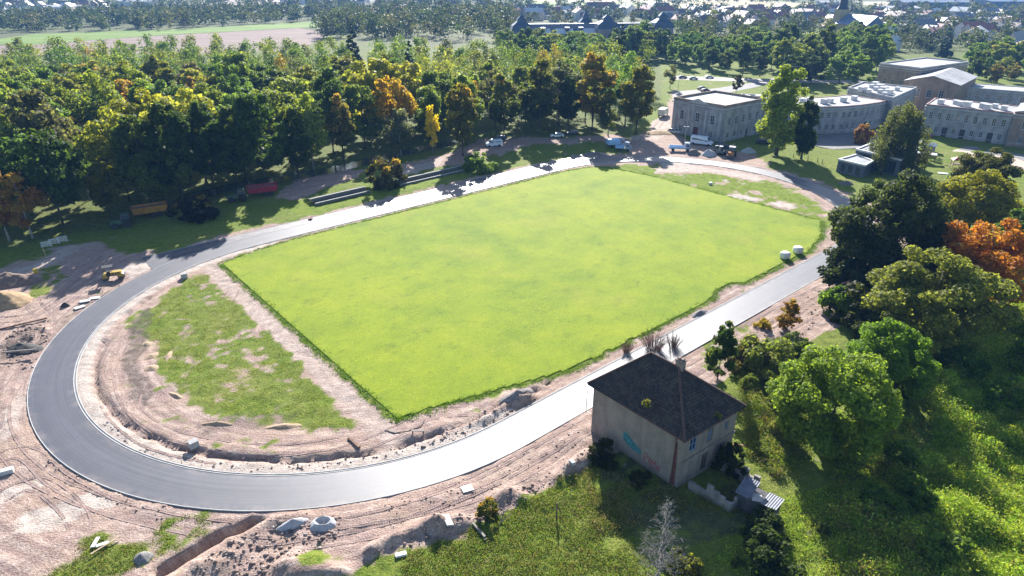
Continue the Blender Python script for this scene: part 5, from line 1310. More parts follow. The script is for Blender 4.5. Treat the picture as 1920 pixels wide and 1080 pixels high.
# --- houses of the town
WALLS = [M('house_wall_white', (.62, .60, .57), .9, .15), M('house_wall_cream', (.5, .44, .34), .9, .15), M('house_wall_grey', (.36, .35, .35), .9, .15), M('house_wall_brick', (.26, .14, .11), .9, .2)]
ROOFS = [(M('tile_red', (.26, .10, .07), .7, .3, .5), 'red'), (M('tile_brown', (.14, .085, .07), .65, .3, .5), 'brown'), (M('tile_grey', (.12, .125, .14), .55, .3, .5), 'grey'), (M('roof_pale', (.5, .5, .5), .5, .2, .5), 'pale')]
rh = random.Random(21)
wname = ['white', 'cream', 'grey', 'brick']
UNIT = {}
def unit_house(ri, big):
    key = (ri, big)
    if key in UNIT: return UNIT[key]
    L, D_, h, rs = (11, 9, 5.2, 4.0) if not big else (20, 11, 8.5, 4.2)
    w = MB(); w.box((0, 0, h / 2), (L, D_, h)); w.tri((-L / 2, -D_ / 2, h), (-L / 2, D_ / 2, h), (-L / 2, 0, h + rs)); w.tri((L / 2, -D_ / 2, h), (L / 2, D_ / 2, h), (L / 2, 0, h + rs))
    wo = w.build('wall', WALLS[0]); r = MB(); e = .5
    for s in (-1, 1):
        k = rs / (D_ / 2); a = [(-L / 2 - e, 0, h + rs + .15), (L / 2 + e, 0, h + rs + .15), (L / 2 + e, s * (D_ / 2 + e), h - e * k + .15), (-L / 2 - e, s * (D_ / 2 + e), h - e * k + .15)]
        r.add(a + [(p[0], p[1], p[2] - .14) for p in a], [(0, 1, 2, 3), (7, 6, 5, 4), (0, 4, 5, 1), (1, 5, 6, 2), (2, 6, 7, 3), (3, 7, 4, 0)])
    r.box((L * .2, .8, h + rs + .1), (.8, .6, 1.6)); ro = r.build('roof', ROOFS[ri][0])
    UNIT[key] = (wo.data, ro.data); bpy.data.objects.remove(wo); bpy.data.objects.remove(ro); return UNIT[key]
def place_house(x, y, ang, ri, wi, big, where):
    wd, rd = unit_house(ri, big)
    lab = '%s house with %s %s roof %s' % ('large' if big else 'small', wname[wi] + ' walls and', ROOFS[ri][1], where)
    r = thing('house', lab, 'house', (x, y, 0), ang, 'look-alikes: ' + lab)
    w = bpy.data.objects.new('wall', wd); COL.objects.link(w); w.parent = r; w.material_slots[0].link = 'OBJECT'; w.material_slots[0].material = WALLS[wi]
    q = bpy.data.objects.new('roof', rd); COL.objects.link(q); q.parent = r
hs = []
def town(pxpoly, n, where, dmin=12, pbig=.12):
    n = int(n * 1.5)
    poly = GP(pxpoly); xs = [p.x for p in poly]; ys = [p.y for p in poly]; got = k = 0
    while got < n and k < n * 60:
        k += 1; x = rh.uniform(min(xs), max(xs)); y = rh.uniform(min(ys), max(ys))
        if not bool(inpoly(np.array([x]), np.array([y]), poly)[0]): continue
        if any((x - a) ** 2 + (y - b) ** 2 < dmin ** 2 for a, b in hs): continue
        hs.append((x, y)); got += 1
        place_house(x, y, rh.choice([.2, .35, 1.75, 1.9]) + rh.uniform(-.15, .15), rh.choices(range(4), [6.5, 4, 3.5, 1.8])[0], rh.choices(range(4), [5, 3, 2, 1.5])[0], rh.random() < pbig, where)
town([(1240, 55), (1560, 62), (1590, 22), (1260, 22)], 60, 'in the middle of the town')
town([(1620, 95), (1700, 100), (1990, 62), (1990, 30), (1640, 30)], 62, 'in the right part of the town')
town([(900, 38), (1250, 44), (1250, 20), (900, 16)], 40, 'in the town above the palace', pbig=.25)
town([(0, 28), (200, 24), (200, 10), (0, 10)], 22, 'at the far left of the horizon', 22)
town([(480, 14), (860, 14), (860, 5), (480, 5)], 26, 'on the horizon above the wood', 25)
town([(640, 44), (880, 44), (880, 22), (700, 26)], 14, 'left of the palace', 24)
# nearer houses on the right edge
gabled('house', 'white house with steep pale gable at the right edge of the town', [tuple(G(*p))[:2] for p in ((1872, 96), (1906, 99), (1950, 84), (1915, 82))], 5.5, 6.5, WALLS[0], ROOFS[2][0], {0: [(2, 3.2, 1, 2.4)]}, 'house')
gabled('house', 'low house with broad red roof below the steep white gable', [tuple(G(*p))[:2] for p in ((1935, 118), (1868, 105), (1885, 97), (1950, 108))], 4, 5, WALLS[1], ROOFS[0][0], {}, 'house')
gabled('house', 'pale house with grey roof behind the dark spruce right of the brown block', [tuple(G(*p))[:2] for p in ((1800, 78), (1850, 82), (1862, 72), (1815, 69))], 6, 5, WALLS[0], ROOFS[3][0], {}, 'house')

far_trees([s for s in FAR_SPOTS if not (-10 < s[0] < 115 and 440 < s[1] < 490) and all((s[0] - a) ** 2 + (s[1] - b) ** 2 > 49 for a, b in hs)], 'distant_trees', 'mass of hazy trees around the distant town and fields')

# ================================================================ VEHICLES, MACHINES, THINGS ON THE SITE
RUB = M('tyre_rubber', (.02, .02, .022), .85, .2); STEEL = M('dark_steel', (.09, .09, .10), .55, .3, 2, metal=.4); LAMP = M('lamp_glass', (.7, .68, .6), .2, .05); TAIL = M('tail_lamp_red', (.35, .03, .03), .3, .1)
def paint(name, col, r=.35): return M(name, col, r, .12, .8, spec=.6)
def wheel(name, par, x, y, r, w, hub=None):
    m = MB(); m.lathe([(r * .55, -w / 2), (r * .92, -w / 2), (r, -w * .3), (r, w * .3), (r * .92, w / 2), (r * .55, w / 2)], (0, 0, 0), 16, 'y'); o = m.build(name, RUB, par, loc=(x, y, r))
    h = MB(); h.lathe([(r * .2, -w * .46), (r * .56, -w * .42), (r * .56, w * .42), (r * .2, w * .46)], (0, 0, 0), 12, 'y'); h.build('rim', hub or STEEL, o)
    return o
def hull(par, prof, wid, mat, name='body', tuck=.82, zt=1.0, bev=.05):
    """side profile (x,z) skinned across the width, narrowing above height zt"""
    m = MB(); n = len(prof); ys = (-wid / 2, wid / 2); vs = []
    for s in (-1, 1):
        for x, z in prof: k = 1 if z <= zt else 1 - (1 - tuck) * min(1, (z - zt) / .8); vs.append((x, s * wid / 2 * k, z))
    m.add(vs, [tuple(range(n)), tuple(reversed(range(n, 2 * n)))] + [((i + 1) % n, i, n + i, n + (i + 1) % n) for i in range(n)])
    return m.build(name, mat, par, bevel=bev)
def side_glass(par, xs, z0, z1, wid, tuck, zt, slant=(0, 0)):
    for s in (-1, 1):
        k0 = 1 - (1 - tuck) * max(0, z0 - zt) / .8; k1 = 1 - (1 - tuck) * max(0, z1 - zt) / .8; m = MB(); y0 = s * (wid / 2 * k0 + .012); y1 = s * (wid / 2 * k1 + .012)
        m.add([(xs[0], y0, z0), (xs[1], y0, z0), (xs[1] - slant[1], y1, z1), (xs[0] + slant[0], y1, z1), (xs[0], y0 - s * .03, z0), (xs[1], y0 - s * .03, z0), (xs[1] - slant[1], y1 - s * .03, z1), (xs[0] + slant[0], y1 - s * .03, z1)], [(0, 1, 2, 3), (7, 6, 5, 4), (0, 4, 5, 1), (1, 5, 6, 2), (2, 6, 7, 3), (3, 7, 4, 0)]); m.build('side_window', GLASS, par)
def cross_glass(par, x0, z0, x1, z1, w0, w1, name='windscreen'):
    m = MB(); dx = .02 if x1 < x0 else -.02; t = .03 if x1 < x0 else -.03
    a = [(x0 + dx, -w0 / 2, z0), (x0 + dx, w0 / 2, z0), (x1 + dx, w1 / 2, z1), (x1 + dx, -w1 / 2, z1)]
    m.add(a + [(p[0] - t, p[1], p[2]) for p in a], [(0, 1, 2, 3), (7, 6, 5, 4), (0, 4, 5, 1), (1, 5, 6, 2), (2, 6, 7, 3), (3, 7, 4, 0)]); m.build(name, GLASS, par)
def lights(par, xf, xb, y, z):
    for s in (-1, 1):
        m = MB(); m.box((xf, s * y, z), (.08, .3, .2)); m.build('headlight', LAMP, par); m = MB(); m.box((xb, s * y, z + .1), (.06, .16, .4)); m.build('tail_light', TAIL, par)
def car(name, label, px, py, ang, col, cat='car', estate=True):
    p = G(px, py); r = thing(name, label, cat, (p.x, p.y, gz(p.x, p.y) + .03), ang)
    pr = [(-2.15, .3), (2.1, .3), (2.2, .62), (2.1, .82), (1.1, .98), (.45, 1.43), (-1.3, 1.46), (-2.05 if estate else -1.6, 1.0), (-2.2, .9)]
    hull(r, pr, 1.78, paint('car_paint_' + name + str(int(col[0] * 100)), col), tuck=.74, zt=.95)
    side_glass(r, (-1.75, .92), .98, 1.36, 1.78, .74, .95, (.35, .5)); cross_glass(r, 1.06, 1.0, .5, 1.39, 1.55, 1.25); cross_glass(r, -2.0 if estate else -1.55, 1.03, -1.4, 1.4, 1.5, 1.25, 'rear_window')
    for x in (-1.35, 1.35):
        for y in (-.8, .8): wheel('wheel', r, x, y, .32, .2)
    lights(r, 2.14, -2.17, .62, .66); return r
def van(name, label, px, py, ang, col, L=5.4, Hh=2.35, box=False):
    p = G(px, py); r = thing(name, label, 'van', (p.x, p.y, gz(p.x, p.y) + .03), ang)
    pt = paint('van_paint_' + str(int(col[2] * 1000)), col); h = L / 2
    hull(r, [(-h, .4), (h, .4), (h + .05, .85), (h - .15, 1.15), (h - .95, 1.4), (h - 1.55, Hh - .15), (h - 1.9, Hh), (-h + .1, Hh), (-h, Hh - .1)], 2.0, pt, tuck=.9, zt=1.3)
    cross_glass(r, h - .96, 1.42, h - 1.52, Hh - .2, 1.75, 1.6); side_glass(r, (h - 2.3, h - 1.1), 1.35, Hh - .4, 2.0, .9, 1.3, (0, .35)); side_glass(r, (-h + .5, h - 2.5), 1.45, Hh - .45, 2.0, .9, 1.3)
    for x in (-h + 1.0, h - .95):
        for y in (-.88, .88): wheel('wheel', r, x, y, .36, .24)
    m = MB(); m.box((h + .02, 0, .55), (.12, 1.9, .28)); m.build('bumper', STEEL, r); lights(r, h - .02, -h, .75, .95)
    for s in (-1, 1): m = MB(); m.box((h - 1.25, s * 1.08, 1.5), (.12, .2, .26)); m.build('mirror', STEEL, r)
    return r
def truck(name, label, px, py, ang, ccol, bed, L=6.2, bcol=(.5, .5, .5), cat='truck'):
    p = G(px, py); r = thing(name, label, cat, (p.x, p.y, gz(p.x, p.y) + .03), ang); h = L / 2; pt = paint('cab_paint_' + name, ccol)
    hull(r, [(h - 1.8, .6), (h, .6), (h + .04, 1.3), (h - .15, 1.55), (h - .5, 2.45), (h - 1.8, 2.5)], 2.1, pt, 'cab', .9, 1.5); cross_glass(r, h - .17, 1.6, h - .47, 2.35, 1.8, 1.65); side_glass(r, (h - 1.4, h - .3), 1.5, 2.25, 2.1, .9, 1.5, (0, .2))
    m = MB(); m.box((-.2, 0, .75), (L - .6, .9, .22)); m.build('chassis', STEEL, r)
    bm_ = paint('bed_paint_' + name, bcol, .55); x0, x1 = -h, h - 1.95
    if bed == 'box':
        m = MB(); m.box(((x0 + x1) / 2, 0, 1.95), (x1 - x0, 2.3, 2.1)); m.build('box_body', bm_, r, bevel=.04)
    elif bed == 'tarp':
        m = MB(); m.extr([(-1.12, 1.0), (1.12, 1.0), (1.14, 2.2), (.7, 2.62), (-.7, 2.62), (-1.14, 2.2)], x0, x1, Matrix(((0, 1, 0, 0), (1, 0, 0, 0), (0, 0, 1, 0), (0, 0, 0, 1)))); m.build('tarpaulin', bm_, r, bevel=.04)
        m = MB(); m.box(((x0 + x1) / 2, 0, .94), (x1 - x0, 2.2, .12)); m.build('load_bed', STEEL, r)
    else:
        m = MB(); m.box(((x0 + x1) / 2, 0, .95), (x1 - x0, 2.2, .14))
        for s in (-1, 1): m.box(((x0 + x1) / 2, s * 1.08, 1.22), (x1 - x0, .06, .4))
        m.box((x0 + .03, 0, 1.22), (.06, 2.1, .4)); m.build('load_bed', bm_, r)
    for x in (-h + 1.2, h - .95):
        for y in (-.9, .9): wheel('wheel', r, x, y, .42, .3)
    lights(r, h + .02, -h + .02, .8, .85); return r
A_ = math.atan2
van('van', 'white van with dark windows parked under the trees by the left track straight', 926, 274, math.pi + .25, (.62, .70, .78), 5.0, 2.1)
van('van', 'long white van parked in front of the pavilion', 1315, 272, -.55, (.66, .72, .80), 6.6, 2.6)
car('car', 'silver estate car parked in the shade at the wood edge', 1044, 257, math.pi + .12, (.55, .62, .62))
car('car', 'dark car parked beside the silver estate car', 1072, 252, math.pi + .1, (.06, .05, .05))
car('car', 'dark car half hidden under the wood edge behind the white van', 938, 262, math.pi, (.03, .03, .045))
car('car', 'dark blue car parked right of the long white van', 1354, 278, -.4, (.03, .045, .09))
car('car', 'black car parked beside the bright poplar', 1430, 270, -.3, (.035, .035, .05))
car('car', 'dark red car in front of the long straight wing', 1735, 258, -.75, (.16, .03, .04))
car('car', 'white car parked at the left corner of the pavilion', 1264, 250, -.8, (.6, .6, .6))
car('car', 'dark car on the lane behind the pavilion', 1316, 168, .5, (.03, .03, .05)); car('car', 'second dark car on the lane behind the pavilion, nearer the roof', 1322, 172, .5, (.045, .04, .06))
car('car', 'pale car on the far lane above the pavilion lawn', 1300, 149, .1, (.5, .5, .5)); car('car', 'white car on the far lane right of the pale one', 1330, 147, .1, (.62, .62, .62)); car('car', 'dark car on the far lane', 1280, 147, .1, (.05, .05, .06))
truck('lorry', 'white box lorry on the sandy lane left of the pavilion', 1243, 218, 1.1, (.66, .66, .66), 'box', 7.0, (.6, .6, .62))
truck('truck', 'small truck with pale blue tarpaulin standing on the far track bend', 1154, 277, .3, (.25, .3, .4), 'tarp', 5.6, (.32, .52, .74))
truck('truck', 'pale blue pickup truck in front of the tarpaulin truck', 1168, 283, -.15, (.35, .48, .72), 'flat', 4.6, (.2, .24, .3))
truck('truck', 'flatbed truck with white cab parked before the pavilion', 1274, 283, -.1, (.6, .62, .66), 'flat', 6.4, (.36, .37, .40))
# tractors and tippers
def tractor(label, px, py, ang, col):
    p = G(px, py); r = thing('tractor', label, 'tractor', (p.x, p.y, gz(p.x, p.y)), ang); pt = paint('tractor_paint', col)
    hull(r, [(.1, .75), (2.1, .75), (2.25, 1.2), (2.1, 1.62), (.1, 1.75)], .95, pt, 'bonnet', .85, 1.2)
    hull(r, [(-1.35, 1.0), (.1, 1.0), (.35, 1.9), (.1, 2.75), (-1.25, 2.8), (-1.5, 1.9)], 1.5, STEEL, 'cab', .88, 1.9); cross_glass(r, .34, 1.9, .12, 2.68, 1.35, 1.2); side_glass(r, (-1.4, .3), 1.55, 2.62, 1.5, .88, 1.9, (.1, .2))
    m = MB(); m.box((-.6, 0, 2.84), (1.6, 1.5, .12)); m.build('cab_roof', pt, r, bevel=.03)
    hub = M('wheel_hub_pale', (.35, .34, .30), .6, .3)
    for s in (-1, 1):
        wheel('wheel', r, -.85, s * .95, .92, .5, hub); wheel('wheel', r, 1.55, s * .85, .62, .4, hub); m = MB(); m.box((-.85, s * .95, 1.95), (1.5, .55, .08)); m.build('mudguard', pt, r)
    m = MB(); m.tube([(.7, .35, 1.6), (.7, .35, 2.6)], .05, 6); m.build('exhaust', STEEL, r); m = MB(); m.box((2.3, 0, .9), (.3, .8, .4)); m.build('front_weight', STEEL, r); return r
def tipper(label, px, py, ang, col, col2):
    p = G(px, py); r = thing('tipper_trailer', label, 'trailer', (p.x, p.y, gz(p.x, p.y)), ang); pt = M('tipper_' + str(int(col[0] * 100)), col, .7, .45, 1.2); p2 = paint('tipper_rib_' + str(int(col2[0] * 100)), col2, .6)
    L = 6.2; m = MB(); z0, z1 = 1.15, 2.55; a = [(-L / 2, .95), (L / 2 - .2, .95)]
    for s in (-1, 1):
        m.add([(-L / 2, s * 1.0, z0), (L / 2, s * 1.0, z0), (L / 2 + .35, s * 1.25, z1), (-L / 2 - .45, s * 1.25, z1), (-L / 2, s * .94, z0), (L / 2, s * .94, z0), (L / 2 + .3, s * 1.18, z1), (-L / 2 - .4, s * 1.18, z1)], [(0, 1, 2, 3), (7, 6, 5, 4), (0, 4, 5, 1), (1, 5, 6, 2), (2, 6, 7, 3), (3, 7, 4, 0)])
    m.box((0, 0, z0 + .03), (L - .1, 1.88, .08)); m.add([(L / 2, -.94, z0), (L / 2, .94, z0), (L / 2 + .33, 1.17, z1), (L / 2 + .33, -1.17, z1), (L / 2 - .06, -.94, z0), (L / 2 - .06, .94, z0), (L / 2 + .27, 1.17, z1), (L / 2 + .27, -1.17, z1)], [(0, 1, 2, 3), (7, 6, 5, 4), (0, 4, 5, 1), (1, 5, 6, 2), (2, 6, 7, 3), (3, 7, 4, 0)])
    m.build('hopper', pt, r)
    m = MB(); m.add([(-L / 2 - .02, -.94, z0), (-L / 2 - .02, .94, z0), (-L / 2 - .45, 1.17, z1), (-L / 2 - .45, -1.17, z1), (-L / 2 - .1, -.94, z0), (-L / 2 - .1, .94, z0), (-L / 2 - .53, 1.17, z1), (-L / 2 - .53, -1.17, z1)], [(0, 1, 2, 3), (7, 6, 5, 4), (0, 4, 5, 1), (1, 5, 6, 2), (2, 6, 7, 3), (3, 7, 4, 0)]); m.build('tailgate', p2, r)
    m = MB()
    for s in (-1, 1): m.tube([(-L / 2 - .4, s * 1.25, z1), (L / 2 + .35, s * 1.25, z1)], .07, 6)
    m.tube([(L / 2 + .33, -1.2, z1), (L / 2 + .33, 1.2, z1)], .07, 6); m.build('top_rail', p2, r)
    m = MB(); m.extr([(-1.1, 1.9), (1.1, 1.9), (.7, 2.35), (0, 2.5), (-.6, 2.32)], -L / 2 + .2, L / 2 - .1, Matrix(((0, 1, 0, 0), (1, 0, 0, 0), (0, 0, 1, 0), (0, 0, 0, 1)))); m.build('earth_load', M('load_earth', (.16, .12, .10), .95, .4, 2, .05), r)
    m = MB(); m.box((0, .4, .98), (L - .4, .14, .26)); m.box((0, -.4, .98), (L - .4, .14, .26)); m.tube([(L / 2 - .2, 0, .95), (L / 2 + 1.8, 0, .75)], .09, 8); m.build('chassis', p2, r)
    for x in (-1.75, -.45):
        for s in (-1, 1): wheel('wheel', r, x, s * .95, .55, .42, M('blue_rim', (.12, .16, .38), .5, .2))
    return r
ta = math.radians(41)
tipper('yellow tipper trailer with earth load at the wood edge', 284, 407, math.pi + ta * .75, (.40, .20, .02), (.22, .05, .03)); tractor('dark tractor hitched to the yellow tipper trailer', 232, 425, math.pi + ta * .75, (.03, .09, .05))
tipper('red tipper trailer with pale rim at the wood edge', 494, 367, math.pi + ta * .6, (.36, .02, .05), (.16, .03, .04)); tractor('dark tractor hitched to the red tipper trailer', 449, 377, math.pi + ta * .6, (.04, .10, .10))
# road roller near the bend
def roller():
    p = G(215, 524); r = thing('road_roller', 'yellow and black tandem road roller standing beside the bend', 'roller', (p.x, p.y, gz(p.x, p.y) + .05), .42); ye = paint('roller_yellow', (.36, .24, .03), .6); r.scale = (.88, .88, .88); bk = paint('roller_black', (.03, .03, .035), .5)
    for x in (-1.35, 1.35):
        m = MB(); m.lathe([(.2, -.8), (.62, -.8), (.65, -.76), (.65, .76), (.62, .8), (.2, .8)], (0, 0, 0), 20, 'y'); m.build('drum', STEEL, r, loc=(x, 0, .65))
        m = MB()
        for s in (-1, 1): m.box((x, s * .9, .95), (.9, .1, .5))
        m.box((x, 0, 1.32), (.5, 1.9, .12)); m.build('drum_fork', ye, r)
    m = MB(); m.box((.55, 0, 1.25), (1.9, 1.3, .75)); m.build('engine_cover', ye, r, bevel=.06); m = MB(); m.box((-.9, 0, 1.15), (1.3, 1.4, .35)); m.build('platform', bk, r, bevel=.03)
    m = MB(); m.box((-.75, .1, 1.55), (.5, .55, .3)); m.box((-1.0, .1, 1.95), (.12, .55, .6)); m.build('seat', bk, r)
    for x, y in ((-1.4, -.65), (-1.4, .65), (.0, -.65), (.0, .65)): m = MB(); m.tube([(x, y, 1.3), (x, y, 2.72)], .04, 6); m.build('canopy_post', bk, r)
    m = MB(); m.box((-.7, 0, 2.78), (1.9, 1.6, .1)); m.build('canopy', bk, r, bevel=.03); m = MB(); m.tube([(-.35, .1, 1.3), (-.5, .1, 1.85)], .03, 6); m.lathe([(.2, 0), (.22, .02), (.2, .04)], (-.5, .1, 1.85), 12); m.build('steering_wheel', bk, r)
    for k in range(5): m = MB(); m.box((-.3 + k * .42, -.668, 1.2), (.16, .03, .6), 0); m.build('stripe', bk, r)
roller()
def backhoe():
    p = G(1371, 293); r = thing('backhoe_loader', 'orange backhoe loader beside the grey gravel heap', 'digger', (p.x, p.y, gz(p.x, p.y)), -2.0); og = paint('digger_orange', (.52, .20, .03), .5)
    hull(r, [(.2, .8), (2.1, .8), (2.2, 1.3), (2.05, 1.65), (.2, 1.75)], 1.0, og, 'bonnet', .9, 1.2); hull(r, [(-1.4, 1.0), (.25, 1.0), (.45, 1.9), (.2, 2.7), (-1.4, 2.7)], 1.7, STEEL, 'cab', .9, 1.9); side_glass(r, (-1.3, .35), 1.5, 2.5, 1.7, .9, 1.9, (0, .15)); cross_glass(r, .43, 1.9, .22, 2.6, 1.5, 1.4)
    m = MB(); m.box((-.55, 0, 2.76), (2.0, 1.75, .12)); m.build('cab_roof', M('house_wall_white'), r)
    for s in (-1, 1): wheel('wheel', r, -.8, s * 1.0, .75, .45); wheel('wheel', r, 1.6, s * .95, .5, .35)
    m = MB()
    for s in (-1, 1): m.tube([(.3, s * .7, 1.5), (2.0, s * .7, 1.5), (2.9, s * .7, .5)], .1, 6)
    m.build('loader_arm', og, r); m = MB(); m.extr([(2.7, .1), (3.5, .05), (3.55, .15), (2.95, .3), (2.85, .95), (2.7, .95)], -1.1, 1.1); m.build('bucket', STEEL, r)
    m = MB(); m.tube([(-1.5, 0, 1.0), (-2.0, 0, 2.9), (-3.0, 0, 3.2)], [.16, .14, .1], 8); m.build('boom', og, r); m = MB(); m.tube([(-3.0, 0, 3.2), (-3.3, 0, 1.4)], [.12, .09], 8); m.build('dipper_arm', og, r); m = MB(); m.extr([(-3.5, .7), (-3.1, .65), (-2.95, 1.1), (-3.2, 1.4), (-3.4, 1.4)], -.35, .35); m.build('digging_bucket', STEEL, r)
backhoe()
def mini_ex(px, py, label):
    p = G(px, py); r = thing('excavator', label, 'digger', (p.x, p.y, gz(p.x, p.y)), 2.2); gy = paint('excavator_grey', (.10, .12, .13), .5)
    for s in (-1, 1): m = MB(); m.extr([(-1.1, .12), (-.9, .02), (.9, .02), (1.1, .12), (1.1, .42), (.9, .52), (-.9, .52), (-1.1, .42)], s * .75 - .2, s * .75 + .2); m.build('track', RUB, r)
    m = MB(); m.box((-.2, 0, .95), (1.9, 1.5, .7)); m.build('body', gy, r, bevel=.08); m = MB(); m.box((.1, .3, 1.85), (1.0, .85, 1.2)); m.build('cab', GLASS, r, bevel=.05); m = MB(); m.box((.1, .3, 2.5), (1.1, .95, .1)); m.build('cab_roof', M('house_wall_white'), r)
    m = MB(); m.tube([(.8, -.3, 1.0), (1.6, -.3, 2.3), (2.5, -.3, 2.0)], [.14, .13, .1], 8); m.build('boom', gy, r); m = MB(); m.tube([(2.5, -.3, 2.0), (2.6, -.3, .8)], .09, 8); m.build('dipper_arm', gy, r); m = MB(); m.extr([(2.4, .2), (2.8, .2), (2.85, .7), (2.5, .8)], -.6, 0); m.build('bucket', STEEL, r)
mini_ex(1352, 290, 'small dark excavator with white cab roof left of the orange backhoe loader')

# heaps
def heap(px, py, rx, ry, h, mat, label, seed, crater=0, name='earth_heap', cat='heap', rz=0):
    p = G(px, py); n, m_ = 44, 22; vs = []; fs = []; tt_ = np.linspace(0, 2 * math.pi, n, endpoint=False)
    for j in range(m_ + 1):
        q = j / m_
        for t in tt_:
            w = 1 + .22 * (float(fbm(np.array([math.cos(t) * 1.6 + seed]), np.array([math.sin(t) * 1.6 + seed]), 3, seed)[0]) - .5) * 2
            x, y = rx * q * w * math.cos(t), ry * q * w * math.sin(t)
            z = h * max(0, 1 - q ** 1.35) - crater * max(0, 1 - (q / .55) ** 2)
            z += (float(fbm(np.array([x * 1.3 + seed]), np.array([y * 1.3]), 4, seed + 3)[0]) - .5) * h * .38 * (1 - q * .6)
            vs.append((x, y, z if q < 1 else -.25))
    for j in range(m_):
        for i in range(n): k = (i + 1) % n; fs.append((j * n + i, (j + 1) * n + i, (j + 1) * n + k, j * n + k))
    me = bpy.data.meshes.new(name); me.from_pydata(vs, [], fs); me.update(); o = link(me, name, mat, None, True, (p.x, p.y, gz(p.x, p.y) - .03)); o.rotation_euler.z = rz
    return tag(o, label, cat)
GRV = M('grey_gravel', (.42, .43, .44), .95, .3, 3, .06); GRD = M('dark_gravel', (.17, .155, .145), .95, .3, 3, .06); EARTH = M('heap_earth', (.20, .14, .11), .95, .4, 2, .08); SANDH = M('heap_sand', (.36, .24, .13), .95, .35, 2, .05)
heap(606, 984, 1.3, 1.0, .85, M('white_gravel', (.42, .42, .43), .95, .3, 3, .05), 'pale gravel heap with a scooped hollow below the track', 5, .75, 'gravel_heap'); heap(550, 986, 1.4, .6, .6, M('white_gravel'), 'pale gravel heap left of the scooped one below the track', 9, 0, 'gravel_heap', rz=.4)
heap(1329, 291, 2.6, 1.8, 1.9, GRV, 'pale grey gravel heap by the far bend before the pavilion', 12, 0, 'gravel_heap'); heap(1301, 289, 2.4, 1.7, 1.5, GRD, 'dark gravel heap left of the pale one by the far bend', 13, 0, 'gravel_heap'); heap(1404, 285, 2.3, 1.7, 1.5, GRV, 'grey stone heap with debris beside the bright poplar', 14, 0, 'gravel_heap')
heap(8, 566, 4.6, 3.2, 2.0, SANDH, 'ochre sand heap cut off by the left edge', 15, 0, 'sand_heap'); heap(18, 528, 5.2, 2.8, 1.7, EARTH, 'brown earth heap behind the ochre sand heap', 16); heap(1587, 344, 1.9, 1.3, .9, GRD, 'small dark earth heap beside the far bend near the kindergarten', 17)
heap(245, 252, 2, 2, .1, GRD, 'x', 3) if False else None
heap(40, 655, 3.0, 1.7, .9, M('black_rubble', (.07, .065, .06), .9, .5, 3, .12), 'dark rubble heap with beams left of the bend', 19, 0, 'rubble_heap'); heap(1240, 250, 6.5, 3.2, .8, SANDH, 'broad low heap of sandy soil on the lane left of the pavilion', 22)
heap(267, 1046, .9, .8, .6, M('rock_grey', (.26, .25, .24), .95, .5, 5, .15), 'heap of grey stones at the lower left grass', 25, 0, 'stone_heap'); heap(123, 574, .8, .6, .8, M('black_rubble'), 'small black heap left of the bend', 27)
heap(970, 748, 2.6, .9, .8, M('grey_spoil', (.26, .23, .22), .95, .4, 3, .1), 'grey spoil heap between the pitch corner and the right straight', 28, 0, 'spoil_heap', rz=.6); heap(1312, 588, 1.9, .8, .6, M('grey_spoil'), 'small spoil heap at the pitch edge above the derelict house', 29, 0, 'spoil_heap', rz=.7)
for i, (px, py, rx, ry, rz) in enumerate(((283, 668, 1.3, .8, 1.2), (283, 690, 1.1, .9, .3), (316, 668, .5, 1.5, .2), (532, 800, 2.2, .6, .1), (408, 795, 2.0, .4, 0), (275, 645, .8, .8, 0), (330, 742, 1.6, .4, 2.6))):
    heap(px, py, rx, ry, .32, M('straw_soil', (.40, .28, .18), .95, .35, 4, .06), ('tan soil heap beside the dark strip of the infield, largest', 'tan soil heap just below the largest one in the infield', 'narrow tan heap right of the other infield heaps', 'broken tan soil heap near the infield timber', 'thin tan ridge of soil in the lower infield', 'uppermost small tan heap of the infield', 'curved tan soil ridge in the infield grass')[i], 40 + i, 0, 'soil_heap', rz=rz)
# blocks, boards, pallets
def slab(name, label, px, py, dims, rz, mat, cat, bev=.02, z=0, tilt=0):
    p = G(px, py); r = MB(); r.box((0, 0, dims[2] / 2), dims); o = r.build(name, mat, None, bevel=bev, loc=(p.x, p.y, gz(p.x, p.y) + z)); o.rotation_euler = (tilt, 0, rz); return tag(o, label, cat)
WOOD = M('weathered_timber', (.20, .12, .085), .9, .4, 2, .02); PALEW = M('pale_timber', (.45, .34, .22), .85, .3, 2); CONC = M('pale_concrete', (.50, .49, .47), .9, .2, 1.5); WHITE = M('white_sheet', (.72, .72, .70), .7, .12)
slab('timber_beam', 'reddish-brown timber beam lying on the infield soil', 664, 832, (2.3, .32, .25), -.82, WOOD, 'beam'); slab('bench', 'x', 0, 0, (1, 1, 1), 0, WOOD, 'x') if False else None
slab('timber_beam', 'long dark timber beam above the rubble heap on the left', 40, 610, (6.6, .22, .2), .62, WOOD, 'beam', .02, .1); slab('timber_beam', 'second beam lying across the dark rubble heap', 40, 668, (4.2, .2, .2), .2, M('grey_beam', (.24, .21, .19), .9, .3, 2), 'beam', .02, .75)
slab('concrete_slab', 'white concrete slab on the soil below the right straight', 876, 920, (1.1, .9, .12), .4, WHITE, 'slab', .01, .02); slab('concrete_slab', 'white slab in the trampled grass at the bottom', 752, 1044, (1.0, .45, .22), .3, WHITE, 'slab', .02, .02)
slab('concrete_block', 'long pale concrete block at the left edge below the bend', 6, 888, (1.9, .7, .5), .5, CONC, 'block'); slab('timber_beam', 'thin pale plank lying on the lower left grass', 200, 1026, (2.6, .14, .06), .95, PALEW, 'plank', 0, .22)
slab('plastic_sheet', 'white sheet lying on the lower left grass, left piece', 180, 1020, (.35, 1.2, .06), .1, WHITE, 'sheet', .01, .18); slab('plastic_sheet', 'white sheet beside the pale plank on the lower left grass, right piece', 193, 1024, (1.0, .35, .06), .5, WHITE, 'sheet', .01, .2)
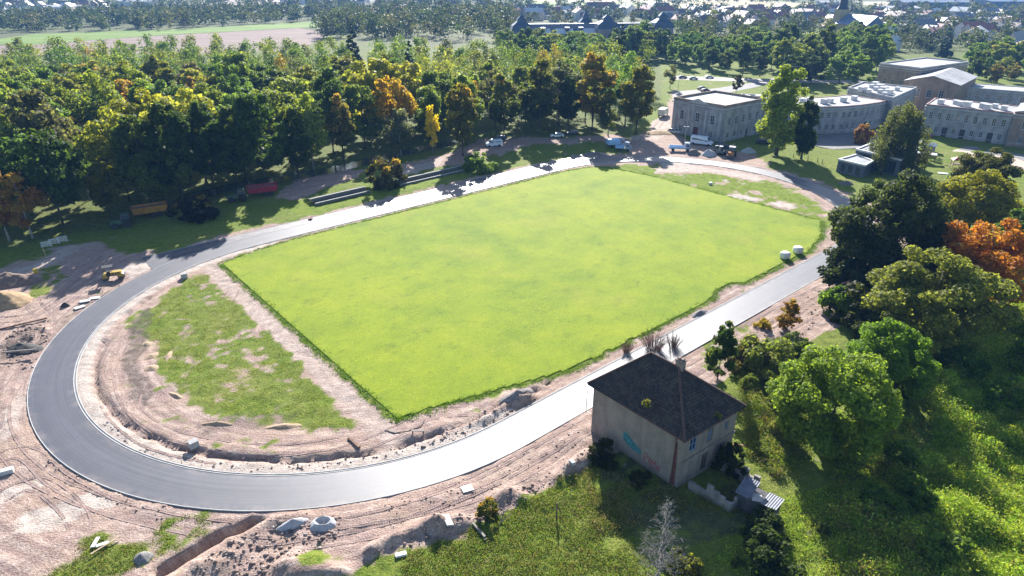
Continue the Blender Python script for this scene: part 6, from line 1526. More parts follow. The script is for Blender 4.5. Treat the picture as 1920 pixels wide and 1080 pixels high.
slab('concrete_slab', 'broken pale slab on the earth mound near the pale sticks', 840, 990, (1.5, .7, .15), 2.0, CONC, 'slab', .02, .05, .3); slab('timber_beam', 'grey board lying down the slope beside the broken slab', 893, 995, (3.0, .2, .1), 2.2, M('grey_beam'), 'board', 0, .25); slab('timber_beam', 'second grey board parallel to the first on the slope', 900, 1003, (2.2, .16, .08), 2.15, M('grey_beam'), 'board', 0, .2)
slab('stone_block', 'pale stone in the weeds beside the derelict house', 1072, 884, (.5, .7, .4), .6, CONC, 'stone', .06); slab('timber_beam', 'brown board lying in the grass right of the derelict house', 1383, 838, (1.4, .14, .08), -.3, M('red_board', (.3, .14, .08), .8, .3), 'board', 0, .1)
for i, (px, py, rz) in enumerate(((160, 566, .5), (178, 560, .3), (150, 578, .9))): slab('paving_slab', ('pale slab on the rubble beside the bend, nearest the road roller', 'pale slab on the rubble beside the bend, farthest up', 'pale slab on the rubble beside the bend, lowest')[(1 if i == 1 else 0 if i == 0 else 2)], px, py, (1.5, .9, .1), rz, CONC, 'slab', .01, .1)
slab('marker_stone', 'white marker block in the rough grass beyond the pitch', 1332, 346, (.9, .7, .6), .3, WHITE, 'block', .08)
def bundle(label, px, py, rz, sheet=True):
    p = G(px, py); r = thing('kerb_pallet', label, 'pallet', (p.x, p.y, gz(p.x, p.y)), rz)
    m = MB(); [m.box((0, y, .06), (1.2, .1, .1)) for y in (-.38, 0, .38)]; [m.box((x, 0, .135), (.12, .9, .04)) for x in (-.5, -.25, 0, .25, .5)]; m.build('pallet', PALEW, r)
    m = MB(); [m.box((0, -.42 + .168 * k, .16 + .3 + .305 * j), (1.15, .15, .295)) for k in range(6) for j in (-.5, .5, 1.5)]; m.build('kerb_stack', KERB, r, bevel=.01)
    r.scale = (.82, .82, .82)
    if sheet: m = MB(); m.box((.95, .05, .02), (.9, .7, .03), .3); m.build('foil', WHITE, r)
bundle('pallet of pale kerb stones with white foil beside it inside the bend', 364, 838, .8); bundle('pallet of kerb stones at the inner track edge near the pitch corner', 346, 521, .6, False)
def bigbag(label, px, py, rz):
    p = G(px, py); r = thing('bulk_bag', label, 'bag', (p.x, p.y, .06), rz); r.scale = (.85, .85, .9); m = MB()
    prof = [(.78, .02), (.92, .25), (.95, .7), (.92, 1.15), (.8, 1.35), (.5, 1.42)]
    vs = []; n = 20
    for rr_, z in prof:
        for k in range(n): t = 2 * math.pi * k / n; q = (abs(math.cos(t)) ** 4 + abs(math.sin(t)) ** 4) ** -.25; vs.append((rr_ * q * math.cos(t), rr_ * q * math.sin(t), z))
    m.add(vs, [(j * n + i, j * n + (i + 1) % n, (j + 1) * n + (i + 1) % n, (j + 1) * n + i) for j in range(len(prof) - 1) for i in range(n)] + [tuple(reversed(range(n))), tuple(range(5 * n, 6 * n))]); m.build('sack', WHITE, r, smooth=True)
    for a in range(4): t = math.pi / 4 + a * math.pi / 2; m = MB(); m.tube([(.75 * math.cos(t), .75 * math.sin(t), 1.3), (.72 * math.cos(t), .72 * math.sin(t), 1.62), (.5 * math.cos(t), .6 * math.sin(t), 1.42)], .03, 5); m.build('loop', WHITE, r)
bigbag('white bulk bag on the pitch edge, nearer the derelict house', 1471, 485, .3); bigbag('white bulk bag on the pitch edge, nearer the dark maple', 1495, 475, .1)
# fences, benches, poles
def barrier(i, px, py):
    p = G(px, py); r = thing('barrier', 'white crowd barrier at the left wood edge, %s of the row' % ('left end', 'middle', 'right end')[i], 'barrier', (p.x, p.y, gz(p.x, p.y)), .55, 'white crowd barriers')
    m = MB(); m.tube([(-.9, 0, .1), (-.9, 0, 1.1), (.9, 0, 1.1), (.9, 0, .1), (-.9, 0, .25)], .045, 6); m.build('frame', WHITE, r); m = MB(); [m.box((-.72 + .24 * k, 0, .68), (.12, .03, .84)) for k in range(7)]; m.build('bars', WHITE, r)
    for s in (-1, 1): m = MB(); m.box((s * .7, 0, .03), (.08, .6, .05)); m.build('foot', WHITE, r)
for i, (px, py) in enumerate(((88, 462), (103, 457), (118, 453))): barrier(i, px, py)
def terrace(label, p0, p1):
    a, b = G(*p0), G(*p1); d = (b - a).normalized(); n_ = Vector((-d.y, d.x, 0)); L = (b - a).length; c = (a + b) / 2; r = thing('spectator_terrace', label, 'terrace', (c.x, c.y, 0), math.atan2(d.y, d.x))
    for k in range(2):
        m = MB(); m.box((0, k * 1.9 + .05, .28 + .3 * k), (L, .12, .56 + .6 * k)); m.build('riser', M('shade_toned_concrete', (.16, .155, .14), .95, .4, 1.5), r); m = MB(); m.box((0, k * 1.9 + .05, .60 + .6 * k), (L + .01, .26, .07)); m.build('step_edge', CONC, r)  # riser concrete coloured darker as its shaded face, top edge kept pale
        m = MB(); m.box((0, k * 1.9 + 1.0, .28 + .42 * k), (L, 1.6, .06 + .25 * k)); m.build('tread', M('terrace_earth', (.09, .09, .05), .95, .4, 1.5, .05), r)
    m = MB()
    for k in range(int(L / 3)): m.box((-L / 2 + 1.5 + 3 * k, .7, .2), (.15, 2.4, .5))
    m.build('supports', M('shade_toned_concrete'), r)
terrace('long low concrete spectator terrace left of the russet-topped shrub', (592, 386), (694, 362)); terrace('long low concrete spectator terrace right of the russet-topped shrub', (748, 351), (893, 317))
def lamp(label, px, py, h, heads=2):
    p = G(px, py); r = thing('street_lamp', label, 'lamp', (p.x, p.y, 0)); m = MB(); m.tube([(0, 0, -.2), (0, 0, h)], [.09, .06], 8); m.build('pole', M('galvanised', (.45, .46, .47), .45, .2, 1, metal=.5), r)
    m = MB(); m.tube([(-.5, 0, h), (.5, 0, h)], .04, 6); m.build('arm', M('galvanised'), r)
    for s in (-1, 1): m = MB(); m.box((s * .55, 0, h + .02), (.5, .3, .12)); m.build('lamp_head', WHITE, r, bevel=.03)
lamp('tall twin-headed lamp post in front of the pavilion', 1283, 272, 5.6)
lamp('lamp post at the lawn behind the pavilion', 1270, 178, 9)
for i, (px, py, h) in enumerate(((1464, 282, 1.3), (1487, 296, 1.4), (1514, 300, 1.4), (1532, 305, 1.5), (1541, 308, 1.5))):
    p = G(px, py); m = MB(); m.tube([(0, 0, -.2), (0, 0, h)], .07, 6); m.tube([(0, 0, h * .6), (.5, .2, 0)], .04, 5); tag(m.build('fence_post', WOOD, None, loc=(p.x, p.y, gz(p.x, p.y))), 'thin wooden fence post between the poplars and the kindergarten, %s from the left' % ('first', 'second', 'third', 'fourth', 'fifth')[i], 'post', 'fence posts by the kindergarten')
p = G(1043, 972); m = MB(); m.tube([(0, 0, -.2), (.03, 0, 1.9)], .08, 7); m.tube([(.02, 0, 1.5), (.5, .5, .1)], .05, 6); tag(m.build('fence_post', WOOD, None, loc=(p.x, p.y, gz(p.x, p.y))), 'braced dark wooden post in the grass left of the derelict house', 'post')
for i, (x0, y0, x1, y1, lb) in enumerate(((936, 990, 950, 938, 'pale stripped stick leaning in the weeds, the upright one'), (930, 975, 958, 950, 'pale stripped stick leaning in the weeds, the slanting one'), (935, 985, 960, 960, 'pale stripped stick lying lowest in the weeds'))):
    a, b = G(x0, y0), G(x1, y1, 1.2); a.z = gz(a.x, a.y); m = MB(); m.tube([Vector((0, 0, -.1)), (b - a) * .5, b - a], [.05, .045, .03], 6); tag(m.build('stick', DEADW, None, loc=a), lb, 'stick')
p = G(91, 492); m = MB(); m.tube([(0, 0, -.1), (-.35, .2, 2.6)], .05, 6); tag(m.build('stake', PALEW, None, loc=(p.x, p.y, gz(p.x, p.y))), 'pale leaning stake below the white barriers', 'stake')
p = G(67, 511); m = MB(); m.lathe([(.2, 0), (.32, .02), (.32, .7), (.28, .8), (.1, .84)], (0, 0, 0), 14); tag(m.build('canister', M('yellow_plastic', (.55, .40, .02), .5, .1), None, loc=(p.x, p.y, gz(p.x, p.y))), 'small yellow canister on the grass tuft at the left', 'canister')
p = G(582, 412); m = MB(); m.box((0, 0, .35), (.8, .5, .5)); m.tube([(0, 0, .5), (.5, .2, 1.1)], .04, 6); m.lathe([(.05, -.3), (.25, -.3), (.25, .3), (.05, .3)], (.2, 0, .25), 10, 'y'); tag(m.build('plate_compactor', M('red_machine', (.14, .04, .03), .6, .3), None, loc=(p.x, p.y, gz(p.x, p.y))), 'small dark red compactor at the outer edge of the left straight', 'machine')
def beamseat(px, py, label):
    p = G(px, py); r = thing('bench', label, 'bench', (p.x, p.y, gz(p.x, p.y)), 0); m = MB(); m.box((0, 0, .42), (1.5, .32, .07)); m.build('seat', M('grey_beam'), r)
    for s in (-1, 1): m = MB(); m.box((s * .6, 0, .2), (.12, .28, .4)); m.build('leg', STEEL, r)
beamseat(784, 814, 'low bench standing on the soil at the pitch corner')
pts = [G(*q) for q in ((722, 808), (740, 812), (765, 811), (790, 800), (796, 788))]; m = MB(); m.tube([(q.x - pts[0].x, q.y - pts[0].y, gz(q.x, q.y) + .04) for q in pts], .05, 6); tag(m.build('hose', RUB, None, loc=(pts[0].x, pts[0].y, 0)), 'black hose lying in a curve on the soil at the pitch corner', 'hose')
# playground
GRN = M('green_steel', (.05, .13, .08), .5, .2); PRED = M('play_red', (.42, .07, .05), .6, .2)
p = G(1752, 343); r = thing('swing_frame', 'green steel swing frame on the playground lawn', 'swing', (p.x, p.y, 0), -.35); m = MB()
for s in (-1, 1): m.tube([(s * 2.6, -.9, 0), (s * 2.6, 0, 2.3), (s * 2.6, .9, 0)], .06, 6)
m.tube([(-2.6, 0, 2.3), (2.6, 0, 2.3)], .06, 6); m.build('frame', GRN, r)
for x in (-1.2, 1.2): m = MB(); m.box((x, 0, .5), (.45, .2, .04)); m.tube([(x - .2, 0, .5), (x - .2, 0, 2.3)], .012, 4); m.tube([(x + .2, 0, .5), (x + .2, 0, 2.3)], .012, 4); m.build('swing_seat', RUB, r)
p = G(1731, 303); r = thing('playhouse', 'brown wooden playhouse with porch beside the willow', 'playhouse', (p.x, p.y, 0), -.5); m = MB(); m.box((-.6, 0, 1.1), (3.2, 2.2, 2.2)); m.build('wall', M('playhouse_brown', (.20, .085, .07), .85, .3, 1.5), r); m = MB(); m.box((.2, 0, 2.32), (5.2, 2.7, .14)); m.build('roof', KGE, r)
for y in (-1.1, 1.1): m = MB(); m.tube([(2.6, y, 0), (2.6, y, 2.25)], .06, 6); m.build('porch_post', WOOD, r)
m = MB(); m.box((.1, -1.12, .9), (.8, .05, 1.7)); m.build('door', DOORM, r)
p = G(1742, 285); r = thing('garden_hut', 'small white-roofed hut just behind the playhouse', 'hut', (p.x, p.y, 0), -.6); m = MB(); m.box((0, 0, 1), (2.6, 2.2, 2)); m.build('wall', STONE, r); m = MB(); m.add([(-1.6, -1.4, 2), (1.6, -1.4, 2), (1.6, 1.4, 2), (-1.6, 1.4, 2), (-1.2, 0, 2.8), (1.2, 0, 2.8)], [(0, 1, 5, 4), (2, 3, 4, 5), (1, 2, 5), (3, 0, 4), (3, 2, 1, 0)]); m.build('roof', KGE, r)
p = G(1798, 318); r = thing('climbing_frame', 'wooden climbing frame with red slide on the playground', 'play frame', (p.x, p.y, 0), -.3)
for x, y in ((-2, -1), (-2, 1), (0, -1), (0, 1)): m = MB(); m.tube([(x, y, 0), (x, y, 2.8)], .09, 6); m.build('post', PALEW, r)
m = MB(); m.box((-1, 0, 1.5), (2.2, 2.2, .1)); m.build('deck', WOOD, r); m = MB(); m.add([(-2.3, -1.3, 2.6), (.3, -1.3, 2.6), (.3, 1.3, 2.6), (-2.3, 1.3, 2.6), (-1, 0, 3.5)], [(0, 1, 4), (1, 2, 4), (2, 3, 4), (3, 0, 4), (3, 2, 1, 0)]); m.build('roof', PRED, r)
m = MB(); m.add([(.1, -.4, 1.5), (.1, .4, 1.5), (2.6, .4, .2), (2.6, -.4, .2), (.1, -.4, 1.4), (.1, .4, 1.4), (2.6, .4, .1), (2.6, -.4, .1)], [(0, 1, 2, 3), (7, 6, 5, 4), (0, 4, 5, 1), (1, 5, 6, 2), (2, 6, 7, 3), (3, 7, 4, 0)]); m.build('slide', PRED, r); m = MB(); [m.tube([(-2.1 - .25 * k, -.5, .3 * (4 - k)), (-2.1 - .25 * k, .5, .3 * (4 - k))], .04, 5) for k in range(4)]; m.build('ladder', PALEW, r)
p = G(1768, 325); slab('sandbox', 'low pale sandbox on the playground lawn', 1768, 326, (2.2, 1.6, .25), -.3, CONC, 'sandbox'); 
# dead spruce in front
def dead_spruce():
    p = G(1232, 1098); h = 10.1; r = thing('dead_spruce', 'bare grey dead spruce standing in the shadow before the derelict house', 'tree', (p.x, p.y, gz(p.x, p.y) - .1)); rr = random.Random(12)
    m = MB(); m.tube([(0, 0, 0), (.05, .02, h * .5), (0, 0, h)], [.16, .1, .02], 8); m.build('trunk', DEADW, r); m = MB()
    for k in range(170):
        t = rr.uniform(.1, .97); z = h * t; a = k * 2.399 + rr.uniform(-.3, .3); L = (1 - t) ** .8 * 2.7 * rr.uniform(.6, 1.15) + .25; d = Vector((math.cos(a), math.sin(a), 0))
        q = [Vector((0, 0, z)), d * L * .5 + Vector((0, 0, z + L * .05)), d * L + Vector((0, 0, z + L * rr.uniform(.05, .3)))]; m.tube(q, [.035, .025, .01], 4, False)
        for j in range(3):
            s = rr.uniform(.3, .95); b = q[0].lerp(q[2], s); a2 = a + rr.choice((-1, 1)) * rr.uniform(.5, 1.0); m.tube([b, b + Vector((math.cos(a2), math.sin(a2), rr.uniform(-.2, .3))) * L * .3], [.016, .007], 3, False)
    m.build('branches', DEADW, r)
dead_spruce()
def bare_shrub(px, py, h, R, col, label, seed, n=70):
    p = G(px, py); r = thing('bare_shrub', label, 'shrub', (p.x, p.y, gz(p.x, p.y))); rr = random.Random(seed); m = MB()
    for k in range(n):
        a = rr.uniform(0, 6.28); rad = R * rr.random() ** .6; b = Vector((rad * .35 * math.cos(a), rad * .35 * math.sin(a), -.05)); e = Vector((rad * math.cos(a), rad * math.sin(a), h * rr.uniform(.6, 1))); md = b.lerp(e, .5) + Vector((rr.uniform(-.1, .1), rr.uniform(-.1, .1), .1)); m.tube([b, md, e], [.025, .018, .008], 4, False)
        for j in range(3): s = rr.uniform(.4, .9); q = b.lerp(e, s); m.tube([q, q + Vector((rr.uniform(-.4, .4), rr.uniform(-.4, .4), rr.uniform(.1, .5)))], [.012, .006], 3, False)
    m.build('twigs', M('twig_' + str(seed), col, .9, .3, 3), r)
bare_shrub(1225, 655, 2.8, 2.3, (.20, .10, .07), 'reddish leafless shrub between the track and the derelict house', 31, 150); bare_shrub(1262, 650, 2.2, 1.5, (.16, .10, .07), 'small leafless shrub behind the chimney of the derelict house', 32, 80); bare_shrub(1175, 660, 1.5, 1.2, (.22, .13, .09), 'low reddish shrub at the pitch edge above the derelict house', 33, 70)

# ---------------------------------------------------------------- ground litter: stones and clods, grass tufts, thicket
def rubble():
    rg = np.random.default_rng(4); zones_ = [([(340, 1085), (430, 1025), (520, 985), (640, 965), (640, 1010), (500, 1080)], 1500, .16), ([(700, 1045), (820, 985), (960, 925), (1105, 850), (1105, 880), (960, 960), (840, 1010)], 2200, .15), ([(140, 590), (180, 560), (290, 500), (300, 505), (190, 580)], 700, .14), ([(0, 690), (20, 610), (80, 600), (100, 660), (60, 700)], 900, .18), ([(60, 720), (100, 860), (240, 935), (400, 968), (600, 965), (600, 985), (330, 985), (190, 940), (70, 860)], 2600, .10),
              ([(840, 810), (960, 740), (1000, 740), (1010, 760), (900, 812), (760, 850)], 1100, .13), ([(1000, 752), (1300, 598), (1545, 478), (1545, 486), (1305, 606), (1010, 760)], 1500, .13), ([(180, 800), (260, 850), (420, 885), (640, 880), (800, 840), (790, 825), (600, 865), (400, 865), (260, 830), (190, 780)], 1500, .10), ([(700, 930), (1100, 770), (1100, 850), (850, 960), (720, 1000)], 1500, .09), ([(0, 560), (240, 530), (120, 640), (0, 650)], 1000, .09), ([(1440, 610), (1560, 520), (1590, 560), (1480, 650)], 900, .12)]
    V_ = []; F_ = []; base = np.array([(1, 0, 0), (-1, 0, 0), (0, 1, 0), (0, -1, 0), (0, 0, 1), (0, 0, -1)], float); tri = np.array([(0, 2, 4), (2, 1, 4), (1, 3, 4), (3, 0, 4), (2, 0, 5), (1, 2, 5), (3, 1, 5), (0, 3, 5)]); nb = 0
    for poly, n, sz in zones_:
        n = int(n * .6); P_ = GP(poly); xs = [q.x for q in P_]; ys = [q.y for q in P_]; x = rg.uniform(min(xs), max(xs), n * 4); y = rg.uniform(min(ys), max(ys), n * 4); k = inpoly(x, y, P_); x, y = x[k][:n], y[k][:n]
        d, u, v = trackd(x, y); k = ~(((d > -.4) & (d < 5.3)) | inpoly(u, v, PITCHP)); x, y = x[k], y[k]
        for a, b in zip(x, y):
            s = sz * .5 * (.35 + rg.random() ** 6 * 3.4); vv = base * s * (.6 + .8 * rg.random((6, 1))) * np.array([1, 1, .7]); t = rg.random() * 6.28; c_, s_ = math.cos(t), math.sin(t)
            V_.append(np.stack([vv[:, 0] * c_ - vv[:, 1] * s_ + a, vv[:, 0] * s_ + vv[:, 1] * c_ + b, vv[:, 2] + gz(a, b) + s * .2], 1)); F_.append(tri + nb); nb += 6
    me = npmesh('rubble', np.concatenate(V_), np.concatenate(F_)); m, t, b, o = newmat('rubble_stone'); rpi = t.nodes.new('ShaderNodeNewGeometry').outputs['Random Per Island']
    t.links.new(ramp(t, rpi, [(0, (.11, .085, .07)), (.45, (.22, .16, .135)), (.9, (.29, .225, .195)), (1, (.42, .39, .37))]), b.inputs['Base Color']); b.inputs['Roughness'].default_value = .95; stuff(link(me, 'rubble', m), 'clods, stones and broken concrete strewn over the building site', 'rubble')
rubble()
def gms(x, y):
    return gmask[min(len(gy) - 1, int(np.searchsorted(gy, y))), min(len(gx) - 1, int(np.searchsorted(gx, x)))]
def tufts(name, label, zones_, mat, seed, avoid=True):
    rg = np.random.default_rng(seed); V_ = []; C_ = []
    for poly, n, h, w, nl, cols in zones_:
        P_ = GP(poly); xs = [q.x for q in P_]; ys = [q.y for q in P_]; x = rg.uniform(min(xs), max(xs), n * 6); y = rg.uniform(min(ys), max(ys), n * 6); k = inpoly(x, y, P_); x, y = x[k][:n], y[k][:n]
        if avoid: d, u, v = trackd(x, y); k = ~(((d > -.5) & (d < 5.4)) | inpoly(u, v, PITCHP) | ((u > -61) & (u < 63) & (v > 36) & (v < 45))); x, y = x[k], y[k]
        dens = fbm(x / 2.2, y / 2.2, 3, seed); k = (dens > (.36 if avoid else .25)) & (np.array([gms(a, b) for a, b in zip(x, y)]) > (.5 if avoid else -1)); x, y, dens = x[k], y[k], dens[k]
        for a, b, dn_ in zip(x, y, dens):
            m = nl; hh = h * (.4 + .9 * rg.random()) * (.5 + dn_) * (1 if avoid else float(np.clip(2.6 * (fbm(np.array([a / 3.6]), np.array([b / 3.6]), 2, 13)[0] - .28), .15, 1.5))); ww = w * (.5 + rg.random()); p = np.stack([rg.normal(size=m) * ww * .5 + a, rg.normal(size=m) * ww * .5 + b, hh * rg.random(m) ** .7 + gz(a, b)], 1)
            nr = rg.normal(size=(m, 3)) + np.array([0, -.1, .5]); nr /= np.linalg.norm(nr, axis=1)[:, None]; q = rg.normal(size=(m, 3)) + np.array([0, 0, .8]); a_ = np.cross(nr, q); a_ /= np.linalg.norm(a_, axis=1)[:, None]; b_ = np.cross(nr, a_)
            s = (.075 + .035 * h) * (.6 + .8 * rg.random(m))[:, None]; V_.append(np.stack([p - b_ * s, p + a_ * s * .35, p + b_ * s, p - a_ * s * .35], 1).reshape(-1, 3)); c = np.array(jig(cols[rg.integers(len(cols))], .3)); C_.append(np.tile(np.append(c, 1), (m * 4, 1)))
    V_ = np.concatenate(V_); me = npmesh(name, V_, np.arange(len(V_)).reshape(-1, 4)); at = me.color_attributes.new('col', 'FLOAT_COLOR', 'POINT'); at.data.foreach_set('color', np.concatenate(C_).astype(np.float32).ravel()); return stuff(link(me, name, mat), label, 'grass')
GC = [(.13, .20, .022), (.17, .23, .03), (.21, .22, .06), (.10, .17, .02)]; LC = [(.23, .34, .035), (.28, .36, .045), (.16, .26, .03), (.31, .34, .07)]; DC = [(.20, .17, .07), (.14, .15, .04)]
tufts('grass_tufts', 'rough grass and weeds growing over the building site and slope', [([(760, 1090), (750, 1040), (830, 1005), (900, 990), (960, 960), (1010, 920), (1060, 890), (1110, 880), (1240, 1090)], 3600, .22, .5, 12, GC + DC), ([(60, 1090), (110, 1045), (170, 1005), (230, 1010), (300, 962), (400, 968), (395, 1010), (330, 1060), (290, 1090)], 1500, .09, .4, 9, GC + DC), ([(385, 515), (430, 555), (500, 620), (590, 690), (700, 790), (640, 812), (500, 790), (345, 745), (290, 660), (275, 600), (320, 545)], 3600, .07, .5, 8, [(.19, .24, .04), (.22, .25, .06), (.16, .22, .03)]),
    ([(1380, 700), (1480, 640), (1560, 700), (1500, 900), (1400, 860)], 1600, .5, .6, 14, GC + DC), ([(1250, 325), (1545, 410), (1560, 370), (1440, 335), (1320, 315)], 900, .16, .6, 8, GC), ([(170, 710), (260, 845), (330, 862), (250, 800), (185, 690)], 350, .3, .4, 12, GC), ([(1290, 1090), (1450, 940), (1600, 900), (1750, 1090)], 1500, .5, .7, 14, LC), ([(180, 420), (560, 345), (560, 380), (180, 470)], 700, .3, .6, 10, GC), ([(1080, 800), (1110, 880), (1290, 930), (1420, 900), (1430, 960), (1110, 1000)], 900, .5, .5, 12, DC)], LEAFA, 3)
tufts('thicket', 'bright green thicket of tall weeds and reeds filling the lower right', [([(1740, 720), (1790, 700), (1880, 740), (2200, 700), (2250, 1130), (1780, 1130), (1740, 1000), (1700, 900), (1750, 840)], 6200, 1.9, .8, 60, LC), ([(1620, 700), (1700, 760), (1720, 880), (1780, 1090), (1560, 1090), (1560, 930)], 2400, 1.5, .8, 44, LC + DC), ([(1880, 560), (2050, 560), (2050, 720), (1900, 730), (1800, 690)], 1100, 1.8, 1.2, 60, LC), ([(1400, 860), (1390, 730), (1480, 650), (1560, 690), (1460, 900)], 1700, 1.1, .7, 36, GC + DC), ([(1690, 660), (1790, 640), (1850, 700), (1780, 740)], 500, 1.0, .9, 20, DC + GC)], LEAFA, 6, False)

def border_turf():
    rg = np.random.default_rng(31); V_ = []; C_ = []; n_ = len(PITCHP)
    for i in range(n_):
        a, b = PITCHP[i], PITCHP[(i + 1) % n_]; L = math.hypot(b[0] - a[0], b[1] - a[1]); k = int(L * 9)
        for j in range(k):
            t = rg.random(); nx, ny = -(b[1] - a[1]) / L, (b[0] - a[0]) / L; off = rg.normal() * .35 + .25
            u, v = a[0] + (b[0] - a[0]) * t + nx * off, a[1] + (b[1] - a[1]) * t + ny * off; d = math.hypot(max(abs(u) - SL / 2, 0), v) - SR
            if d > -.35: continue
            p0 = UV(u, v, .02); m = 12; w = .22 * (.5 + rg.random()); p = np.stack([p0.x + rg.normal(size=m) * w, p0.y + rg.normal(size=m) * w, .03 + .13 * rg.random(m) ** 1.5], 1)
            nr = rg.normal(size=(m, 3)) + np.array([0, 0, .9]); nr /= np.linalg.norm(nr, axis=1)[:, None]; q = rg.normal(size=(m, 3)); a_ = np.cross(nr, q); a_ /= np.linalg.norm(a_, axis=1)[:, None]; b_ = np.cross(nr, a_); s = .085 * (.6 + .8 * rg.random(m))[:, None]
            V_.append(np.stack([p - b_ * s, p + a_ * s * .45, p + b_ * s, p - a_ * s * .45], 1).reshape(-1, 3)); c = np.array(jig((.10, .19, .012), .25)); C_.append(np.tile(np.append(c, 1), (m * 4, 1)))
    V_ = np.concatenate(V_); me = npmesh('turf_edge_grass', V_, np.arange(len(V_)).reshape(-1, 4)); at = me.color_attributes.new('col', 'FLOAT_COLOR', 'POINT'); at.data.foreach_set('color', np.concatenate(C_).astype(np.float32).ravel()); stuff(link(me, 'turf_edge_grass', LEAFA), 'longer ragged grass along the edge of the football pitch', 'grass')
border_turf()

# wheel ruts pressed into the site soil, draped on the ground sheet
def ruts():
    rg = random.Random(14); m, t, b, o = newmat('pressed_soil'); uv = t.nodes.new('ShaderNodeUVMap').outputs[0]; co = objco(t)
    wv = N(t, 'ShaderNodeTexWave', i_Scale=1.3, i_Distortion=3.0, i_Detail=2.0); wv.bands_direction = 'Y'; t.links.new(uv, wv.inputs['Vector'])
    c = ramp(t, noise(t, 1.2, 4, .65, co), [(.3, (.20, .14, .12)), (.7, (.36, .265, .235))]); c = mixc(t, 1.0, c, ramp(t, wv.outputs['Fac'], [(.25, (.82, .81, .8)), (.6, (1.06, 1.06, 1.06))]), 'MULTIPLY')
    t.links.new(c, b.inputs['Base Color']); b.inputs['Roughness'].default_value = .95; b.inputs['Specular IOR Level'].default_value = .1; bump(t, b, wv.outputs['Fac'], .5, .04)
    vs = []; fs = []; uvs = []
    def path(P, gauge=1.9, w=.28):
        L = 0
        for sgn in (-1, 1):
            base = len(vs); k = 0; L = 0; prev = None; run = False
            for i in range(len(P)):
                d = (P[min(i + 1, len(P) - 1)] - P[max(i - 1, 0)]); d = Vector((d.x, d.y, 0)).normalized(); n_ = Vector((-d.y, d.x, 0)); c_ = P[i] + n_ * sgn * gauge / 2
                if prev is not None: L += (c_ - prev).length
                prev = c_; dd, u_, v_ = trackd(np.array([c_.x]), np.array([c_.y])); dd = dd[0]
                ok = not (-.6 < dd < 5.5 or (36 < v_[0] < 45.2 and -61 < u_[0] < 63)) and gms(c_.x, c_.y) < .55 and rg.random() > .02
                if not ok: run = False; continue
                ww = w * rg.uniform(.8, 1.15)
                for e in (-.5, 0, .5): q = c_ + n_ * ww * e; vs.append((q.x, q.y, gz(q.x, q.y) + .035 - .03 * (e == 0)))
                uvs.append((L, len(vs) - 3))
                if run:
                    a = len(vs) - 6; fs.append((a, a + 1, a + 4, a + 3)); fs.append((a + 1, a + 2, a + 5, a + 4))
                run = True
    def smooth(pts, st=.42):
        out = []
        for i in range(len(pts) - 1):
            p0, p1, p2, p3 = pts[max(i - 1, 0)], pts[i], pts[i + 1], pts[min(i + 2, len(pts) - 1)]; n = max(2, int((p2 - p1).length / st))
            for k in range(n):
                s = k / n; out.append(.5 * ((2 * p1) + (p2 - p0) * s + (2 * p0 - 5 * p1 + 4 * p2 - p3) * s * s + (3 * p1 - p0 - 3 * p2 + p3) * s ** 3))
        return out
    for d0, a, b_ in ((7.4, 0, .75), (9.8, .02, .5)):
        pts = []; n = 60
        for i in range(n):
            q = a + (b_ - a) * i / n; s_ = 36 - q * (36 + 41 + 130); dj = d0 + .5 * math.sin(i * .35 + d0)
            if s_ > -41: pts.append(UV(s_, -(SR + dj)))
            else: th = -math.pi / 2 - (-41 - s_) / (SR + 6); pts.append(UV(-41.06 + (SR + dj) * math.cos(th), (SR + dj) * math.sin(th)))
        path(smooth(pts))
    for px in ([(0, 930), (60, 905), (110, 930), (150, 985), (120, 1060)], [(-10, 860), (50, 850), (110, 900), (200, 950)], [(90, 500), (60, 560), (90, 610), (40, 700), (0, 760)], [(200, 480), (140, 540), (60, 590), (-10, 600)], [(250, 520), (170, 560), (90, 630), (40, 720), (20, 800)], [(230, 640), (200, 700), (215, 770), (290, 830), (420, 860)], [(260, 720), (250, 770), (330, 820), (500, 845), (640, 830)], [(440, 540), (400, 600), (330, 640)], [(640, 850), (720, 820), (800, 780), (880, 770)], [(500, 1010), (640, 990), (760, 960), (900, 900), (1020, 840)], [(1190, 275), (1225, 245), (1250, 215)], [(1180, 268), (1220, 252), (1258, 240)], [(1260, 296), (1340, 304), (1440, 318)]):
        path(smooth([G(*q) for q in px]), w=.27)
    me = bpy.data.meshes.new('wheel_ruts'); me.from_pydata(vs, [], fs); ul = me.uv_layers.new(name='UVMap'); lu = {}
    for L, i in uvs: lu[i] = (0, L); lu[i + 1] = (.5, L); lu[i + 2] = (1, L)
    for lp in me.loops: ul.data[lp.index].uv = lu[lp.vertex_index]
    me.update(); struct(link(me, 'wheel_ruts', m, smooth=True))
ruts()

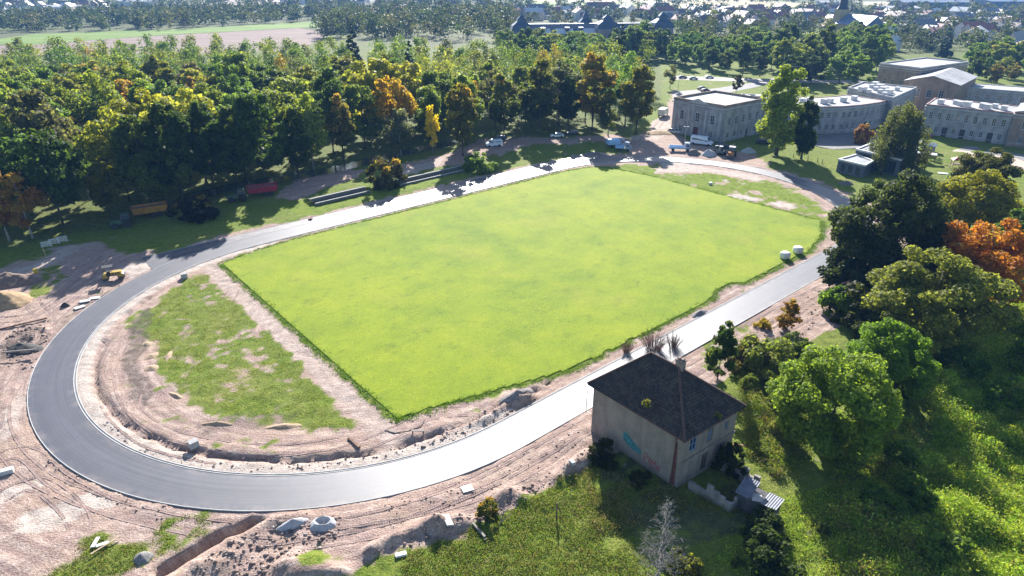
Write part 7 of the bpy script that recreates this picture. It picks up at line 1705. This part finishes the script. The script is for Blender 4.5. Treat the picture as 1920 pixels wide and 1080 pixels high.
# ================================================================ AIR
def haze():
    b = MB(); b.box((0, 1500, 44), (12600, 10000, 100))
    o = b.build('haze', None)
    m = bpy.data.materials.new('haze_air'); m.use_nodes = True; t = m.node_tree; t.nodes.clear()
    out = t.nodes.new('ShaderNodeOutputMaterial'); v = t.nodes.new('ShaderNodeVolumePrincipled')
    v.inputs['Color'].default_value = (.20, .45, 1.0, 1); v.inputs['Density'].default_value = .00013; v.inputs['Anisotropy'].default_value = .0
    t.links.new(v.outputs[0], out.inputs['Volume'])
    o.data.materials.append(m);
    stuff(o, 'pale blue haze lying over the far fields and town', 'haze')
haze()

# repeats share a group
GRP = (('broadleaf_tree', None), ('house', 'houses of the distant town'), ('car', 'parked cars'), ('timber_beam', 'beams and boards on the site'), ('concrete_slab', 'concrete slabs on the site'), ('gravel_heap', 'gravel heaps'), ('soil_heap', 'tan soil heaps in the infield'), ('hall', 'halls on the skyline'), ('shrub', 'shrubs and bushes'), ('conifer_tree', 'conifers'), ('poplar_tree', 'poplars by the pavilion'), ('bulk_bag', 'white bulk bags'), ('kerb_pallet', 'pallets of kerb stones'), ('tractor', 'tractors at the wood edge'), ('tipper_trailer', 'tipper trailers at the wood edge'), ('spectator_terrace', 'spectator terraces'), ('bare_shrub', 'leafless shrubs'), ('van', 'white vans'), ('truck', 'trucks by the pavilion'), ('stick', 'pale sticks'), ('paving_slab', 'pale slabs beside the bend'), ('plastic_sheet', 'white sheets on the grass'), ('street_lamp', 'lamp posts'), ('kindergarten', 'kindergarten blocks'))
for o in SC.objects:
    if o.parent is not None or not o.get('category'): continue
    base = o.name.split('.')[0]
    for k, g in GRP:
        if base == k:
            l = o['label']
            if k == 'broadleaf_tree':
                g = 'trees of the park wood' if any(w in l for w in ('wood', 'behind the yellow', 'behind the red', 'rows back', 'trailer', 'stream', 'shrub', 'birch', 'van', 'silver car')) else 'park trees round the school' if any(w in l for w in ('wing', 'lawn', 'palace', 'block', 'pavilion')) else 'trees right of the track'
            o['group'] = g
